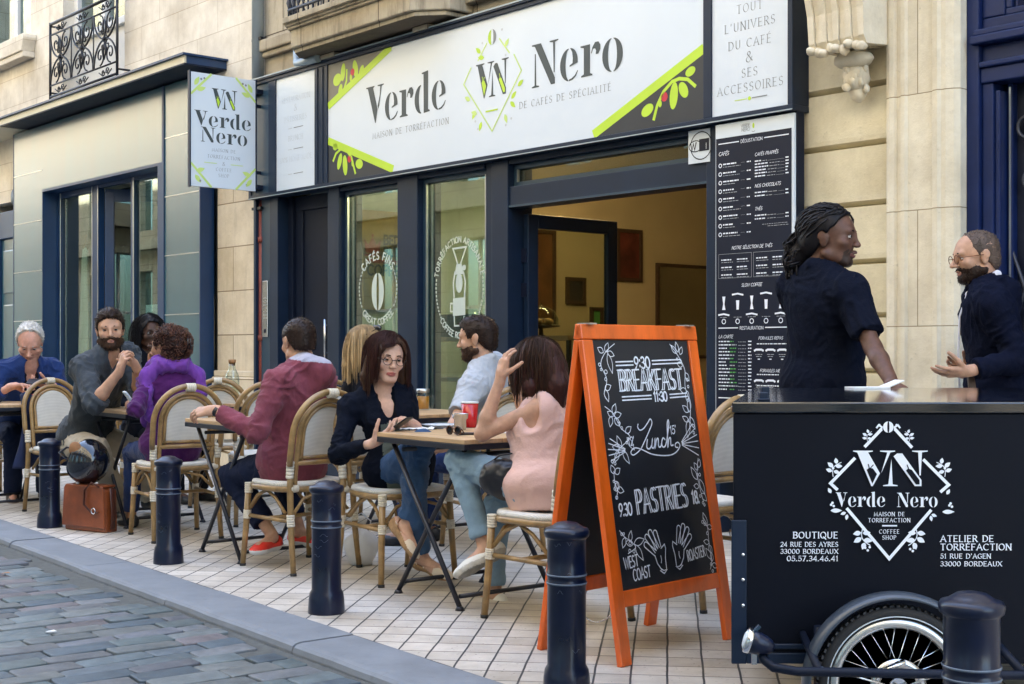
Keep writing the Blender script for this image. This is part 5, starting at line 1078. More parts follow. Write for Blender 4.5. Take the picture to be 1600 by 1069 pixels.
sprig([(.80, .985), (.88, .93), (.93, .87), (.91, .80), (.94, .72), (.90, .62)], [(.88, .95, .06, .026, 100), (.86, .945, .06, .026, 130), (.90, .94, .05, .026, 60), (.91, .89, .05, .028, 160), (.93, .86, .055, .03, -60), (.92, .78, .06, .03, 170), (.93, .78, .055, .03, -110), (.92, .69, .09, .03, 80), (.91, .69, .06, .03, 140), (.92, .67, .08, .03, -65), (.90, .66, .11, .034, -105), (.90, .65, .06, .028, 150)], [(.86, .92, .006), (.90, .91, .006), (.95, .83, .008), (.95, .80, .007), (.92, .74, .007), (.95, .63, .008), (.94, .60, .007)])
sprig([(.06, .47), (.05, .43), (.07, .39), (.04, .36)], [(.07, .46, .05, .03, 30), (.06, .46, .05, .03, 110), (.06, .43, .05, .028, -60), (.07, .40, .055, .03, -20), (.05, .39, .05, .026, 70)], [(.03, .43, .006), (.03, .40, .007), (.05, .365, .008)])
sprig([(.02, .235), (.08, .21), (.14, .185), (.18, .16), (.10, .14)], [(.09, .205, .06, .028, -120), (.13, .185, .06, .026, 70), (.17, .175, .09, .035, 10), (.16, .175, .06, .03, 165), (.18, .17, .10, .034, -60)], [(.06, .22, .007), (.08, .22, .006), (.13, .18, .009), (.16, .145, .008), (.12, .15, .008)])
sprig([(.97, .49), (.92, .43), (.93, .36), (.97, .30)], [(.95, .45, .05, .026, 70), (.93, .44, .05, .026, 120), (.91, .40, .085, .032, 120), (.94, .40, .09, .03, -70), (.92, .37, .045, .026, 170), (.94, .34, .06, .03, -50)], [(.92, .42, .007), (.95, .42, .008), (.92, .33, .007), (.95, .30, .007), (.98, .29, .006)])
sprig([(.92, .24), (.98, .20), (.97, .14), (.985, .06), (.93, .02)], [(.97, .20, .08, .03, 105), (.98, .20, .045, .026, -20), (.97, .13, .05, .026, 165), (.96, .12, .05, .028, -70), (.975, .06, .075, .03, 120), (.98, .05, .05, .026, 80), (.985, .04, .05, .026, -30)], [(.91, .22, .008), (.93, .21, .007), (.96, .17, .008), (.95, .04, .007), (.97, .01, .007)])
D.build('chalk_lettering', 'chalk', bd, normals=False)
# ================================================================ black cargo cart
mat('cart_black', (.0038, .0052, .0105), .5, dirt=.0, spec=.12, var=.12, vs=3, bump=.04, bs=120)
mat('cart_top', (.010, .013, .018), .09, var=.3, vs=3, coat=1., bump=.06, bs=3, stretch=(2, 8, 1))
mat('fender_grey', (.045, .06, .085), .35, var=.2, coat=.3)
mat('tyre', (.012, .012, .014), .7, var=.2, bump=.3, bs=120)
mat('chrome', (.75, .77, .8), .12, metal=1., var=.05)
ct = thing('cargo_cart', 'black cargo tricycle box printed with white logo and addresses, with chrome lamp and spoked wheel', 'cargo cart', place(.61, 3.72, 0), org=(.61, 3.72, 0))
q = 3.72/2100; PX = lambda px: (px-800)*q; PZ = lambda py: EYE-(py-548)*q
b = MB(); foot = [(.612, 3.72), (1.95, 3.70), (2.28, 5.13), (.93, 5.13)]; b.prism(foot, .245, .936, ax='z'); b.build('box', 'cart_black', ct, bevel=.004)
b = MB(); b.prism([(.607, 3.712), (1.96, 3.692), (2.29, 5.14), (.926, 5.14)], .938, .968, ax='z'); b.build('lid', 'cart_top', ct, bevel=.004)
b = MB(); b.box(.606, .648, 3.709, 3.717, .245, PZ(812)); b.box(.648, 1.95, 3.711, 3.718, .245, .275); b.box(.648, 1.95, 3.711, 3.718, .285, .30); b.build('trim', 'navy', ct, bevel=.003)
for py in (866, 945, 905): b = MB(); b.ball((PX(1160), 3.708, PZ(py)), (.0055, .004, .0055), 6); b.build('bolt', 'chrome', ct)
b = MB(); b.box(.70, .725, 3.80, 3.83, .968, .992); b.box(.695, .73, 3.795, 3.835, .968, .975); b.box(.79, .815, 4.25, 4.28, .968, .995); b.build('clamp', 'navy', ct, bevel=.003)
D = Decal((0, 3.7075, 0), (1, 0, 0), (0, 0, 1), lift=.012); D.o.y = 3.72
lw = .0085; S = lambda pts, w=lw: D.stroke([(PX(a), PZ(c)) for a, c in pts], w, 0)
S([(1322, 794.3), (1387.5, 872), (1452, 797)]); S([(1333.3, 716), (1296, 754.6), (1306, 764)]); S([(1441.3, 718.3), (1480, 757), (1468, 767.4)]); S([(1374.7, 671), (1350, 697)]); S([(1397, 671), (1422, 698)])
S([(1375, 672), (1376, 667), (1371, 664), (1368, 668)], .005); S([(1396.5, 672), (1396, 667), (1401, 664), (1404, 668)], .005)
bc = (PX(1386), PZ(667)); D.poly(crescent(bc[0], bc[1], (.0145, .0155), (.002, .015), 95, 265, dx=-.001), 0); D.poly(crescent(bc[0], bc[1], (.0145, .0155), (.002, .015), -85, 85, dx=.001), 0)
cx = PX(1386); D.warp = lambda x, y: (cx+(x-cx)*1.46, y); monogram(D, cx, PZ(759), .098, 0, 1); D.warp = None
fat_text(D, 'Verde', PX(1304.5), PZ(791), .0393, 0, .05, sx=1.02); fat_text(D, 'Nero', PX(1399.5), PZ(791.5), .0393, 0, .05, sx=1.02)
for t_, y_ in (('MAISON DE', 805.5), ('TORREFACTION', 815), ('COFFEE', 832.7), ('SHOP', 842)): D.text(t_, PX(1387.5), PZ(y_), .0106, .17, 0, .30, 'c', True, .45)
D.stroke([(PX(1377), PZ(820.6)), (PX(1399), PZ(820.6))], .004)
def fit(t_, px, py, h, wpx, al): D.text(t_, PX(px), PZ(py), h, .19, 0, .22, al, True, .5, sx=wpx*q/D.width(t_, h, .22))
fit('BOUTIQUE', 1307, 840, .0168, 69, 'r'); fit('24 RUE DES AYRES', 1307.5, 853, .0122, 89, 'r'); fit('33000 BORDEAUX', 1307.5, 864, .0122, 89, 'r'); fit('05.57.34.46.41', 1307.5, 875.5, .0135, 79, 'r')
fit('ATELIER DE', 1467.5, 845.5, .0168, 82, 'l'); fit('TORRÉFACTION', 1467.5, 858.5, .0168, 110, 'l'); fit("51 RUE D'AGEN", 1467.5, 871.5, .0125, 78, 'l'); fit('33000 BORDEAUX', 1467.5, 883.5, .0125, 95, 'l')
def twig(px, py, a, L=.05, fl=1): branch(D, PX(px), PZ(py), L, math.radians(a), 0, None, fl)
twig(1347, 822, -70, .055, -1); twig(1428, 822, -110, .055, 1); twig(1300, 744, 60, .045, 1); twig(1474, 744, 120, .045, -1); twig(1354, 690, 70, .03, 1); twig(1418, 690, 110, .03, -1)
for a_, c_, L_, w_, r_ in ((1297, 770, .017, .010, 120), (1477, 772, .017, .010, 60), (1296, 797, .032, .012, 0), (1470, 799, .034, .012, 0), (1320, 800, .016, .009, 200), (1322, 803, .016, .009, -100), (1453, 803, .016, .009, -20), (1452, 805, .016, .009, -80)): D.leaf(PX(a_), PZ(c_), L_, w_, math.radians(r_), 0)
for a_, c_ in ((1297, 788), (1301, 790), (1299, 785), (1481, 789), (1485, 791), (1483, 786), (1350, 855), (1354, 859), (1357, 854), (1420, 857), (1424, 860), (1426, 855), (1372, 664), (1399, 664), (1300, 731), (1474, 731)): D.ell(PX(a_), PZ(c_), .0036, m=0, n=10)
D.build('lettering', ['white_ink', 'cart_black'], bpy.data.objects['box'] if False else ct, normals=False)
# wheel
wc = Vector((1.027, 3.60, .215)); MW = Matrix.Translation(wc) @ Matrix.Rotation(PI/2, 4, 'X')
def ringm(R, r, m=0, n=64, k=10, sq=1.): 
    b.tube([wc+Vector((R*math.cos(2*PI*i/n), 0, R*math.sin(2*PI*i/n))) for i in range(n)], r, k, m, closed=True)
b = MB(); ringm(.194, .0205)
for i in range(72):
    a = 2*PI*i/72
    for sy in (-1, 1): b.obox(wc+Vector((.2125*math.cos(a+.02*sy), sy*.009, .2125*math.sin(a+.02*sy))), Vector((math.cos(a), 0, math.sin(a)))*.0028, Vector((-math.sin(a), sy*.4, math.cos(a)))*.005, Vector((0, 1, 0))*.005)
wh = b.build('wheel', 'tyre', ct); b = MB()
for R, r in ((.1855, .0018),): b.tube([wc+Vector((R*math.cos(2*PI*i/64), -.0185, R*math.sin(2*PI*i/64))) for i in range(64)], r, 5, closed=True)
b.build('reflective_stripe', 'sign_white', wh)
b = MB(); b.lathe([(.176, -.013), (.178, -.008), (.170, .0), (.178, .008), (.176, .013), (.158, .013), (.152, .006), (.152, -.006), (.158, -.013), (.176, -.013)], 64, M=MW); b.build('rim', 'silver', wh)
b = MB(); rs_ = random.Random(2)
for i in range(28):
    a = 2*PI*i/28; sy = 1 if i % 2 else -1; c = 1 if (i//2) % 2 else -1
    b.tube([wc+Vector((.022*math.cos(a+c*1.1), sy*.022, .022*math.sin(a+c*1.1))), wc+Vector((.155*math.cos(a), sy*.002, .155*math.sin(a)))], .0011, 5)
b.build('spoke', 'chrome', wh)
b = MB(); b.lathe([(.024, -.026), (.024, -.02), (.014, -.018), (.014, .018), (.024, .02), (.024, .026)], 20, M=MW); b.lathe([(.006, -.05), (.006, .06)], 10, M=MW); b.build('hub', 'chrome', wh)
b = MB(); b.lathe([(.05, .024), (.075, .024), (.075, .027), (.05, .027), (.05, .024)], 40, M=MW); b.build('brake_disc', 'steel', wh)
b = MB(); n = 40; vs = []; fs = []
for i in range(n+1):
    a = math.radians(-5+195*i/n)
    for y, R in ((-.036, .234), (-.034, .242), (-.018, .249), (0, .251), (.018, .249), (.034, .242), (.036, .234)): vs.append(wc+Vector((R*math.cos(a), y, R*math.sin(a))))
fs = [(i*7+j, i*7+j+1, (i+1)*7+j+1, (i+1)*7+j) for i in range(n) for j in range(6)]; b.add(vs, fs, 0, True); o = b.build('fender', 'fender_grey', ct); sm = o.modifiers.new('thickness', 'SOLIDIFY'); sm.thickness = .003
b = MB()
for a in (20, 165): a = math.radians(a); b.tube([wc+Vector((.24*math.cos(a), -.036, .24*math.sin(a))), wc+Vector((0, -.04, 0))], .003, 6)
b.tube([wc+Vector((-.06, -.045, .045)), wc+Vector((.01, -.05, .075))], [.012, .016], 10, flat=.4); b.build('fender_stay', 'chrome', ct)
b = MB(); b.tube([(.655, 3.56, .33), (.66, 3.52, .30), (.68, 3.50, .285), (.74, 3.49, .277), (1.2, 3.48, .270), (1.6, 3.48, .268), (1.95, 3.5, .268)], .0125, 12); b.tube([(.80, 3.70, .33), (.80, 3.50, .275)], .011, 10); b.tube([(.655, 3.56, .33), (.66, 3.70, .34)], .011, 10); b.tube([(1.30, 3.70, .34), (1.33, 3.49, .27)], .012, 10); b.build('bumper_bar', 'navy_dark', ct)
b = MB(); b.tube([(.84, 3.66, .1), (.84, 3.66, .36)], .018, 10); b.tube([(.84, 3.66, .12), wc+Vector((0, .06, -.02))], .016, 10); b.tube([(1.25, 3.66, .14), (1.22, 3.68, .42)], .018, 10); b.build('axle_frame', 'navy_dark', ct)
# lamp
lc = W(1180, 1004, 3.53); ax = Vector((-.93, .10, .28)).normalized(); ML = Matrix.Translation(lc) @ ax.to_track_quat('Z', 'Y').to_matrix().to_4x4()
b = MB(); b.lathe([(0, -.052), (.010, -.050), (.019, -.042), (.026, -.027), (.030, -.006), (.031, .012)], 24, M=ML); lb_ = b.build('headlight', 'bollard_paint', ct); b = MB(); b.lathe([(.031, .010), (.0335, .012), (.0340, .022), (.032, .026), (.029, .026)], 24, M=ML); b.build('ring', 'chrome', lb_); b = MB(); b.lathe([(.029, .025), (.018, .031), (0, .033)], 20, M=ML); b.build('lens', 'sign_white', lb_); b = MB(); b.bar(lc+Vector((0, 0, .031)), lc+Vector((.012, 0, .044)), .012, .008); b.build('switch', 'navy_panel', lb_)
b = MB(); b.box(lc.x-.01, lc.x+.004, lc.y-.002, lc.y+.002, lc.z-.058, lc.z-.03); b.build('bracket', 'steel', lb_)
# ================================================================ small things on and around the tables
mat('mug_red', (.50, .008, .012), .25, var=.08, coat=.4); mat('paper_white', (.74, .76, .78), .7, var=.04); mat('tea', (.62, .24, .012), .15, var=.15); mat('cork', (.3, .16, .07), .8, var=.3, vs=40)
mat('leather', (.22, .055, .016), .33, var=.4, vs=5, bump=.2, bs=60, coat=.3, dirt=.35); mat('leather_dark', (.06, .015, .008), .4, var=.3, bump=.15, bs=80); mat('helmet_shell', (.006, .008, .014), .12, var=.1, coat=.8); mat('helmet_lining', (.25, .12, .05), .85, var=.2, bump=.3, bs=90); mat('plastic_black', (.01, .01, .014), .35, var=.1); mat('tortoise', (.06, .02, .008), .25, var=.6, vs=40); mat('lens_dark', (.01, .008, .01), .05, coat=.5)
glass('bottle_glass', (.93, .95, .94), .02, .2); mat('plastic_white', (.68, .70, .74), .4, var=.08, vs=12)
TZ = .735
def on(nm, lab, cat, px, py, zz=TZ, group=None):
    d = (EYE-zz)*2100/(py-548); x = (px-800)/2100*d; t = thing(nm, lab, cat, place(x, d, 0, zz), group); return t
def mug(t, m, r=.04, h=.09, side=1):
    b = MB(); b.lathe([(r*.8, 0), (r*.95, .003), (r, .02), (r, h), (r*.92, h), (r*.9, .008), (0, .006)], 24); b.build('body', m, t); b = MB(); b.tube([(side*r*math.cos(0), 0, h*.8), (side*(r+.022), 0, h*.78), (side*(r+.03), 0, h*.5), (side*(r+.02), 0, h*.25), (side*r, 0, h*.2)], .006, 8); b.build('handle', m, t)
t = on('cup', 'tall red cup with white rim on the nearest table between the two women', 'cup', 734, 668); b = MB(); b.lathe([(.031, 0), (.033, .002), (.043, .118)], 24); b.build('body', 'mug_red', t); b = MB(); b.lathe([(.043, .118), (.045, .120), (.045, .126), (.041, .126), (.030, .01), (0, .008)], 24); b.build('rim', 'cup_white', t)
t = on('metal_cup', 'brushed steel beaker beside the red cup', 'cup', 719, 672); b = MB(); b.lathe([(.026, 0), (.028, .004), (.029, .05), (.037, .055), (.039, .075), (.041, .078), (.036, .078), (.027, .05), (.0, .04)], 24); b.build('body', 'steel', t)
t = on('sunglasses', 'folded tortoiseshell sunglasses lying at the table corner', 'sunglasses', 709, 680)
b = MB()
for sx in (-.033, .033): b.tube([(sx+.024*math.cos(a), .0, .021+.019*math.sin(a)) for a in np.linspace(0, 2*PI, 17)[:-1]], .003, 6, closed=True); b.tube([(sx*1.8, 0, .03), (sx*1.6, .02, .012), (-sx*.2, .03, .006)], .0026, 6)
b.tube([(-.012, 0, .028), (.012, 0, .028)], .003, 6); b.build('frame', 'tortoise', t); b = MB(); [b.lathe([(0, 0), (.023, 0)], 16, M=Matrix.Translation((sx, 0, .021)) @ Matrix.Rotation(PI/2, 4, 'X') @ Matrix.Diagonal((1, .82, 1, 1))) for sx in (-.033, .033)]; b.build('lens', 'lens_dark', t); t.rotation_euler.z = -.95
t = on('plate', 'white plate on the nearest table beside the woman in glasses', 'plate', 690, 668); b = MB(); b.lathe([(.05, 0), (.06, .002), (.10, .014), (.102, .016), (.06, .006), (0, .005)], 32); b.build('dish', 'paper_white', t)
t = on('paper_napkin', 'crumpled white paper napkin at the edge of the nearest table', 'napkin', 652, 671)
b = MB(); n = 10; b.add([((i/n-.5)*.16, (j/n-.5)*.13, .004+.012*abs(noise.noise((i*.5, j*.5, 1)))) for j in range(n+1) for i in range(n+1)], [(j*(n+1)+i, j*(n+1)+i+1, (j+1)*(n+1)+i+1, (j+1)*(n+1)+i) for j in range(n) for i in range(n)]); b.build('sheet', 'paper_white', t)
t = on('phone', 'black phone lying flat on the nearest table before the red cup', 'phone', 738, 679); b = MB(); b.box(-.075, .075, -.036, .036, .0, .009); b.build('body', 'plastic_black', t, bevel=.003); t.rotation_euler.z = .3
t = on('paper_sheet', 'white sheet of paper under the elbow of the woman in pink', 'paper', 800, 676); b = MB(); b.box(-.10, .10, -.07, .07, 0, .004); b.build('sheet', 'paper_white', t); t.rotation_euler.z = -.4
t = on('tea_jar', 'handled glass jar of amber tea on the table behind the woman in glasses', 'jar', 661, 641, TZ)
b = MB(); b.lathe([(.035, .0), (.041, .005), (.042, .09), (.038, .105), (.038, .13), (.036, .13), (.036, .105), (.039, .09), (.039, .008), (0, .007)], 24); b.build('jar_glass', 'bottle_glass', t); b = MB(); b.lathe([(.036, .009), (.0385, .012), (.0385, .088), (0, .088)], 24); b.build('tea', 'tea', t); b = MB(); b.tube([(.042, 0, .09), (.068, 0, .088), (.072, 0, .05), (.062, 0, .025), (.042, 0, .022)], .005, 8); b.build('handle', 'bottle_glass', t); b = MB(); b.lathe([(.039, .112), (.041, .114), (.041, .135), (.036, .135)], 24); b.build('lid', 'silver', t)
t = on('paper_bag', 'white paper bag with looped handle standing on the table behind the plate', 'bag', 636, 652, TZ); b = MB(); b.box(-.06, .06, -.03, .03, 0, .05); b.build('bag_body', 'paper_white', t, bevel=.006); b = MB(); b.tube([(-.03, 0, .05), (-.03, 0, .10), (-.01, 0, .125), (.02, 0, .12), (.035, 0, .09), (.035, 0, .05)], .004, 6); b.build('handle', 'plastic_white', t)
bp_ = TB[5].matrix_world.translation; t = thing('water_bottle', 'clear glass water bottle with cork stopper on the table by the pier', 'bottle', place(-2.04, 9.80, 0, TZ))
b = MB(); b.lathe([(.04, 0), (.05, .006), (.051, .17), (.046, .20), (.028, .235), (.024, .25), (.024, .285), (.021, .285), (.021, .25), (.042, .2), (.047, .17), (.047, .008), (0, .008)], 28); b.build('bottle_glass', 'bottle_glass', t); b = MB(); b.lathe([(.046, .009), (.0468, .012), (.0468, .11), (0, .11)], 24); b.build('water', 'pane_door', t); b = MB(); b.lathe([(.021, .265), (.022, .285), (.027, .287), (.028, .31), (0, .312)], 18); b.build('stopper', 'cork', t)
t = on('paper_menu', 'white printed sheet on the table in front of the man in maroon', 'paper', 418, 656); b = MB(); b.box(-.15, .15, -.1, .1, 0, .004); b.build('sheet', 'paper_white', t); t.rotation_euler.z = -.6
t = on('phone', 'dark phone lying on the table between the bearded man and the woman in purple', 'phone', 152, 631); b = MB(); b.box(-.07, .07, -.034, .034, .0, .009); b.build('body', 'plastic_black', t, bevel=.003)
t = thing('cup', 'red coffee cup on a red saucer in front of the old man', 'cup', place(-3.39, 9.62, 0, TZ)); b = MB(); b.lathe([(.04, 0), (.07, .008), (.072, .011), (.03, .006)], 24); b.build('saucer', 'mug_red', t); b = MB(); b.lathe([(.025, .008), (.04, .02), (.046, .065), (.042, .065), (.03, .015), (0, .012)], 20); b.build('body', 'mug_red', t)
b = MB(); b.tube([(.01, 0, .06), (.05, .0, .115)], .004, 6); mat('orange_plastic', (.6, .12, .01), .4); b.build('stirrer', 'orange_plastic', t)
# satchel, helmet, jacket
st = thing('satchel', 'brown leather satchel standing on the pavement beside the first bollard', 'bag', place(-2.60, 8.30, -.55))
b = MB(); b.prism([(-.185, .0), (.185, .0), (.175, .25), (.16, .27), (-.15, .27), (-.165, .25)], -.05, .05); b.build('bag_body', 'leather', st, bevel=.014, seg=3)
b = MB(); b.prism([(-.19, .03), (.19, .03), (.18, .265), (.165, .285), (-.155, .285), (-.17, .265)], -.066, -.053); b.box(-.16, .165, -.06, .05, .272, .286); b.build('flap', 'leather', st, bevel=.006)
b = MB(); b.tube([(.15, -.07, .28), (.10, -.085, .31), (.04, -.085, .26), (.03, -.082, .17), (.10, -.08, .12), (.16, -.08, .13)], .009, 6, flat=.35); b.tube([(.185, 0, .27), (.2, .0, .12), (.19, 0, .02)], .02, 8, flat=.3); b.build('strap', 'leather_dark', st); b = MB(); b.tube([(.12+.018*math.cos(a), -.088, .135+.018*math.sin(a)) for a in np.linspace(0, 6.28, 9)[:-1]], .003, 6, closed=True); b.build('buckle', 'chrome', st)
hm = thing('helmet', 'glossy black open face motorcycle helmet with brown lining on the satchel', 'helmet', Matrix.Translation((-2.64, 8.36, .42)) @ Matrix.Rotation(-.5, 4, 'Z') @ Matrix.Rotation(2.3, 4, 'Y'))
b = MB(); vs = []; fs = []; n, k = 18, 30
for i in range(n+1):
    for j in range(k):
        a = 2*PI*j/k; tmax = 1.95+.35*math.cos(a-PI); tt = tmax*i/n; vs.append((.145*math.sin(tt)*math.cos(a), .128*math.sin(tt)*math.sin(a), .14*math.cos(tt)))
fs = [(i*k+j, i*k+(j+1) % k, (i+1)*k+(j+1) % k, (i+1)*k+j) for i in range(n) for j in range(k)]; b.add(vs, fs, 0, True); o = b.build('shell', 'helmet_shell', hm); sm = o.modifiers.new('thickness', 'SOLIDIFY'); sm.thickness = .008
b = MB(); b.add([(x*.93, y*.92, z*.93) for x, y, z in vs], fs, 0, True); o = b.build('lining', 'helmet_lining', hm); sm = o.modifiers.new('thickness', 'SOLIDIFY'); sm.thickness = .02

for s_ in (-1, 1): b = MB(); b.ball((.05*s_, s_*.085, -.06), (.05, .028, .055), 8); b.build('cheek_pad', 'helmet_lining', hm)
b = MB(); b.tube([(.02, -.12, -.04), (.05, -.10, -.14), (.06, -.0, -.19), (.03, .1, -.12), (.02, .12, -.04)], .008, 6, flat=.3); b.build('strap', 'plastic_black', hm); b = MB(); b.box(.09, .13, -.06, .06, .06, .075); b.build('badge', 'sign_white', hm)
mat('jacket_navy', (.010, .02, .07), .8, var=.25, vs=6, bump=.4, bs=30, bdist=.01)
jk = thing('jacket', 'dark navy jacket hung over the back of the bearded man\'s chair', 'jacket', CH['beard'].matrix_world.copy())
b = MB(); n, k = 20, 22; vs = []
for j in range(k+1):
    f = j/k
    for i in range(n+1):
        u = i/n*2-1; z = .80-.50*f; x = u*(.19+.05*f)+.02*math.sin(5*f+u*3); y = -.262-.085*((max(z, .45)-.45)/.45)**1.15+.05-.085-.028*math.sin(u*9+f*4)*f-.05*(1-u*u)*f
        vs.append((x, y, z+.03*noise.noise((u*2, f*3, 4))))
b.add(vs, [(j*(n+1)+i, j*(n+1)+i+1, (j+1)*(n+1)+i+1, (j+1)*(n+1)+i) for j in range(k) for i in range(n)], 0, True); o = b.build('cloth', 'jacket_navy', jk); sm = o.modifiers.new('thickness', 'SOLIDIFY'); sm.thickness = .02
b = MB(); b.tube([(-.16, -.33, .78), (-.21, -.37, .62), (-.23, -.36, .42), (-.21, -.35, .30)], [.05, .055, .05, .045], 12); b.build('sleeve', 'jacket_navy', jk)
pb_ = thing('plastic_bag', 'white plastic bag on the paving under the chair of the woman in glasses', 'bag', place(-.78, 6.95, 0)); b = MB(); b.ball((0, 0, .09), (.09, .07, .10), 10); b.v = [(x+.02*noise.noise((x*14, y*14, z*14)), y+.02*noise.noise((x*14, y*14, z*14+5)), max(.0, z+.015*noise.noise((x*20, y*20, z*20)))) for x, y, z in b.v]; b.tube([(-.04, 0, .17), (-.05, 0, .24), (0, 0, .27), (.05, 0, .23), (.04, 0, .17)], .008, 6, flat=.4); b.build('bag_body', 'plastic_white', pb_)
nt_ = thing('notepad', 'open white notepad on the cart by the standing man\'s arm', 'notepad', place(1.33, 5.03, .1, .9685)); b = MB(); b.box(-.07, .07, -.05, .05, 0, .006); b.obox((.085, 0, .014), (.04, 0, .016), (0, .045, 0), (-.001, 0, .002)); b.build('sheet', 'paper_white', nt_)
Z_ = Vector((0, 0, 1))
# ================================================================ people: smooth distance fields turned into one surface each
F32 = np.float32
def axis_lines(lo, hi, fine, hf, hc):
    out = [lo]
    while out[-1] < hi:
        x = out[-1]; out.append(x+(hf if any(a-hc <= x <= b for a, b in fine) else hc))
    return np.array(out, F32)
class Field:
    def __init__(s, lo, hi, h, fine=(), hf=None):
        hf = hf or h
        s.ax = [axis_lines(lo[i], hi[i], [(f[0][i], f[1][i]) for f in fine], hf, h) for i in range(3)]
        s.d = np.full([len(a) for a in s.ax], .2, F32); s.h = h
    def sub(s, lo, hi):
        sl = []
        for i in range(3):
            a = int(np.searchsorted(s.ax[i], lo[i])); b = int(np.searchsorted(s.ax[i], hi[i]))
            if b-a < 1: return None
            sl.append(slice(max(0, a-1), b+1))
        sl = tuple(sl); X, Y, Z = np.meshgrid(s.ax[0][sl[0]], s.ax[1][sl[1]], s.ax[2][sl[2]], indexing='ij', sparse=True)
        return sl, X, Y, Z
    def mix(s, sl, n, k, op='add'):
        o = s.d[sl]
        if op == 'add':
            if k <= 0: s.d[sl] = np.minimum(o, n); return
            h = np.clip(.5+.5*(o-n)/k, 0, 1); s.d[sl] = o+(n-o)*h-k*h*(1-h)
        else:
            n = -n
            if k <= 0: s.d[sl] = np.maximum(o, n); return
            h = np.clip(.5-.5*(o-n)/k, 0, 1); s.d[sl] = o+(n-o)*h+k*h*(1-h)
    def cone(s, a, b, ra, rb, k=.02, op='add', flat=None):
        a, b = np.array(a, F32), np.array(b, F32); m = max(ra, rb)+k*2+.02
        q = s.sub(np.minimum(a, b)-m, np.maximum(a, b)+m)
        if q is None: return s
        sl, X, Y, Z = q; ba = b-a; L2 = float(ba@ba)+1e-9
        px, py, pz = X-a[0], Y-a[1], Z-a[2]; t = (px*ba[0]+py*ba[1]+pz*ba[2])/L2; tc = np.clip(t, 0, 1)
        d = np.sqrt((px-ba[0]*tc)**2+(py-ba[1]*tc)**2+(pz-ba[2]*tc)**2)-(ra+(rb-ra)*tc)
        if flat: L = math.sqrt(L2); d = np.maximum(d, (t-1)*L) if 'b' in flat else d; d = np.maximum(d, -t*L) if 'a' in flat else d
        s.mix(sl, d, k, op); return s
    def chain(s, pts, rs, k=.02, **kw):
        for i in range(len(pts)-1): s.cone(pts[i], pts[i+1], rs[i], rs[i+1], k, **kw)
        return s
    def ell(s, c, r, R=None, k=.02, op='add'):
        c = np.array(c, F32); r = np.array(r, F32); m = float(r.max())+k*2+.02
        q = s.sub(c-m, c+m)
        if q is None: return s
        sl, X, Y, Z = q; p = [X-c[0], Y-c[1], Z-c[2]]
        if R is not None: R = [np.array(v, F32) for v in R]; p = [p[0]*v[0]+p[1]*v[1]+p[2]*v[2] for v in R]
        k0 = np.sqrt((p[0]/r[0])**2+(p[1]/r[1])**2+(p[2]/r[2])**2); k1 = np.sqrt((p[0]/r[0]**2)**2+(p[1]/r[1]**2)**2+(p[2]/r[2]**2)**2)+1e-6
        s.mix(sl, k0*(k0-1)/k1, k, op); return s
    def half(s, p, n, k=0., box=None):
        """cuts away what lies beyond the plane through p facing n (within box)"""
        lo, hi = box if box else ([a[0] for a in s.ax], [a[-1] for a in s.ax]); q = s.sub(np.array(lo, F32), np.array(hi, F32))
        if q is None: return s
        sl, X, Y, Z = q; d = -((X-p[0])*n[0]+(Y-p[1])*n[1]+(Z-p[2])*n[2]); s.mix(sl, d+0*s.d[sl], k, 'sub'); return s
    def fn(s, f):
        X, Y, Z = np.meshgrid(*s.ax, indexing='ij', sparse=True); s.d = f(s.d, X, Y, Z).astype(F32); return s
    def mesh(s):
        d = s.d; I = d < 0; nx, ny, nz = d.shape
        cnt = np.zeros((nx-1, ny-1, nz-1), np.int8)
        for i in (0, 1):
            for j in (0, 1):
                for k in (0, 1): cnt += I[i:nx-1+i, j:ny-1+j, k:nz-1+k]
        act = (cnt > 0) & (cnt < 8); ci, cj, ck = np.nonzero(act); N = len(ci)
        idx = np.full(act.shape, -1, np.int32); idx[ci, cj, ck] = np.arange(N)
        acc = np.zeros((N, 3)); num = np.zeros(N)
        for axn in range(3):
            o = [a for a in range(3) if a != axn]
            for u in (0, 1):
                for v in (0, 1):
                    q = [ci.copy(), cj.copy(), ck.copy()]; q[o[0]] += u; q[o[1]] += v; e = [x.copy() for x in q]; e[axn] += 1
                    a, b = d[tuple(q)], d[tuple(e)]; m = (a < 0) != (b < 0); t = np.where(m, a/(a-b+1e-12), 0)
                    for w in range(3):
                        c0 = s.ax[w][q[w]]; c1 = s.ax[w][e[w]]; acc[:, w] += np.where(m, c0+(c1-c0)*t, 0)
                    num += m
        V = acc/np.maximum(num, 1)[:, None]; Q = []
        for axn in range(3):
            o = [a for a in range(3) if a != axn]
            A = [slice(0, -1) if w == axn else slice(1, -1) for w in range(3)]; B = list(A); B[axn] = slice(1, None)
            a, b = I[tuple(A)], I[tuple(B)]; m = a != b; p = list(np.nonzero(m)); 
            for w in o: p[w] = p[w]+1
            def cell(u, v):
                q = [x.copy() for x in p]; q[o[0]] -= u; q[o[1]] -= v; return idx[tuple(q)]
            f = np.stack([cell(1, 1), cell(0, 1), cell(0, 0), cell(1, 0)], 1); ins = a[m] if axn != 1 else ~a[m]
            f = np.where(ins[:, None], f, f[:, ::-1]); Q.append(f)
        Q = np.concatenate(Q); Q = Q[(Q >= 0).all(1)]; return V, Q
def relax(V, Q, it=2, w=.5):
    n = len(V)
    e = np.concatenate([Q[:, [0, 1]], Q[:, [1, 2]], Q[:, [2, 3]], Q[:, [3, 0]]]); e = np.concatenate([e, e[:, ::-1]])
    deg = np.bincount(e[:, 0], minlength=n)[:, None]+1e-9
    for _ in range(it):
        m = np.stack([np.bincount(e[:, 0], V[e[:, 1], k], n) for k in range(3)], 1)/deg; V = V+(m-V)*w
    return V
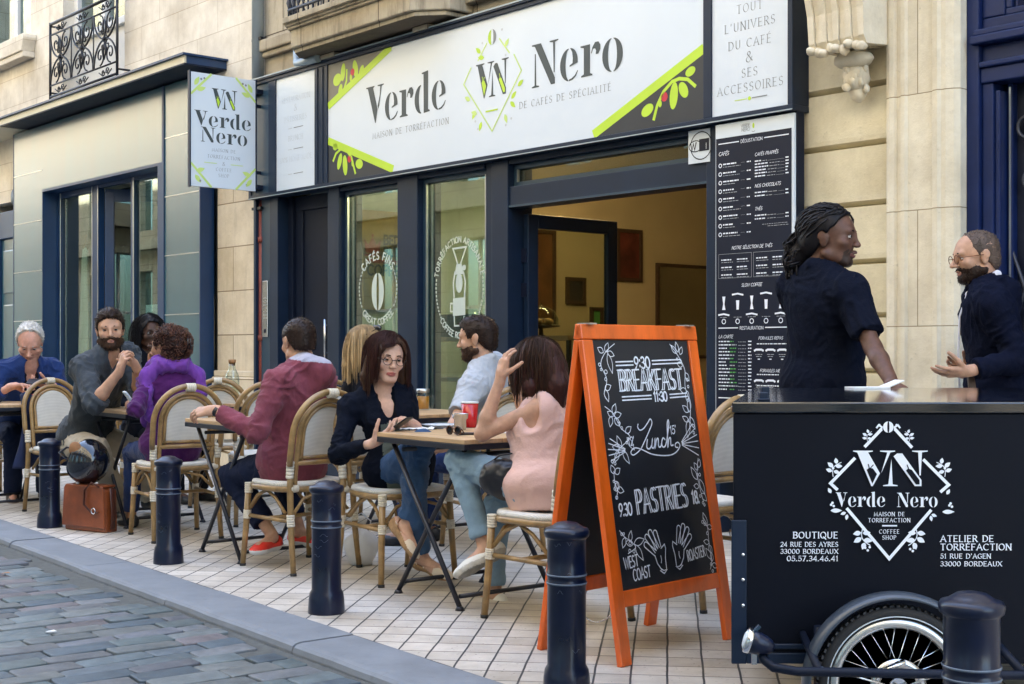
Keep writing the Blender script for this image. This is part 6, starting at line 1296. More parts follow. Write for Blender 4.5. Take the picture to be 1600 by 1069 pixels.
def vnormals(V, Q):
    a = V[Q[:, 2]]-V[Q[:, 0]]; b = V[Q[:, 3]]-V[Q[:, 1]]; c = np.cross(a, b); n = np.zeros_like(V)
    for k in range(4):
        for w in range(3): n[:, w] += np.bincount(Q[:, k], c[:, w], len(V))
    return n/(np.linalg.norm(n, axis=1)[:, None]+1e-12)
def to_obj(name, V, Q, mats, parent, mi=None):
    me = bpy.data.meshes.new(name); me.vertices.add(len(V)); me.vertices.foreach_set('co', V.astype(F32).ravel())
    me.loops.add(len(Q)*4); me.loops.foreach_set('vertex_index', Q.ravel().astype(np.int32)); me.polygons.add(len(Q)); me.polygons.foreach_set('loop_start', np.arange(0, len(Q)*4, 4, dtype=np.int32))
    for m in (mats if isinstance(mats, (list, tuple)) else [mats]): me.materials.append(MATS[m])
    if mi is not None: me.polygons.foreach_set('material_index', np.asarray(mi, np.int32))
    me.update(calc_edges=True); me.validate(); me.polygons.foreach_set('use_smooth', [True]*len(me.polygons))
    o = bpy.data.objects.new(name, me); COL.objects.link(o); o.parent = parent; return o
def folds(V, N, amp, sc, seed, joints=(), stretch=(1, 1, 1)):
    """cloth folds: soft swells plus sharp creases, stronger near the bent joints"""
    out = np.empty(len(V)); sx, sy, sz = stretch
    for i, p in enumerate(V):
        q = Vector((p[0]*sc*sx+seed, p[1]*sc*sy, p[2]*sc*sz)); w = noise.noise_vector(q*.6)
        a = noise.noise(q*.8+w*.9); r = 1-abs(noise.noise(q*1.3+w*1.8))*3.0; r2 = 1-abs(noise.noise(q*2.6+w*2.2+Vector((9, 3, 1))))*3.2; out[i] = .55*a+.6*max(r, -.25)+.28*max(r2, -.2)-.3
    wt = np.full(len(V), .6)
    for j, rad, st in joints: wt += st*np.exp(-(((V-np.array(j))**2).sum(1))/(rad*rad))
    return V+N*(out*amp*wt)[:, None]
def unit(v): return Vector(v).normalized()
def ik(a, c, hint, l1, l2):
    d = c-a; L = d.length; 
    if L > (l1+l2)*.995: c = a+d*((l1+l2)*.995/L); d = c-a; L = d.length
    u = d/L; x = (l1*l1-l2*l2+L*L)/(2*L); y = math.sqrt(max(0, l1*l1-x*x)); n = (hint-a); n = n-u*n.dot(u)
    n = n.normalized() if n.length > 1e-5 else u.orthogonal().normalized()
    return a+u*x+n*y, c
def hand_prims(w, f, n, right, curl, s, spread=.12, thumb=(.6, .6, .45), tcurl=.25):
    """palm, four fingers and a thumb as cones: list of (a, b, ra, rb, k)"""
    f = unit(f); n = unit(Vector(n)-f*f.dot(Vector(n))); t = f.cross(n) if right else n.cross(f); out = []
    cu = curl if isinstance(curl, (list, tuple)) else [curl]*4
    lat = [.030, .010, -.010, -.029]; kl = [.088, .092, .087, .078]; fl = [.070, .079, .073, .057]; fr = [.0088, .0090, .0086, .0078]
    out.append((w-f*.02*s, w+f*.03*s, .024*s, .026*s, .01))
    for i in range(4):
        k0 = w+(f*.02+t*lat[i]*.55)*s; kn = w+(f*kl[i]+t*lat[i]+n*(.004 if i in (0, 3) else 0))*s
        out.append((k0, kn, .0155*s, .0112*s, .012))
        d = unit(f+t*spread*(1.2-i*.8)*.5); p = kn; a = 0
        for j, (fr_, cj) in enumerate(((.45, .8), (.31, 1.05), (.24, .7))):
            a += cu[i]*cj; dd = d*math.cos(a)+n*math.sin(a); q = p+dd*fl[i]*fr_*s; r0 = fr[i]*s*(1-.1*j); out.append((p, q, r0, r0*.9, .004)); p = q
    p = w+(f*.022+t*.022+n*.006)*s; d = unit(f*thumb[0]+t*thumb[1]+n*thumb[2])
    for j, (l, r) in enumerate(((.044, .0140), (.034, .0108), (.026, .0095))): q = p+d*l*s; out.append((p, q, r*s, r*s*.9, .008 if j == 0 else .004)); p = q; d = unit(d+(f*.5+n*.7-t*.5)*tcurl)
    return out
HEAD = dict(jaw=1., brow=1., nose=1., cheek=1., lips=1.)
def head_prims(S, T, A, s, ft, detail=True):
    """T maps head-local to person space, A the three axes, s the size"""
    e = lambda c, r, k, op='add': S.ell(T(c), [x*s for x in r], A, k*s, op)
    c_ = lambda a, b, ra, rb, k, op='add': S.cone(T(a), T(b), ra*s, rb*s, k*s, op)
    e((0, -.012, .038), (.077, .098, .083), .0); e((0, .022, .02), (.068, .075, .075), .02)
    j = ft['jaw']; e((0, .035, -.045), (.056*j, .056, .062), .025); e((0, .072, -.093), (.024*j, .019, .017), .022)
    for q in (-1, 1):
        c_((q*.056*j, .0, -.062), (q*.022*j, .066, -.092), .017, .015, .022); e((q*.043, .066, -.022), (.021*ft['cheek'], .018, .018), .022)
        e((q*.074, -.006, -.006), (.008, .018, .032), .006); e((q*.081, -.016, .008), (.005, .016, .020), .006)
        if detail: e((q*.032, .106, .006), (.019, .018, .013), .014, 'sub')
    if detail:
        c_((-.038, .082, .026), (.038, .082, .026), .011*ft['brow'], .011*ft['brow'], .016); e((0, .094, .016), (.010, .010, .014), .012)
        n = ft['nose']; c_((0, .094, .012), (0, .113*n, -.024), .0075, .0105*n, .012); e((0, .114*n, -.026), (.0115*n, .011, .0095), .006)
        for q in (-1, 1): e((q*.0115*n, .103, -.029), (.0075, .010, .0075), .005)
        L = ft['lips']; c_((-.019, .088, -.0585), (0, .0985, -.0565), .0048, .0062*L, .006); c_((.019, .088, -.0585), (0, .0985, -.0565), .0048, .0062*L, .006); c_((-.015, .088, -.067), (.015, .088, -.067), .005, .005, .006); e((0, .094, -.0675), (.013, .0075, .0065*L), .006)
        e((0, .100, -.0622), (.020, .008, .0018), .003, 'sub')
MATN = [0]
def skin(name, col, var=.2):
    m = mat(name, col, .5, var=var, vs=22, bump=.16, bs=260, spec=.35, bdist=.001, detail=8); p = m.node_tree.nodes['Principled BSDF']; p.inputs['Subsurface Weight'].default_value = .12; p.inputs['Subsurface Radius'].default_value = (.02, .007, .004); p.inputs['Subsurface Scale'].default_value = .4; return m
mat('eye_white', (.40, .38, .36), .2, var=.03); mat('iris_dark', (.02, .012, .008), .1, var=.1)
def hairmat(name, col, rough=.45): return mat(name, col, rough, var=.5, vs=40, stretch=(1, 1, .12), bump=.7, bs=140, spec=.4 if max(col) > .05 else .18)
def person(label, root, P, face, up=(0, 0, 1), H=None, look=None, roll=0, twist=0, s=1., fem=0., hs=1., ft=None, sk='skin_pale', lips=None, arms=None, legs=None, top=None, trousers=None, shoes=None, hair=None, detail=True, eyes=True, brow='hair_dark', glasses=None, beard=None, stub=None, fine=.0036, sh=None, build_legs=True, cuffs=None, cat='person', gaze=(0, 1, 0)):
    root = Vector(root); t0 = thing('person', label, cat, Matrix.Translation(root)); R = lambda v: Vector(v)-root
    ft = {**HEAD, **(ft or {})}; P = R(P); t = unit(up); f = Vector(face); f = unit(f-t*f.dot(t)); r = f.cross(t)
    rc = Matrix.Rotation(twist, 3, t) @ r; fc = Matrix.Rotation(twist, 3, t) @ f
    ly = unit(look if look is not None else f); wid = 1-.12*fem
    Hc = R(H) if H is not None else P+t*.655*s+f*.035*s
    neck = Hc-Z_*.152*hs-unit(f*.6+Vector((ly.x, ly.y, 0))*.4)*.035*hs
    t = unit(neck-P); s0 = s; ts = (neck-P).length/.50; f = unit(Vector(face)-t*Vector(face).dot(t)); r = f.cross(t); rc = Matrix.Rotation(twist, 3, t) @ r; fc = Matrix.Rotation(twist, 3, t) @ f
    SR, SL = neck-t*.055*s+rc*.168*s*wid, neck-t*.055*s-rc*.168*s*wid
    if sh: SR, SL = SR+Vector(sh[0]), SL+Vector(sh[1])
    lz = Vector((0, 0, 1)); lx = unit(ly.cross(lz)); lz = lx.cross(ly)
    if roll: lx, lz = Matrix.Rotation(roll, 3, ly) @ lx, Matrix.Rotation(roll, 3, ly) @ lz
    A = [lx, ly, lz]; T = lambda c: Hc+(lx*c[0]+ly*c[1]+lz*c[2])*hs
    J = dict(N=neck, T=t, F=fc, X=rc); boxes = [(Hc-Vector((.13,)*3)*hs, Hc+Vector((.13,)*3)*hs)]; hands = []
    for side, S0 in (('R', SR), ('L', SL)):
        a = arms[side]; w = R(a['w']); el, w = ik(S0, w, R(a['e']), .285*s, .255*s); J['S'+side], J['E'+side], J['W'+side] = S0, el, w
        hf = Vector(a['f']) if 'f' in a else (w-el); hp = hand_prims(w, hf, a.get('n', (0, 0, -1)), side == 'R', a.get('c', .35), (1-.08*fem)*s, a.get('sp', .12), a.get('th', (.6, .6, .45)), a.get('tc', .25)); hands.append(hp)
        if a.get('fine', 1): pts = [x for q in hp for x in q[:2]]; boxes.append((Vector([min(p[i] for p in pts)-.015 for i in range(3)]), Vector([max(p[i] for p in pts)+.015 for i in range(3)])))
    for side, q in (('R', 1), ('L', -1)):
        h0 = P+r*q*.088*s-t*.01; g = legs[side]; k, an = ik(h0, R(g['a']), R(g['k']), .43*s, .415*s); J['H'+side], J['K'+side], J['A'+side] = h0, k, an
    allp = [v for k_, v in J.items() if len(k_) > 1]+[Hc, P]; lo = [min(p[i] for p in allp)-.22 for i in range(3)]; hi = [max(p[i] for p in allp)+.22 for i in range(3)]
    RT = [rc, fc, t]; RP = [r, f, t]
    def torso(S, e, k=.06, belly=0.):
        pe = .020 if e > 0 else 0
        S.ell(P+t*.03*ts, [(.155+.015*fem)*s+e+pe, .115*s+e+pe, .12*ts+e], RP, .0); S.ell(P+t*.19*ts+f*(.01+belly*.5)*s, [.135*wid*s+e+pe*.5, (.098+belly)*s+e, .15*ts+e], RP, k); S.ell(P+t*.35*ts+fc*.005, [.158*wid*s+e, .108*s+e, .145*ts+e], RT, k)
        S.cone(SL-t*.01, SR-t*.01, .058*s*wid+e, .058*s*wid+e, k)
        for q_ in (SL, SR): S.cone(neck+t*.02*s, q_+(neck-q_)*.15, .05*s*wid+e*.7, .05*s*wid+e*.7, .05)
        if fem and e > 0:
            for q_ in (-1, 1): S.ell(P+t*.33*ts+fc*.075*s+rc*q_*.065*s, [.062*s, .06*s, .06*s], RT, .03)
    # ---- body: one continuous surface
    S = Field(lo, hi, .010, boxes, fine); torso(S, -.012, .05)
    head_prims(S, T, A, hs, ft, detail); S.cone(neck-t*.02*s, Hc+(-ly*.022-lz*.045)*hs, .056*wid*s, .052*wid*hs, .025)
    S.cone(neck, Hc+(ly*.005-lz*.06)*hs, .048*wid*s, .044*wid*hs, .02)
    for side in 'RL':
        q0 = .007 if top and top['sleeve'] > 1.3 else 0; S.cone(J['S'+side], J['E'+side], .045*s*wid-q0, .037*s*wid-q0, .03); m_ = J['E'+side].lerp(J['W'+side], .3); S.cone(J['E'+side], m_, .037*s*wid-q0, .038*s*wid-q0, .015); S.cone(m_, J['W'+side], .038*s*wid-q0, .0245*s*wid, .015)
        if build_legs: S.cone(J['H'+side], J['K'+side], .062*s, .040*s, .03); S.cone(J['K'+side], J['A'+side], .040*s, .032*s, .02)
    for hp in hands:
        for a, b, ra, rb, k in hp: S.cone(a, b, ra, rb, k)
    foot = {}
    for side in 'RL':
        g = legs[side]; td = unit(g['t']); sn = J['A'+side]-J['K'+side]; sn = unit(sn); dn = g.get('d'); dn = unit(Vector(dn) if dn else sn-td*sn.dot(td)); dn = unit(dn-td*dn.dot(td)); foot[side] = (td, dn)
        if build_legs: a = J['A'+side]; S.cone(a+dn*.02, a+dn*.045+td*.13*s, .03*s, .022*s, .02)
    V, Q = S.mesh(); V = relax(V, Q, 1, .4)
    C_ = V[Q].mean(1); loc = np.stack([((C_-np.array(Hc))@np.array(a))/hs for a in A], 1); mi = np.zeros(len(Q), int); mats = [sk]
    if lips and detail:
        x, y, z = loc.T; m = (y > .080)&(np.abs(x) < .0235)&(z > -.0755+.35*np.maximum(0, np.abs(x)-.006))&(z < -.0525-.22*np.abs(x))&(np.abs(x) < .024); mi[m] = 1; mats.append(lips)
    if stub:
        x, y, z = loc.T; nz = .006*np.sin(x*260+z*190)+.005*np.sin(z*330-y*240); m = (mi == 0)&(y > .016)&(z < -.050+nz)&(np.abs(x) < .052)&(z > -.13)&~((y > .07)&(z > -.045)&(np.abs(x) > .03)); mi[m] = len(mats); mats.append(stub)
    to_obj('body', V, Q, mats, t0, mi)
    # ---- eyes, brows
    if detail and eyes:
        for q in (-1, 1):
            b = MB(); c = T((q*.0315, .0795, .0055)); n = 14; rad = .0128*hs; vs = []; fs = []; mm = []; gz = unit(lx*gaze[0]+ly*gaze[1]+lz*gaze[2])
            for i in range(n+1):
                th = PI*i/n
                for k in range(2*n):
                    ph = PI*k/n; dl = Vector((math.sin(th)*math.cos(ph), math.cos(th), math.sin(th)*math.sin(ph))); up_ = dl.z > .26 or dl.z < -.36; vs.append(c+(lx*dl.x+ly*dl.y+lz*dl.z)*rad*(1.10 if up_ else 1.))
            for i in range(n):
                for k in range(2*n):
                    fs = (i*2*n+k, (i+1)*2*n+k, (i+1)*2*n+(k+1) % (2*n), i*2*n+(k+1) % (2*n)); cc = sum((Vector(vs[j]) for j in fs), Vector())/4-c; dz = cc.dot(lz)/rad
                    m = 2 if dz > .42 or dz < -.40 else (3 if dz > .27 else (1 if unit(cc).dot(gz) > .80 else 0)); b.f.append(fs); b.m.append(m); b.sm.append(True)
            b.v = [tuple(v) for v in vs]; b.build('eye', ['eye_white', 'iris_dark', sk, brow], t0)
            b = MB(); pts = [T((q*x, y, z)) for x, y, z in ((.013, .0955, .0245), (.024, .0965, .0285), (.036, .091, .0285), (.047, .080, .0225))]; b.tube(pts, [.0022*hs, .0036*hs, .0032*hs, .0012*hs], 6); b.build('eyebrow', brow, t0)
    if glasses:
        b = MB(); gl = glasses
        for q in (-1, 1):
            b.tube([T((q*.034+.0235*math.cos(a)*(1 if abs(math.cos(a)) < .8 else .97), .109, .001+.0205*math.sin(a))) for a in np.linspace(0, 2*PI, 25)[:-1]], .0018*hs, 6, closed=True); b.tube([T((q*.057, .107, .006)), T((q*.074, .085, .008)), T((q*.082, -.01, .006))], .0017*hs, 6)
        b.tube([T((-.011, .112, .004)), T((0, .115, .006)), T((.011, .112, .004))], .0018*hs, 6); b.build('glasses', gl, t0)
    # ---- clothes
    Jl = lambda *ks: [(J[k], .11, 1.4) for k in ks]
    if top:
        e = top.get('e', .012); S = Field(lo, hi, top.get('h', .0075)); torso(S, e, .06, top.get('belly', 0.)); hem = P-t*top.get('hem', .02)*s
        S.cone(P-t*.02, hem-t*.02, .14*s+e, .135*s+e, .06) if top.get('hem', .02) > .05 else None
        sl = top['sleeve']; wu, wl = top.get('wu', .058)*s*wid, top.get('wl', .046)*s*wid
        for side in 'RL':
            a, b_, c = J['S'+side], J['E'+side], J['W'+side]
            if sl <= 1: S.cone(a, a.lerp(b_, sl), wu+.004, wu, .035, flat='b') if sl > 0 else None
            else:
                S.cone(a, b_, wu, wl+.004, .035); m_ = b_.lerp(c, min(1, sl-1)); S.cone(b_, m_, wl+.004, wl*(.86 if sl > 1.7 else 1.0), .02, flat='b')
                if top.get('roll'): S.cone(b_.lerp(c, max(0, sl-1.16)), m_, wl+.006, wl+.005, .006, flat='ab')
        for kind, *a in top.get('extra', ()):
            a = [[(v(P, t, fc, rc, neck, T, J) if callable(v) else v) for v in a_] if isinstance(a_, list) else a_ for a_ in a]
            if kind == 'chain': S.chain(*a)
            if kind == 'cut': S.chain(*a, op='sub')
        if top.get('neckcut', 1):
            S.cone(neck+t*.03*s+fc*.012*s, Hc-lz*.05*hs, .060*wid*s, .066*wid*s, .01, op='sub')
        if top.get('vneck'): S.cone(neck+t*.03+fc*.06*s, neck-t*top['vneck']*s+fc*.14*s, .05*s, .018*s, .01, op='sub')
        S.half(hem, -t, .01, (np.array(P)-np.array((.35, .35, .35)), np.array(P)+np.array((.35, .35, .2)))) if not top.get('nohem') else None
        V, Q = S.mesh(); V = relax(V, Q, 1); N = vnormals(V, Q); V = folds(V, N, top.get('amp', .008), top.get('sc', 9.), sum(map(ord, label)) % 97, Jl('ER', 'EL', 'SR', 'SL')+[(P+t*.12*s, .14, 1.0)], top.get('st', (1, 1, 1)))
        mi = None; mm = [top['m']]
        if top.get('split'): C_ = V[Q].mean(1); mi, mm2 = top['split'](C_, dict(P=P, t=t, fc=fc, rc=rc, neck=neck, J=J, s=s, T=T)); mm += mm2
        to_obj(top.get('name', 'shirt'), V, Q, mm, t0, mi)
    if trousers:
        e = trousers.get('e', .010); S = Field(lo, hi, trousers.get('h', .0085)); S.ell(P+t*.03*s, [(.155+.015*fem)*s+e, .115*s+e, .12*s+e], RP, 0); cl = trousers.get('len', 1.)
        for side in 'RL':
            h_, k_, a_ = J['H'+side], J['K'+side], J['A'+side]; wt, wk, wa = trousers.get('w', (.088, .062, .052)); S.cone(h_, h_.lerp(k_, .5), wt*s, (wt*.45+wk*.55)*s, .04); S.cone(h_.lerp(k_, .5), k_, (wt*.45+wk*.55)*s, wk*s, .02); m_ = k_.lerp(a_, cl); S.cone(k_, k_.lerp(a_, .35*cl), wk*s, (wk*.55+wa*.45)*s, .02); S.cone(k_.lerp(a_, .35*cl), m_, (wk*.55+wa*.45)*s, wa*s, .01, flat='b')
            if trousers.get('turnup'): S.cone(k_.lerp(a_, cl-.09), m_, wa*s+.006, wa*s+.006, .004, flat='ab')
        V, Q = S.mesh(); V = relax(V, Q, 1); N = vnormals(V, Q); V = folds(V, N, trousers.get('amp', .008), trousers.get('sc', 10.), sum(map(ord, label)) % 53, Jl('KR', 'KL', 'HR', 'HL')); to_obj('trousers', V, Q, trousers['m'], t0)
    if shoes and build_legs:
        for side in 'RL':
            a = J['A'+side]; td, dn = foot[side]; sd = td.cross(dn); z0 = .085*s; S = Field([a[i]-.3 for i in range(3)], [a[i]+.3 for i in range(3)], .005)
            rr = shoes.get('w', .040)*s; S.ell(a+dn*.045*s-td*.03*s, [rr*.85, .05*s, .045*s], [sd, td, dn], .0); S.cone(a+dn*.05*s, a+dn*.058*s+td*.10*s, rr*.85, rr*.82, .03); S.ell(a+dn*.062*s+td*.125*s, [rr*1.0, .065*s, .030*s], [sd, td, dn], .03)
            if shoes.get('high'): S.cone(a-dn*.03, a+dn*.03*s, .044*s, .046*s, .02)
            else: S.cone(a-dn*.02, a+dn*.012*s+td*.008, .038*s, .040*s, .015, op='sub')
            S.half(a+dn*z0, dn, .006); V, Q = S.mesh(); V = relax(V, Q, 1); C_ = V[Q].mean(1); hgt = z0-((C_-np.array(a))@np.array(dn)); lon = (C_-np.array(a))@np.array(td)
            st = shoes.get('sole', .022); mi = (hgt < st+shoes.get('wedge', 0)*np.clip(.5-lon*4, 0, 1)).astype(int); mi[hgt < .004] = 2 if shoes.get('under') else mi[hgt < .004]
            if shoes.get('strap'): mi[(mi == 0)&(((lon > .03)&(lon < .085))|((lon < -.01)&(hgt > .05)))] = 3
            to_obj('shoe', V, Q, [shoes['m'], shoes.get('ms', shoes['m']), shoes.get('under', shoes.get('ms', shoes['m'])), sk], t0, mi)
    if cuffs:
        b = MB()
        for side, m in cuffs: e_, w_ = J['E'+side], J['W'+side]; d = unit(w_-e_); b.tube([w_-d*.026, w_-d*.004], .029*s*wid, 14); b.box(*(x for i in range(3) for x in (w_[i]-d[i]*.015-.017, w_[i]-d[i]*.015+.017))) if m == 'w' else None
        b.build('watch', 'plastic_black', t0, bevel=.004)
    # ---- hair
    g_ = Vector((0, 0, -1)); gl_ = Vector((g_.dot(lx), g_.dot(ly), g_.dot(lz)))
    HM = Matrix(((lx.x, ly.x, lz.x, Hc.x), (lx.y, ly.y, lz.y, Hc.y), (lx.z, ly.z, lz.z, Hc.z), (0, 0, 0, 1))) @ Matrix.Scale(hs, 4)
    def put(nm, V, Q, m): V = np.array([HM @ Vector(v) for v in V]); return to_obj(nm, V, Q, m, t0)
    if hair: hair(put, HM, gl_, t0, np)
    if beard:
        S = Field((-.12, -.05, -.15), (.12, .13, .05), .004); b_ = beard.get('v', .005); jw = ft['jaw']
        S.ell((0, .035, -.048), (.056*jw+b_, .058+b_, .066+b_), None, 0); S.ell((0, .072, -.093), (.026*jw+b_, .022+b_, .020+b_), None, .02)
        for q in (-1, 1): S.cone((q*.056*jw, .0, -.062), (q*.022*jw, .066, -.092), .018+b_, .016+b_, .02)
        def mask(d, X, Y, Z):
            topl = -.040+.055*np.clip((np.abs(X)-.040)/.025, 0, 1)+.004*np.sin(X*240+Y*210)+.003*np.sin(Y*390-X*150); d = np.maximum(d, Z-topl)
            d = np.maximum(d, .008-np.sqrt((np.abs(X)/2.4)**2+(Z+.0625)**2+0*Y)+(-.2)*(Y < .06)); d = np.maximum(d, -.02-Y+.03*(Z > -.05)); return d
        S.ell((0, .09, -.045), (.026, .012, .0065), None, .006); S.fn(mask); V, Q = S.mesh(); V = relax(V, Q, 1); N = vnormals(V, Q); V = folds(V, N, .004, 90, 3); bo = put('beard', V, Q, beard['m']); b = MB(); rs = random.Random(6)
        for i in rs.sample(range(len(V)), min(650, len(V))):
            p, n = Vector(V[i]), Vector(N[i]); dd = (n*.6+Vector((rs.uniform(-.3, .3), rs.uniform(-.2, .2), -.8))).normalized(); l = rs.uniform(.006, .014); b.tube([HM @ (p-n*.002), HM @ (p+dd*l)], [.0013, .0003], 3, caps=False)
        b.build('beard_tips', beard['m'], bo)
    if os.environ.get('DBG'):
        pj = lambda p: (round(800+2100*(p.x+root.x)/(p.y+root.y)), round(548-2100*(p.z+root.z-EYE)/(p.y+root.y)), round(p.y+root.y, 2))
        print('DBG', label[:28], {k: pj(v) for k, v in J.items() if k not in 'TFX'}, 'H', pj(Hc), 'P', pj(P), 'ts', round(ts, 2))
    return t0, T, J
def hair_short(m, line=((-.13, -.072), (-.06, -.066), (-.02, -.02), (.012, .004), (.034, .004), (.05, .05), (.09, .083)), thick=.013, amp=.006, top=.0, sc=38, stubs=0, side=None, sl_=1.):
    def go(put, HM, g, t0, np):
        S = Field((-.12, -.15, -.12), (.12, .13, .17), .004); tk = thick
        S.ell((0, -.012, .038), (.077+tk*.6, .098+tk*.8, .083+tk), None, 0); S.ell((0, .02, .03), (.069+tk*.7, .076+tk, .072+tk), None, .02)
        S.ell((0, -.05, -.02), (.062+tk*.5, .055+tk*.5, .06), None, .02)
        if top: S.ell((0, .02, .085+top*.4), (.06, .075, .035+top), None, .02)
        ly = [a for a, _ in line]; lz_ = [b for _, b in line]
        def mask(d, X, Y, Z):
            h = np.interp(Y, ly, lz_)+.0035*np.sin(X*310+Y*190)+.0025*np.sin(X*170-Y*420+1); d = np.maximum(d, h-Z)
            d = np.maximum(d, .016-np.sqrt((np.abs(X)-.085)**2+(Y+.008)**2+(Z-.0)**2*.5)) 
            if side: d = np.maximum(d, side(X, Y, Z))
            return d
        S.fn(mask); V, Q = S.mesh(); V = relax(V, Q, 1); N = vnormals(V, Q); V = folds(V, N, amp, sc, 11, (), (1, .5, .6)); o = put('hair', V, Q, m)
        if stubs:
            b = MB(); rs = random.Random(4); k = rs.sample(range(len(V)), min(stubs, len(V)))
            for i in k:
                p = Vector(V[i]); n = Vector(N[i]); fl = Vector((0, -.6, -.35)); fl = fl-n*fl.dot(n); dd = (n*.5+fl*.9+Vector((rs.uniform(-.4, .4), rs.uniform(-.4, .4), rs.uniform(-.3, .3)))).normalized(); l = rs.uniform(.008, .018)*sl_; b.tube([HM @ (p-n*.003), HM @ (p+dd*l*.6), HM @ (p+dd*l*.8+fl*l*.5)], [.0022, .0016, .0004], 4, caps=False)
            s = b.build('hair_tips', m, o)
    return go
def hair_long(m, L=.30, part=.02, n=150, fine=900, m2=None, volume=.016, back=True, wave=.0, fringe=False, gather=None, seed=1, body=None, lift=0.):
    def go(put, HM, g, t0, np):
        rs = random.Random(seed); gv = Vector(g)
        S = Field((-.16, -.18, -.42), (.16, .14, .17), .005); v = volume
        S.ell((0, -.014, .040), (.077+v, .098+v, .083+v*.8), None, 0); S.ell((0, .014, .035), (.071+v*.9, .072+v*.7, .074+v*.6), None, .02)
        S.ell((0, -.055, -.04), (.07+v, .05+v, .08), None, .03)
        ends = body or []
        for pts, r in ends: S.chain(pts, r, .02)
        def mask(d, X, Y, Z):
            fz = np.interp(Y, (.0, .035, .06, .085), (-.5, -.05, .055, .088))-(0 if not fringe else 0)
            wi = np.interp(Z, (-.12, -.03, .03, .09), (.060, .064, .066, .03))
            face = np.minimum(np.minimum(Y-.030+.25*np.maximum(0, Z-.02), wi-np.abs(X-part*.3)), (.088-.12*np.abs(X-part))-Z); return np.maximum(d, face)
        S.fn(mask); V, Q = S.mesh(); V = relax(V, Q, 2); N = vnormals(V, Q); V = folds(V, N, .006, 30, seed, (), (1, 1, .25)); o = put('hair', V, Q, m)
        # locks that follow the head and then hang
        b = MB(); b2 = MB()
        for i in range(n+fine):
            az = rs.uniform(-PI, PI); el = rs.uniform(.05, 1.45) if abs(az) > 1.2 else rs.uniform(.75, 1.45)
            p = Vector((.077*math.sin(az)*math.cos(el), .098*math.cos(az)*math.cos(el)-.012, .083*math.sin(el)+.038)); cen = Vector((0, -.012, .038)); sx = 1 if p.x > part else -1
            vdir = Vector((sx*1.0, -.35, .1)) if el > .7 else (p-cen).normalized()*.3+Vector((0, -.2, -.6)); pts = []; ll = L*rs.uniform(.8, 1.05); st = ll/13; q = p.copy(); vv = vdir.normalized(); off = v*(rs.uniform(.55, 1.12) if i < n else rs.uniform(.8, 1.5))+lift
            for k in range(14):
                e = q-cen; k0 = math.sqrt((e.x/(.077+off))**2+(e.y/(.098+off))**2+(e.z/(.083+off))**2)
                if k0 < 1: q = cen+e/k0
                if q.z < .03: 
                    k1 = math.sqrt((q.x/(.066+off))**2+((q.y)/(.085+off*.6))**2)
                    if k1 < 1 and q.z > -.11: q.x, q.y = q.x/k1, q.y/k1
                if q.y > .03 and q.z < .075 and abs(q.x) < .066: q.x = .066*(1 if q.x > part*.5 else -1); q.y -= .006
                pts.append(q.copy()); vv = (vv*.72+gv*.42+Vector((wave*math.sin(k*1.3+i), wave*math.cos(k*1.1+i*2), 0))).normalized(); q = q+vv*st
                if gather and k > gather[2]: q = q.lerp(Vector(gather[0]), gather[1])
            r = rs.uniform(.0028, .005) if i < n else rs.uniform(.0006, .0014); tgt = b if i < n else b2
            rad = [r*(.5+.9*min(1, k/4))*(1-.75*max(0, (k-9)/4.)) for k in range(14)]; tgt.tube([HM @ x for x in pts], [x*HM.median_scale if hasattr(HM, 'median_scale') else x for x in rad], 5 if i < n else 3, caps=False, flat=.5 if i < n else 1)
        b.build('locks', m, o); b2.build('strands', m2 or m, o)
    return go
def hair_curly(m, parts, seed=2, n=260, m2=None):
    """gathered curls: a scalp cap and balls of tangled hair"""
    def go(put, HM, g, t0, np):
        S = Field((-.16, -.22, -.16), (.16, .13, .2), .005); v = .012
        S.ell((0, -.014, .040), (.077+v, .098+v, .083+v), None, 0); S.ell((0, .012, .035), (.071+v, .070+v*.7, .074+v*.6), None, .02); S.ell((0, -.05, -.02), (.066+v, .05+v, .065), None, .02)
        for c, r in parts: S.ell(c, r, None, .02)
        def mask(d, X, Y, Z):
            h = np.interp(Y, (-.13, -.06, -.01, .03, .05, .09), (-.085, -.075, -.03, .01, .05, .085))+0*X; d = np.maximum(d, np.where(Y > -.05, h-Z, -1)); return np.maximum(d, .016-np.sqrt((np.abs(X)-.085)**2+(Y+.008)**2+Z**2*.5))
        S.fn(mask); V, Q = S.mesh(); N = vnormals(V, Q); V = folds(V, N, .018, 34, seed); V = relax(V, Q, 1, .3); o = put('hair', V, Q, m); N = vnormals(V, Q)
        b = MB(); rs = random.Random(seed); ids = [i for i in range(len(V)) if V[i][1] < .03]
        for i in rs.sample(ids, min(n, len(ids))):
            p, nn = Vector(V[i]), Vector(N[i]); u = nn.orthogonal().normalized(); w = nn.cross(u); a0 = rs.uniform(0, 6.3); R_ = rs.uniform(.006, .012); r = rs.uniform(.0012, .0028); ax = (u*math.cos(a0)+w*math.sin(a0)); ay = nn; az = ax.cross(ay); N_ = 14
            b.tube([HM @ (p+ax*(R_*math.cos(k*.75)-R_)+ay*(R_*math.sin(k*.75)+.002)+az*(k/N_-.5)*.028) for k in range(N_)], r, 4, caps=False)
        b.build('curls', m2 or m, o)
    return go
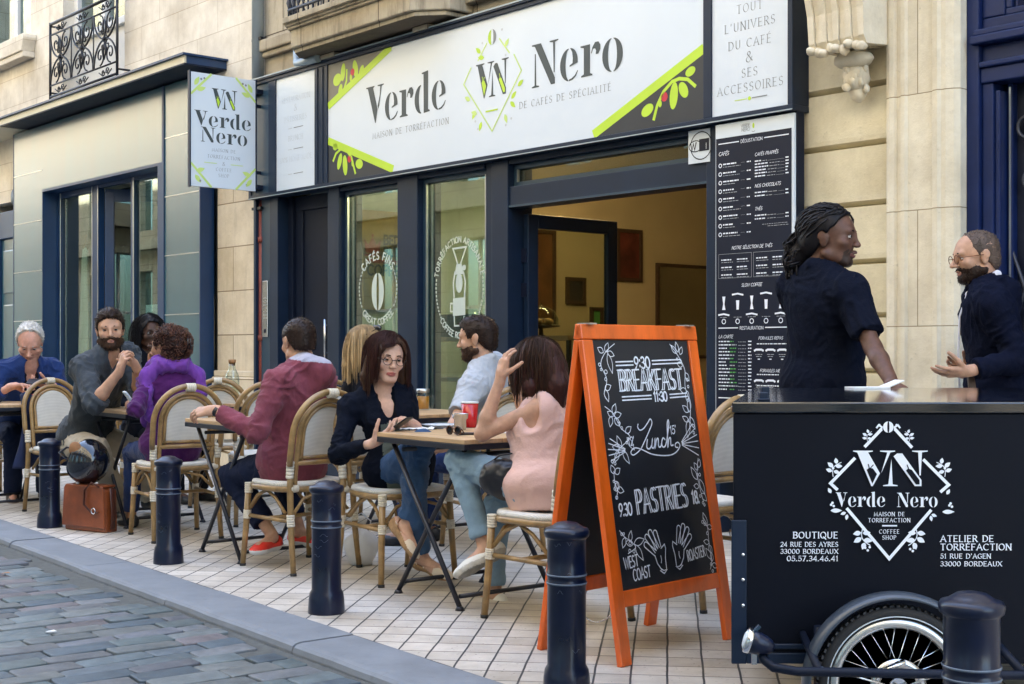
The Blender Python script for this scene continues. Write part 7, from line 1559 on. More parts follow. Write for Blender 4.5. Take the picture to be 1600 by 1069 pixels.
def hair_locs(m):
    """thick locs drawn back and hanging behind the neck"""
    def go(put, HM, g, t0, np):
        S = Field((-.13, -.19, -.16), (.13, .13, .17), .004); v = .014
        S.ell((0, -.016, .040), (.077+v, .098+v, .083+v), None, 0); S.ell((0, .010, .035), (.071+v*.8, .070+v*.5, .074+v*.5), None, .02); S.ell((0, -.055, -.015), (.066+v, .05+v, .065), None, .02); S.ell((-.015, -.115, -.06), (.05, .05, .06), None, .02)
        def mask(d, X, Y, Z):
            h = np.interp(Y, (-.2, -.06, -.01, .02, .035, .05, .08), (-.16, -.075, -.01, .035, .045, .07, .10))+0*X; d = np.maximum(d, h-Z); return np.maximum(d, .018-np.sqrt((np.abs(X)-.085)**2+(Y+.010)**2+Z**2*.5))
        S.fn(mask); V, Q = S.mesh(); V = relax(V, Q, 1); o = put('hair', V, Q, m); b = MB(); rs = random.Random(9); hub = Vector((-.01, -.125, -.03))
        for i in range(110):
            az = rs.uniform(-2.2, 2.2); el = rs.uniform(.12, 1.35) if abs(az) > .9 else rs.uniform(.62, 1.35); off = v+rs.uniform(-.003, .006)
            p = Vector(((.077+off)*math.sin(az)*math.cos(el), (.098+off)*math.cos(az)*math.cos(el)-.014, (.083+off)*math.sin(el)+.038)); pts = []; h2 = hub+Vector((rs.uniform(-.035, .035), rs.uniform(-.03, .03), rs.uniform(-.05, .05))); N_ = 9
            for k in range(N_):
                q = p.lerp(h2, (k/(N_-1))); e = q-Vector((0, -.014, .038)); kk = math.sqrt((e.x/(.077+off))**2+(e.y/(.098+off))**2+(e.z/(.083+off))**2)
                if kk < 1: q = Vector((0, -.014, .038))+e/kk
                pts.append(q+Vector((rs.uniform(-1, 1), rs.uniform(-1, 1), rs.uniform(-1, 1)))*.0025)
            tl_ = rs.uniform(.03, .11)
            for k in range(1, 5): pts.append(h2+Vector((rs.uniform(-.02, .02), -.02*k/4-.01*math.sin(k), -tl_*k/4)))
            b.tube([HM @ x for x in pts], [.0052+.0012*math.sin(k*2.1+i) for k in range(len(pts))], 6)
        for i in range(46):
            a = rs.uniform(0, 6.28); R_ = rs.uniform(.02, .05); c = hub+Vector((rs.uniform(-.03, .02), rs.uniform(-.03, .02), rs.uniform(-.07, .03))); b.tube([HM @ (c+Vector((R_*.8*math.cos(a+k*.6), R_*.7*math.sin(a+k*.6), .006*k-.02))) for k in range(6)], .0058, 6)
        b.build('locs', m, o)
    return go
skin('skin_pale', (.56, .345, .255)); skin('skin_warm', (.50, .29, .195)); skin('skin_old', (.56, .30, .225)); skin('skin_dark', (.062, .028, .018), .3); skin('skin_brown', (.115, .056, .038), .3); skin('skin_tan', (.42, .225, .14))
skin('stubble_dark', (.035, .019, .015), .3); skin('stubble', (.20, .125, .095), .3)
mat('lips_rose', (.40, .115, .095), .4); mat('lips_nude', (.40, .19, .15), .4); mat('lips_dark', (.13, .045, .04), .4)
hairmat('hair_dark', (.022, .012, .009)); hairmat('hair_brown', (.045, .022, .013)); hairmat('hair_auburn', (.040, .014, .012)); hairmat('hair_black', (.007, .006, .008)); hairmat('hair_blond', (.40, .27, .13)); hairmat('hair_blond_dark', (.16, .09, .045)); hairmat('hair_white', (.52, .50, .47)); hairmat('hair_grey', (.16, .14, .12)); hairmat('hair_stub', (.085, .058, .045), .6); hairmat('hair_curl', (.018, .007, .006)); hairmat('hair_curl_light', (.09, .03, .014))
def cloth(n, c, r=.85, v=.1, b=.55, w=2200, sheen=.1):
    m = mat(n, c, r, var=v, vs=5, bump=b, bs=24, bdist=.012, detail=6, sheen=0 if max(c) < .05 else sheen, spec=.08 if max(c) < .05 else .2)
    if w: weave(m, w, .3)
    return m
cloth('navy_wool', (.004, .006, .013)); cloth('black_polo', (.004, .006, .015), w=1800); cloth('navy_sweat', (.004, .006, .018)); cloth('maroon', (.19, .048, .070), v=.25); cloth('hood_lining', (.42, .42, .52), w=1800); cloth('grey_polo', (.40, .43, .48), v=.06, w=1800); cloth('pale_pink', (.68, .45, .40), v=.05); cloth('olive_top', (.13, .15, .125)); cloth('charcoal_shirt', (.045, .055, .068), v=.2); cloth('blue_shirt', (.012, .035, .14), v=.2); cloth('black_tee', (.008, .009, .014)); cloth('purple_lace', (.065, .010, .095), v=.3); cloth('purple_scarf', (.15, .045, .30), v=.15); cloth('white_collar', (.66, .66, .74), v=.05)
cloth('denim', (.035, .085, .19), v=.3, w=2400); cloth('denim_pale', (.21, .32, .42), v=.3, w=2400); cloth('denim_dark', (.012, .018, .045), v=.2, w=2400); cloth('denim_blue', (.012, .03, .11), v=.2, w=2400); cloth('chino', (.42, .37, .29), v=.12, w=2000); cloth('dark_trousers', (.012, .014, .02))
mat('canvas_white', (.70, .68, .62), .8, var=.06, bump=.2, bs=300); mat('rubber_pale', (.48, .46, .40), .7, var=.25, vs=30); mat('sole_grey', (.24, .235, .21), .8, var=.3, vs=30, bump=.4, bs=200); mat('espadrille', (.34, .21, .11), .9, var=.25, vs=60, bump=.5, bs=200); mat('sandal_strap', (.66, .58, .48), .7); mat('trainer_red', (.70, .035, .02), .6, var=.1); mat('sole_white', (.6, .6, .6), .6, var=.1); mat('leather_brown', (.05, .028, .016), .4, var=.3); mat('shoe_black', (.01, .01, .012), .5); mat('handbag_black', (.008, .008, .012), .38, var=.2, bump=.15, bs=60)
mat('frame_dark', (.03, .012, .010), .25, var=.4, vs=40); mat('frame_tortoise', (.16, .05, .015), .25, var=.7, vs=40)
Z3 = Vector((0, 0, 1))
def lean(face, a, side=0):
    f = unit(face); return (Z3*math.cos(a)+f*math.sin(a)+f.cross(Z3)*side).normalized()
def seat(ch, fwd=.0, side=0, z=.525):
    m = CH[ch].matrix_world; return m @ Vector((side, fwd, z))
def cf_(ch): return (CH[ch].matrix_world.to_3x3() @ Vector((0, 1, 0))).normalized()
def feet(P, f, spread=.10, reach=.42, z=.085, yaw=0):
    f = unit(f); r = f.cross(Z3); g = lambda q, d: Vector((P.x, P.y, 0))+f*(reach+d)+r*q*spread+Z3*z
    k = lambda q: Vector((P.x, P.y, .75))+f*.6+r*q*(spread+.02)
    return dict(R=dict(a=g(1, 0), k=k(1), t=f+r*.15), L=dict(a=g(-1, .03), k=k(-1), t=f-r*.15))
ONLY = os.environ.get('ONLY', '').split(',') if os.environ.get('ONLY') else None
def want(n): return ONLY is None or n in ONLY
# 1 --- woman in glasses and navy jacket, facing the table, head turned to the street
if want('glasses'):
    f = cf_('glasses'); P = seat('glasses', .02); n_ = f.cross(Z3)
    Hh = W(604, 562, 6.50)
    person('woman in round glasses and collarless navy jacket, looking over from the nearest table', seat('glasses', 0, 0, 0), P, f, lean(f, .10), H=Hh, look=Vector((.42, -.88, -.08)), roll=-.08, twist=-.45, sh=((-.03, 0, 0), (-.06, .03, 0)), s=.95, fem=1, hs=.97, sk='skin_pale', lips='lips_rose', ft=dict(jaw=.93, brow=.5, nose=.94, cheek=1., lips=1.15), brow='hair_dark', glasses='frame_dark',
        arms=dict(R=dict(w=W(583, 692, 6.22), e=W(530, 715, 6.35), f=(.80, -.10, .42), n=(-.3, .6, .75), c=(.5, .45, .5, .6)), L=dict(w=W(648, 664, 6.42), e=W(640, 690, 6.75), f=(-.55, -.45, .35), n=(.2, .1, -.9), c=(.7, .8, .9, .9))),
        legs=dict(R=dict(a=W(636, 818, 6.28), k=W(658, 712, 6.22), t=(.55, -.55, -.6), d=(-.45, -.2, -.85)), L=dict(a=W(659, 868, 6.35), k=W(645, 738, 6.15), t=(.8, -.5, -.22))),
        top=dict(m='navy_wool', sleeve=1.82, wu=.056, wl=.048, e=.012, hem=.10, name='jacket', vneck=.17, amp=.009, split=lambda C_, F: ((((C_-np.array(F['neck']))@np.array(F['fc']) > .0)&(np.abs((C_-np.array(F['neck']))@np.array(F['rc'])) < .043-.10*np.minimum(0, (C_-np.array(F['neck']))@np.array(F['t'])+.06))&((C_-np.array(F['neck']))@np.array(F['t']) < -.15)&((C_-np.array(F['P']))@np.array(F['fc']) > .09)&((C_-np.array(F['P']))@np.array(F['t']) < .36)).astype(int), ['olive_top'])),
        trousers=dict(m='denim', w=(.086, .060, .045), len=.93, turnup=True, amp=.006), shoes=dict(m='sandal_strap', ms='espadrille', sole=.020, wedge=.045, strap=True, w=.036), hair=hair_long('hair_brown', .27, -.03, 240, 900, 'hair_auburn', .018, seed=3, body=[([(-.075, .0, .0), (-.088, -.01, -.09), (-.086, -.005, -.17)], [.034, .034, .018]), ([(.075, -.01, .0), (.086, -.02, -.09), (.084, -.015, -.165)], [.032, .032, .016]), ([(0, -.08, .0), (0, -.09, -.10), (0, -.085, -.17)], [.06, .055, .03])]))
    ph = thing('phone', 'small black phone between the fingers of the woman in glasses', 'phone', Matrix.Translation(W(627, 662, 6.22)) @ Matrix.Rotation(-.5, 4, 'Z') @ Matrix.Rotation(-.55, 4, 'Y')); b = MB(); b.box(-.055, .055, -.03, .03, -.004, .004); b.build('body', 'plastic_black', ph, bevel=.003)
# 2 --- woman in pale pink, seen from behind
if want('pink'):
    f = cf_('pink'); P = seat('pink', .06, 0); Hh = W(838, 578, 5.72)
    t_, T, J = person('woman with dark auburn hair in a sleeveless pale pink top, hand raised to her face', seat('pink', 0, 0, 0), P, f, lean(f, .16), H=Hh, look=Vector((-.72, .66, -.16)), twist=.1, sh=((0, 0, 0), (.085, .03, .02)), s=.95, fem=1, hs=.97, sk='skin_warm', lips='lips_rose', ft=dict(jaw=.93, brow=.5, nose=.94), eyes=False,
        arms=dict(L=dict(w=W(782, 592, 5.60), e=W(748, 702, 5.60), f=(.12, .0, .95), n=(.8, .5, -.1), c=(.4, .45, .55, .7), sp=.22), R=dict(w=W(802, 590, 6.02), e=W(800, 672, 6.12), f=(-.05, -.1, .9), n=(.3, -.6, .2), c=(.3, .3, .4, .5), sp=.2)),
        legs=dict(L=dict(a=W(757, 853, 5.70), k=W(752, 742, 5.72), t=(-.88, -.25, -.42), d=(-.2, -.55, -.8)), R=dict(a=W(773, 925, 6.02), k=W(765, 760, 6.0), t=(-.6, .7, -.05))),
        top=dict(m='pale_pink', sleeve=0, e=.016, hem=.10, amp=.0055, sc=7, extra=[('cut', [lambda P, t, fc, rc, n, T, J: J['SL']+t*.06-rc*.075, lambda P, t, fc, rc, n, T, J: J['SL']-t*.07-rc*.07], [.042, .042], .01), ('cut', [lambda P, t, fc, rc, n, T, J: J['SR']+t*.05+rc*.055, lambda P, t, fc, rc, n, T, J: J['SR']-t*.10+rc*.045], [.045, .05], .01)]),
        trousers=dict(m='denim_pale', w=(.090, .062, .046), len=.90, turnup=True, amp=.006), shoes=dict(m='canvas_white', ms='rubber_pale', under='sole_grey', sole=.024, w=.040), hair=hair_long('hair_auburn', .24, .0, 260, 1000, 'hair_brown', .020, seed=5, wave=.10, body=[([(-.07, -.02, .0), (-.082, -.03, -.08), (-.075, -.03, -.15)], [.036, .036, .022]), ([(.07, -.02, .0), (.082, -.03, -.08), (.075, -.03, -.15)], [.036, .036, .022]), ([(0, -.085, .0), (0, -.10, -.09), (0, -.095, -.165)], [.065, .06, .035])]))
    hbag = thing('handbag', 'soft black leather handbag at the hip of the woman in pale pink', 'bag', Matrix.Translation(W(796, 748, 5.60)))
    S = Field((-.2, -.15, -.15), (.2, .15, .2), .007); S.ell((0, 0, -.01), (.125, .06, .08), None, 0); S.ell((-.02, -.01, .03), (.10, .05, .055), None, .03); V, Q = S.mesh(); N = vnormals(V, Q); V = folds(V, N, .016, 9, 3); to_obj('bag_body', V, Q, 'handbag_black', hbag); b = MB(); b.tube([(-.10, 0, .05), (-.04, -.03, .10), (.06, .02, .11), (.11, .03, .05)], .008, 6, flat=.5); b.build('strap', 'handbag_black', hbag)
# 3 --- man in maroon hoodie, back to us
if want('maroon'):
    f = cf_('maroon'); P = seat('maroon', .06)
    person('man in maroon hooded sweatshirt with cropped dark hair, arm stretched on the table', seat('maroon', 0, 0, 0), P, f, lean(f, .16), H=W(467, 535, 6.98), look=Vector((-.55, .82, -.12)), twist=.25, s=1.0, hs=1.02, sk='skin_warm', eyes=False, brow='hair_dark',
        arms=dict(L=dict(w=W(335, 641, 6.78), e=W(395, 650, 6.75), f=(-.9, .1, -.08), n=(.0, .5, -.8), c=(.5, .6, .7, .8)), R=dict(w=W(430, 650, 7.70), e=W(480, 650, 7.45), c=.4)),
        legs=dict(L=dict(a=W(425, 836, 7.05), k=W(362, 735, 7.22), t=(-.1, -.25, -.0), d=(0, .0, -1)), R=dict(a=W(468, 828, 7.3), k=W(410, 715, 7.6), t=(.3, -.2, -.0), d=(0, 0, -1))),
        top=dict(m='maroon', sleeve=1.88, wu=.064, wl=.052, e=.020, hem=.09, amp=.012, sc=8, name='hoodie', neckcut=0, extra=[('chain', [lambda P, t, fc, rc, n, T, J: n+t*.045-fc*.05-rc*.03, lambda P, t, fc, rc, n, T, J: n+t*.0-fc*.085+rc*.03, lambda P, t, fc, rc, n, T, J: n-t*.06-fc*.10+rc*.0], [.062, .078, .040], .03), ('chain', [lambda P, t, fc, rc, n, T, J: n+t*.03-fc*.03+rc*.085, lambda P, t, fc, rc, n, T, J: n+t*.05-fc*.06+rc*.05, lambda P, t, fc, rc, n, T, J: n+t*.05-fc*.06-rc*.05, lambda P, t, fc, rc, n, T, J: n+t*.03-fc*.03-rc*.085], [.028, .034, .034, .028], .02)],
            split=lambda C_, F: (((C_-np.array(F['neck']))@np.array(F['t']) > .062).astype(int), ['hood_lining'])),
        trousers=dict(m='denim_dark', w=(.092, .072, .062), len=.80, amp=.008), shoes=dict(m='trainer_red', ms='sole_white', sole=.028, w=.044), cuffs=[('L', 'w')], hair=hair_short('hair_dark', line=((-.13, -.055), (-.06, -.045), (-.02, .01), (.012, .03), (.034, .03), (.05, .055), (.09, .083)), thick=.005, amp=.003, stubs=900, sl_=.6))
# 4 --- woman in purple, half from behind
if want('purple'):
    f = cf_('purple'); P = seat('purple', .06)
    t_, T, J = person('woman with curled up dark hair, purple scarf and violet lace top, chin on her hand', seat('purple', 0, 0, 0), P, f, lean(f, .14, -.06), H=W(262, 543, 8.12), look=Vector((-.80, .46, .02)), twist=-.1, s=.96, fem=1, hs=1.0, sk='skin_tan', lips='lips_rose', ft=dict(jaw=.95, brow=.5), eyes=False, glasses='frame_dark',
        arms=dict(L=dict(w=W(222, 628, 8.05), e=W(212, 640, 7.80), f=(-.75, .2, .05), n=(.1, .3, -.9), c=(.5, .6, .7, .7)), R=dict(w=W(237, 572, 8.38), e=W(215, 632, 8.55), f=(.1, -.05, .95), n=(.6, -.6, .1), c=(.7, .8, .9, 1.))),
        legs=feet(P, f, .11, .44),
        top=dict(m='purple_lace', sleeve=1.8, wu=.056, wl=.045, e=.012, hem=.10, amp=.010),
        trousers=dict(m='denim_blue', len=.95), shoes=dict(m='shoe_black'), hair=hair_curly('hair_curl', [((.0, -.085, .03), (.085, .065, .075)), ((0, -.08, -.05), (.075, .055, .055)), ((-.04, -.06, .07), (.05, .05, .045)), ((.045, -.06, .06), (.05, .05, .05)), ((.0, -.11, -.01), (.06, .05, .05))], 2, 320, 'hair_curl_light'))
    sc_ = thing('scarf', 'bright purple scarf draped over the shoulders of the woman with curled hair', 'scarf', Matrix.Translation(P))
    up_ = J['T']; nk = J['N']+seat('purple', 0, 0, 0)-P; rr = J['X']; f = J['F']; S = Field((-.45, -.45, -.1), (.45, .45, .75), .008)
    S.chain([nk+up_*.06+f*.07, nk+up_*.055+rr*.075, nk+up_*.04-f*.07+rr*.05, nk+up_*.04-f*.07-rr*.05, nk+up_*.055-rr*.075, nk+up_*.06+f*.07], [.042, .045, .042, .042, .045, .042], .02)
    for q in (-1, 1): S.chain([nk+up_*.04+rr*q*.08-f*.05, nk-up_*.02+rr*q*.15-f*.045, nk-up_*.12+rr*q*.165-f*.075, nk-up_*.27+rr*q*.14-f*.075], [.036, .040, .036, .028] if q < 0 else [.036, .040, .034, .018], .03)
    S.chain([nk+up_*.04-rr*.10+f*.06, nk-up_*.1-rr*.13+f*.13, nk-up_*.3-rr*.12+f*.13], [.034, .036, .034], .03); V, Q = S.mesh(); V = relax(V, Q, 1); N = vnormals(V, Q); V = folds(V, N, .024, 13, 7, (), (1, 1, .5)); to_obj('cloth', V, Q, 'purple_scarf', sc_)
    hc = thing('hair_clip', 'dark hair clip in the curled hair of the woman in purple', 'hair clip', Matrix.Translation(W(297, 537, 8.02))); b = MB(); [b.tube([(x, -.01, -.03), (x+.004, -.028, 0), (x, -.01, .03)], .004, 6) for x in (-.01, .006)]; b.build('clip', 'plastic_black', hc)
    ph = thing('phone', 'white phone in the hand of the woman in purple', 'phone', Matrix.Translation(W(202, 622, 8.02)) @ Matrix.Rotation(.6, 4, 'Z') @ Matrix.Rotation(.9, 4, 'Y')); b = MB(); b.box(-.05, .05, -.028, .028, -.005, .005); b.build('body', 'sign_white', ph, bevel=.003)
# 5 --- bearded man, hands clasped before his mouth
if want('beard'):
    f = unit(Vector((.80, -.55, 0))); P = seat('beard', .30)
    person('bearded man in charcoal shirt with his hands clasped before his chin', seat('beard', 0, 0, 0), P, f, lean(f, .20), H=W(172, 516, 8.62), look=Vector((.30, -.95, -.06)), roll=.05, twist=0, s=1.06, hs=1.06, sk='skin_warm', lips='lips_nude', ft=dict(jaw=1.05, brow=1.15, nose=1.05), brow='hair_dark',
        arms=dict(R=dict(w=W(187, 580, 8.30), e=W(150, 632, 8.35), f=(.25, -.1, .8), n=(.7, .5, .1), c=(.8, .9, 1., 1.1)), L=dict(w=W(213, 575, 8.48), e=W(222, 640, 8.75), f=(-.35, -.1, .8), n=(-.6, -.3, .2), c=(.9, 1., 1.1, 1.1))),
        legs=dict(R=dict(a=W(190, 790, 8.75), k=W(165, 690, 8.25), t=(.5, -.8, 0), d=(0, 0, -1)), L=dict(a=W(232, 775, 9.15), k=W(215, 685, 8.75), t=(.6, -.7, 0), d=(0, 0, -1))),
        top=dict(m='charcoal_shirt', sleeve=1.18, wu=.068, wl=.058, e=.020, hem=.06, amp=.013, sc=8, roll=1, vneck=.10), trousers=dict(m='chino', w=(.096, .074, .066), amp=.011), shoes=dict(m='shoe_black', high=1), cuffs=[('L', 'w')], beard=dict(m='hair_brown', v=.004), hair=hair_short('hair_dark', thick=.014, amp=.010, top=.010, sc=30, stubs=700))
# 6 --- woman with long black hair and glasses, behind
if want('black'):
    f = unit(Vector((.75, -.45, 0))); P = seat('black', .05)
    person('woman with long black hair and glasses sitting behind the bearded man', seat('black', 0, 0, 0), P, f, lean(f, .10), H=W(234, 521, 9.75), look=Vector((.55, -.80, -.05)), s=1.0, fem=1, hs=1.02, sk='skin_dark', lips='lips_dark', brow='hair_black', ft=dict(jaw=.97, brow=.7, lips=1.35, nose=1.0), glasses='frame_dark', fine=.0045,
        arms=dict(R=dict(w=W(240, 640, 9.6), e=W(215, 625, 9.6), fine=0), L=dict(w=W(262, 630, 9.8), e=W(255, 630, 10.0), fine=0)), legs=feet(P, f, .11, .44), top=dict(m='black_tee', sleeve=1.8, hem=.08), trousers=dict(m='dark_trousers'), shoes=dict(m='shoe_black'),
        hair=hair_long('hair_black', .34, .015, 110, 450, None, .018, seed=8, body=[([(-.075, .0, .0), (-.088, -.01, -.12), (-.086, .0, -.24)], [.034, .034, .02]), ([(.075, -.01, .0), (.086, -.02, -.12), (.084, -.01, -.24)], [.032, .032, .02]), ([(0, -.08, .0), (0, -.09, -.10), (0, -.085, -.2)], [.06, .055, .03])]))
# 7 --- old man with white hair reading his phone
if want('old'):
    f = unit(Vector((.55, -.84, 0))); P = seat('old', .06)
    hw = W(50, 592, 9.55)
    person('old man with white hair in a blue shirt looking down at his phone', seat('old', 0, 0, 0), P, f, lean(f, .14), H=W(47, 535, 9.95), look=Vector((.22, -.80, -.56)), s=1.04, hs=1.10, sk='skin_old', lips='lips_nude', brow='hair_white', ft=dict(jaw=1.1, brow=1.1, nose=1.12, cheek=1.2), fine=.0045, gaze=(0, .9, -.5),
        arms=dict(R=dict(w=W(18, 604, 9.68), e=W(-20, 622, 9.75), f=(.85, -.1, .12), n=(.1, -.2, -.9), c=(.3, .4, .6, .7)), L=dict(w=W(80, 603, 9.85), e=W(104, 622, 10.2), f=(-.7, -.35, .1), n=(-.1, .2, .8), c=(.5, .6, .7, .7))),
        legs=dict(R=dict(a=W(20, 770, 9.95), k=W(25, 680, 9.75), t=(.35, -.9, 0), d=(0, 0, -1)), L=dict(a=W(70, 766, 10.2), k=W(75, 680, 9.9), t=(.5, -.8, 0), d=(0, 0, -1))),
        top=dict(m='blue_shirt', sleeve=1.72, wu=.068, wl=.058, e=.026, hem=.08, amp=.012, sc=8, belly=.03, vneck=.16, split=lambda C_, F: (((np.abs((C_-np.array(F['neck']))@np.array(F['rc'])) < .05)&((C_-np.array(F['neck']))@np.array(F['fc']) > .02)&((C_-np.array(F['neck']))@np.array(F['t']) < -.02)).astype(int), ['black_tee'])), trousers=dict(m='denim_dark', w=(.092, .07, .062)), shoes=dict(m='leather_brown', high=1), hair=hair_short('hair_white', line=((-.13, -.072), (-.06, -.066), (-.02, -.025), (.008, .0), (.022, .03), (.028, .08), (.04, .16)), thick=.015, amp=.011, stubs=700))
    ph = thing('phone', 'black phone held by the old man above his table', 'phone', Matrix.Translation(W(58, 596, 9.72)) @ Matrix.Rotation(.5, 4, 'X')); b = MB(); b.box(-.07, .07, -.036, .036, -.004, .004); b.build('body', 'plastic_black', ph, bevel=.003)
# 8 --- man in grey polo, back to us
if want('polo'):
    f = unit(Vector((-.85, .35, 0))); P = seat('polo', .04)
    person('man with short hair and beard in a light grey polo shirt at the second row', seat('polo', 0, 0, 0), P, f, lean(f, .10), H=W(747, 530, 7.42), look=Vector((-.93, .30, -.10)), s=1.02, hs=1.02, sk='skin_warm', lips='lips_nude', brow='hair_dark', ft=dict(jaw=1.05), eyes=False,
        arms=dict(L=dict(w=W(690, 700, 7.30), e=W(712, 660, 7.15), f=(-.9, .1, -.1), c=.5), R=dict(w=W(700, 690, 7.9), e=W(745, 660, 7.9), c=.5)), legs=feet(P, f, .12, .42),
        top=dict(m='grey_polo', sleeve=.70, wu=.064, e=.016, hem=.09, amp=.008, extra=[('chain', [lambda P, t, fc, rc, n, T, J: n+t*.055+rc*.055-fc*.01, lambda P, t, fc, rc, n, T, J: n+t*.065-fc*.055, lambda P, t, fc, rc, n, T, J: n+t*.055-rc*.055-fc*.01], [.014, .016, .014], .008)]), trousers=dict(m='denim_blue'), shoes=dict(m='shoe_black'), beard=dict(m='hair_brown', v=.0035), hair=hair_short('hair_dark', thick=.006, amp=.003, top=.006, stubs=500))
# 9 --- blond woman behind
if want('blond'):
    f = unit(Vector((.70, .30, 0))); P = seat('blond', .04)
    t_, T, J = person('blond woman with sunglasses pushed up in her hair, half hidden', seat('blond', 0, 0, 0), P, f, lean(f, .08), H=W(572, 541, 8.35), look=Vector((.90, .25, -.05)), s=.97, fem=1, hs=.98, sk='skin_pale', lips='lips_rose', brow='hair_brown', eyes=False, fine=.0045,
        arms=dict(R=dict(w=W(612, 646, 8.2), e=W(580, 665, 8.2), fine=0), L=dict(w=W(612, 640, 8.7), e=W(590, 650, 8.8), fine=0)), legs=feet(P, f, .1, .42), top=dict(m='black_tee', sleeve=1.7, hem=.08), trousers=dict(m='denim_dark'), shoes=dict(m='shoe_black'),
        hair=hair_long('hair_blond', .30, .0, 240, 700, 'hair_blond', .014, seed=12, body=[([(-.075, -.01, .0), (-.086, -.02, -.1), (-.08, -.02, -.2)], [.032, .032, .02]), ([(.075, -.01, .0), (.086, -.02, -.1), (.08, -.02, -.2)], [.032, .032, .02]), ([(0, -.08, .0), (0, -.09, -.12), (0, -.085, -.22)], [.06, .055, .03])]))
    sg_ = thing('sunglasses', 'dark sunglasses pushed up on the head of the blond woman', 'sunglasses', Matrix.Translation(t_.location)); b = MB(); [b.ball(T((q*.035, .062, .118)), (.026, .012, .02), 8) for q in (-1, 1)]; b.tube([T((-.01, .07, .12)), T((.01, .07, .12))], .004, 6); [b.tube([T((q*.06, .055, .115)), T((q*.09, -.02, .07))], .003, 6) for q in (-1, 1)]; b.build('frame', 'lens_dark', sg_)
# 10 --- standing man in black polo, turned away, looking back over his shoulder
if want('stand'):
    P = W(1285, 618, 5.98); P.z = .96
    person('standing man with tied back black locs and a black polo shirt, leaning on the cart', (P.x, P.y, 0), P, Vector((.86, .50, 0)), lean((.62, .70, 0), .03, -.02), H=W(1296, 373, 5.92), look=Vector((.90, -.43, -.03)), twist=0, s=1.02, hs=1.13, sk='skin_brown', lips='lips_dark', brow='hair_black', ft=dict(jaw=1.17, brow=.85, nose=.97, cheek=1.4, lips=1.5),
        arms=dict(R=dict(w=W(1398, 606, 5.42), e=W(1352, 530, 5.75), f=(.6, -.3, -.3), n=(0, .3, -.95), c=.3), L=dict(w=W(1340, 640, 6.25), e=W(1290, 570, 6.4), c=.4, fine=0)), legs=dict(R=dict(a=(P.x+.12, P.y-.02, .09), k=(P.x+.2, P.y+.2, .5), t=(.6, .7, 0), d=(0, 0, -1)), L=dict(a=(P.x-.10, P.y+.05, .09), k=(P.x, P.y+.3, .5), t=(.5, .8, 0), d=(0, 0, -1))),
        top=dict(m='black_polo', sleeve=.76, wu=.066, e=.026, hem=.12, amp=.010, sc=7, belly=.045, h=.007, extra=[('chain', [lambda P, t, fc, rc, n, T, J: n+t*.055+rc*.06-fc*.0, lambda P, t, fc, rc, n, T, J: n+t*.06-fc*.06, lambda P, t, fc, rc, n, T, J: n+t*.055-rc*.06-fc*.0], [.018, .020, .018], .008)]), trousers=dict(m='dark_trousers', w=(.10, .075, .07)), shoes=dict(m='shoe_black'), stub='stubble_dark', hair=hair_locs('hair_black'))
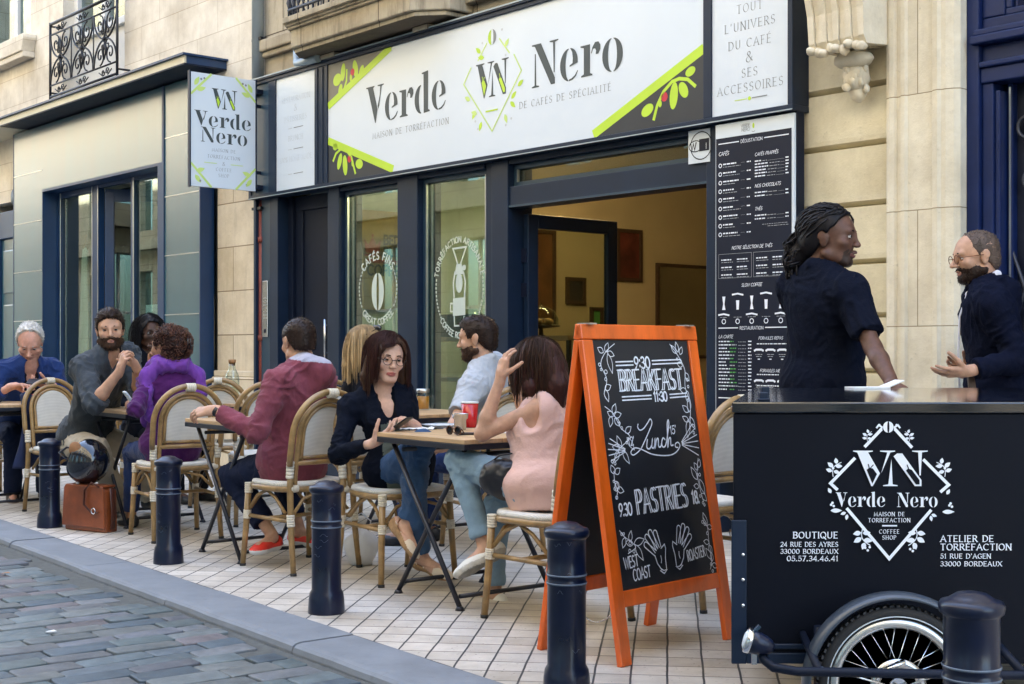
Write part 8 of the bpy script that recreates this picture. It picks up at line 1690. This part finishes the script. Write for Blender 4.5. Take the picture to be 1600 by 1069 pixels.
# 11 --- man with glasses, profile, hands before him
if want('specs'):
    P = W(1568, 640, 6.35); P.z = .93
    t_, T, J = person('balding man with tortoiseshell glasses, beard and dark hooded jacket, gesturing beside the blue door', (P.x, P.y, 0), P, Vector((-.93, .20, 0)), lean((-.93, .20, 0), .02), H=W(1526, 402, 6.35), look=Vector((-.97, -.06, -.14)), s=1.02, hs=1.03, sk='skin_warm', lips='lips_nude', brow='hair_dark', ft=dict(jaw=1.0, nose=1.05), glasses='frame_tortoise', beard=dict(m='hair_dark', v=.003),
        arms=dict(L=dict(w=W(1512, 580, 6.08), e=W(1560, 578, 6.1), f=(-.95, -.1, -.1), n=(.1, .5, .8), c=(.15, .25, .35, .5), sp=.35), R=dict(w=W(1515, 585, 6.6), e=W(1560, 580, 6.65), f=(-.9, -.2, .3), n=(.2, -.8, .2), c=(.3, .4, .5, .5))), legs=dict(R=dict(a=(P.x-.02, P.y+.1, .09), k=(P.x-.3, P.y+.1, .5), t=(-.95, .2, 0), d=(0, 0, -1)), L=dict(a=(P.x+.02, P.y-.1, .09), k=(P.x-.3, P.y-.1, .5), t=(-.95, .1, 0), d=(0, 0, -1))),
        top=dict(m='navy_sweat', sleeve=1.86, wu=.068, wl=.056, e=.026, hem=.10, amp=.012, sc=8, name='jacket', vneck=.06, extra=[('chain', [lambda P, t, fc, rc, n, T, J: n+t*.03-fc*.06+rc*.04, lambda P, t, fc, rc, n, T, J: n-t*.02-fc*.10, lambda P, t, fc, rc, n, T, J: n-t*.10-fc*.115], [.05, .06, .035], .03), ('chain', [lambda P, t, fc, rc, n, T, J: n+t*.02-rc*.085+fc*.02, lambda P, t, fc, rc, n, T, J: n+t*.035-rc*.05-fc*.06, lambda P, t, fc, rc, n, T, J: n+t*.035+rc*.05-fc*.06, lambda P, t, fc, rc, n, T, J: n+t*.02+rc*.085+fc*.02], [.028, .032, .032, .028], .02)]), trousers=dict(m='dark_trousers'), shoes=dict(m='shoe_black'),
        hair=hair_short('hair_stub', line=((-.13, -.072), (-.06, -.066), (-.02, -.02), (.012, .0), (.028, .02), (.040, .06), (.044, .11), (.05, .2)), thick=.001, amp=.002, sc=60, stubs=900, sl_=.45))
    co = thing('shirt_collar', 'white shirt collar and zip edge showing at the neck of the balding man', 'collar', Matrix.Translation((P.x, P.y, 0)))
    f = J['F']; r = J['X']; n0 = J['N']-Z3*.02; S = Field([x-.2 for x in n0], [x+.2 for x in n0], .005); S.chain([n0+f*.075+Z3*.015, n0+r*-.07+f*.03+Z3*.05, n0-r*.055-f*.05+Z3*.085, n0+r*.055-f*.05+Z3*.085, n0+r*.07+f*.03+Z3*.05, n0+f*.075+Z3*.015], [.012, .016, .018, .018, .016, .012], .01); V, Q = S.mesh(); to_obj('collar', V, Q, 'white_collar', co)
    b = MB(); b.tube([n0+f*.085-r*.05+Z3*.02, n0+f*.12-r*.055-Z3*.08, n0+f*.125-r*.05-Z3*.25, n0+f*.12-r*.05-Z3*.42], .005, 6); b.build('zip_edge', 'white_collar', co)
    wp = thing('phone', 'brown wooden cased phone under the hand of the balding man', 'phone', Matrix.Translation(W(1517, 592, 6.15)) @ Matrix.Rotation(1.2, 4, 'X')); b = MB(); b.box(-.016, .016, -.07, .07, -.01, .01); b.build('body', 'wood_dark', wp, bevel=.004)
bpy.context.view_layer.update()
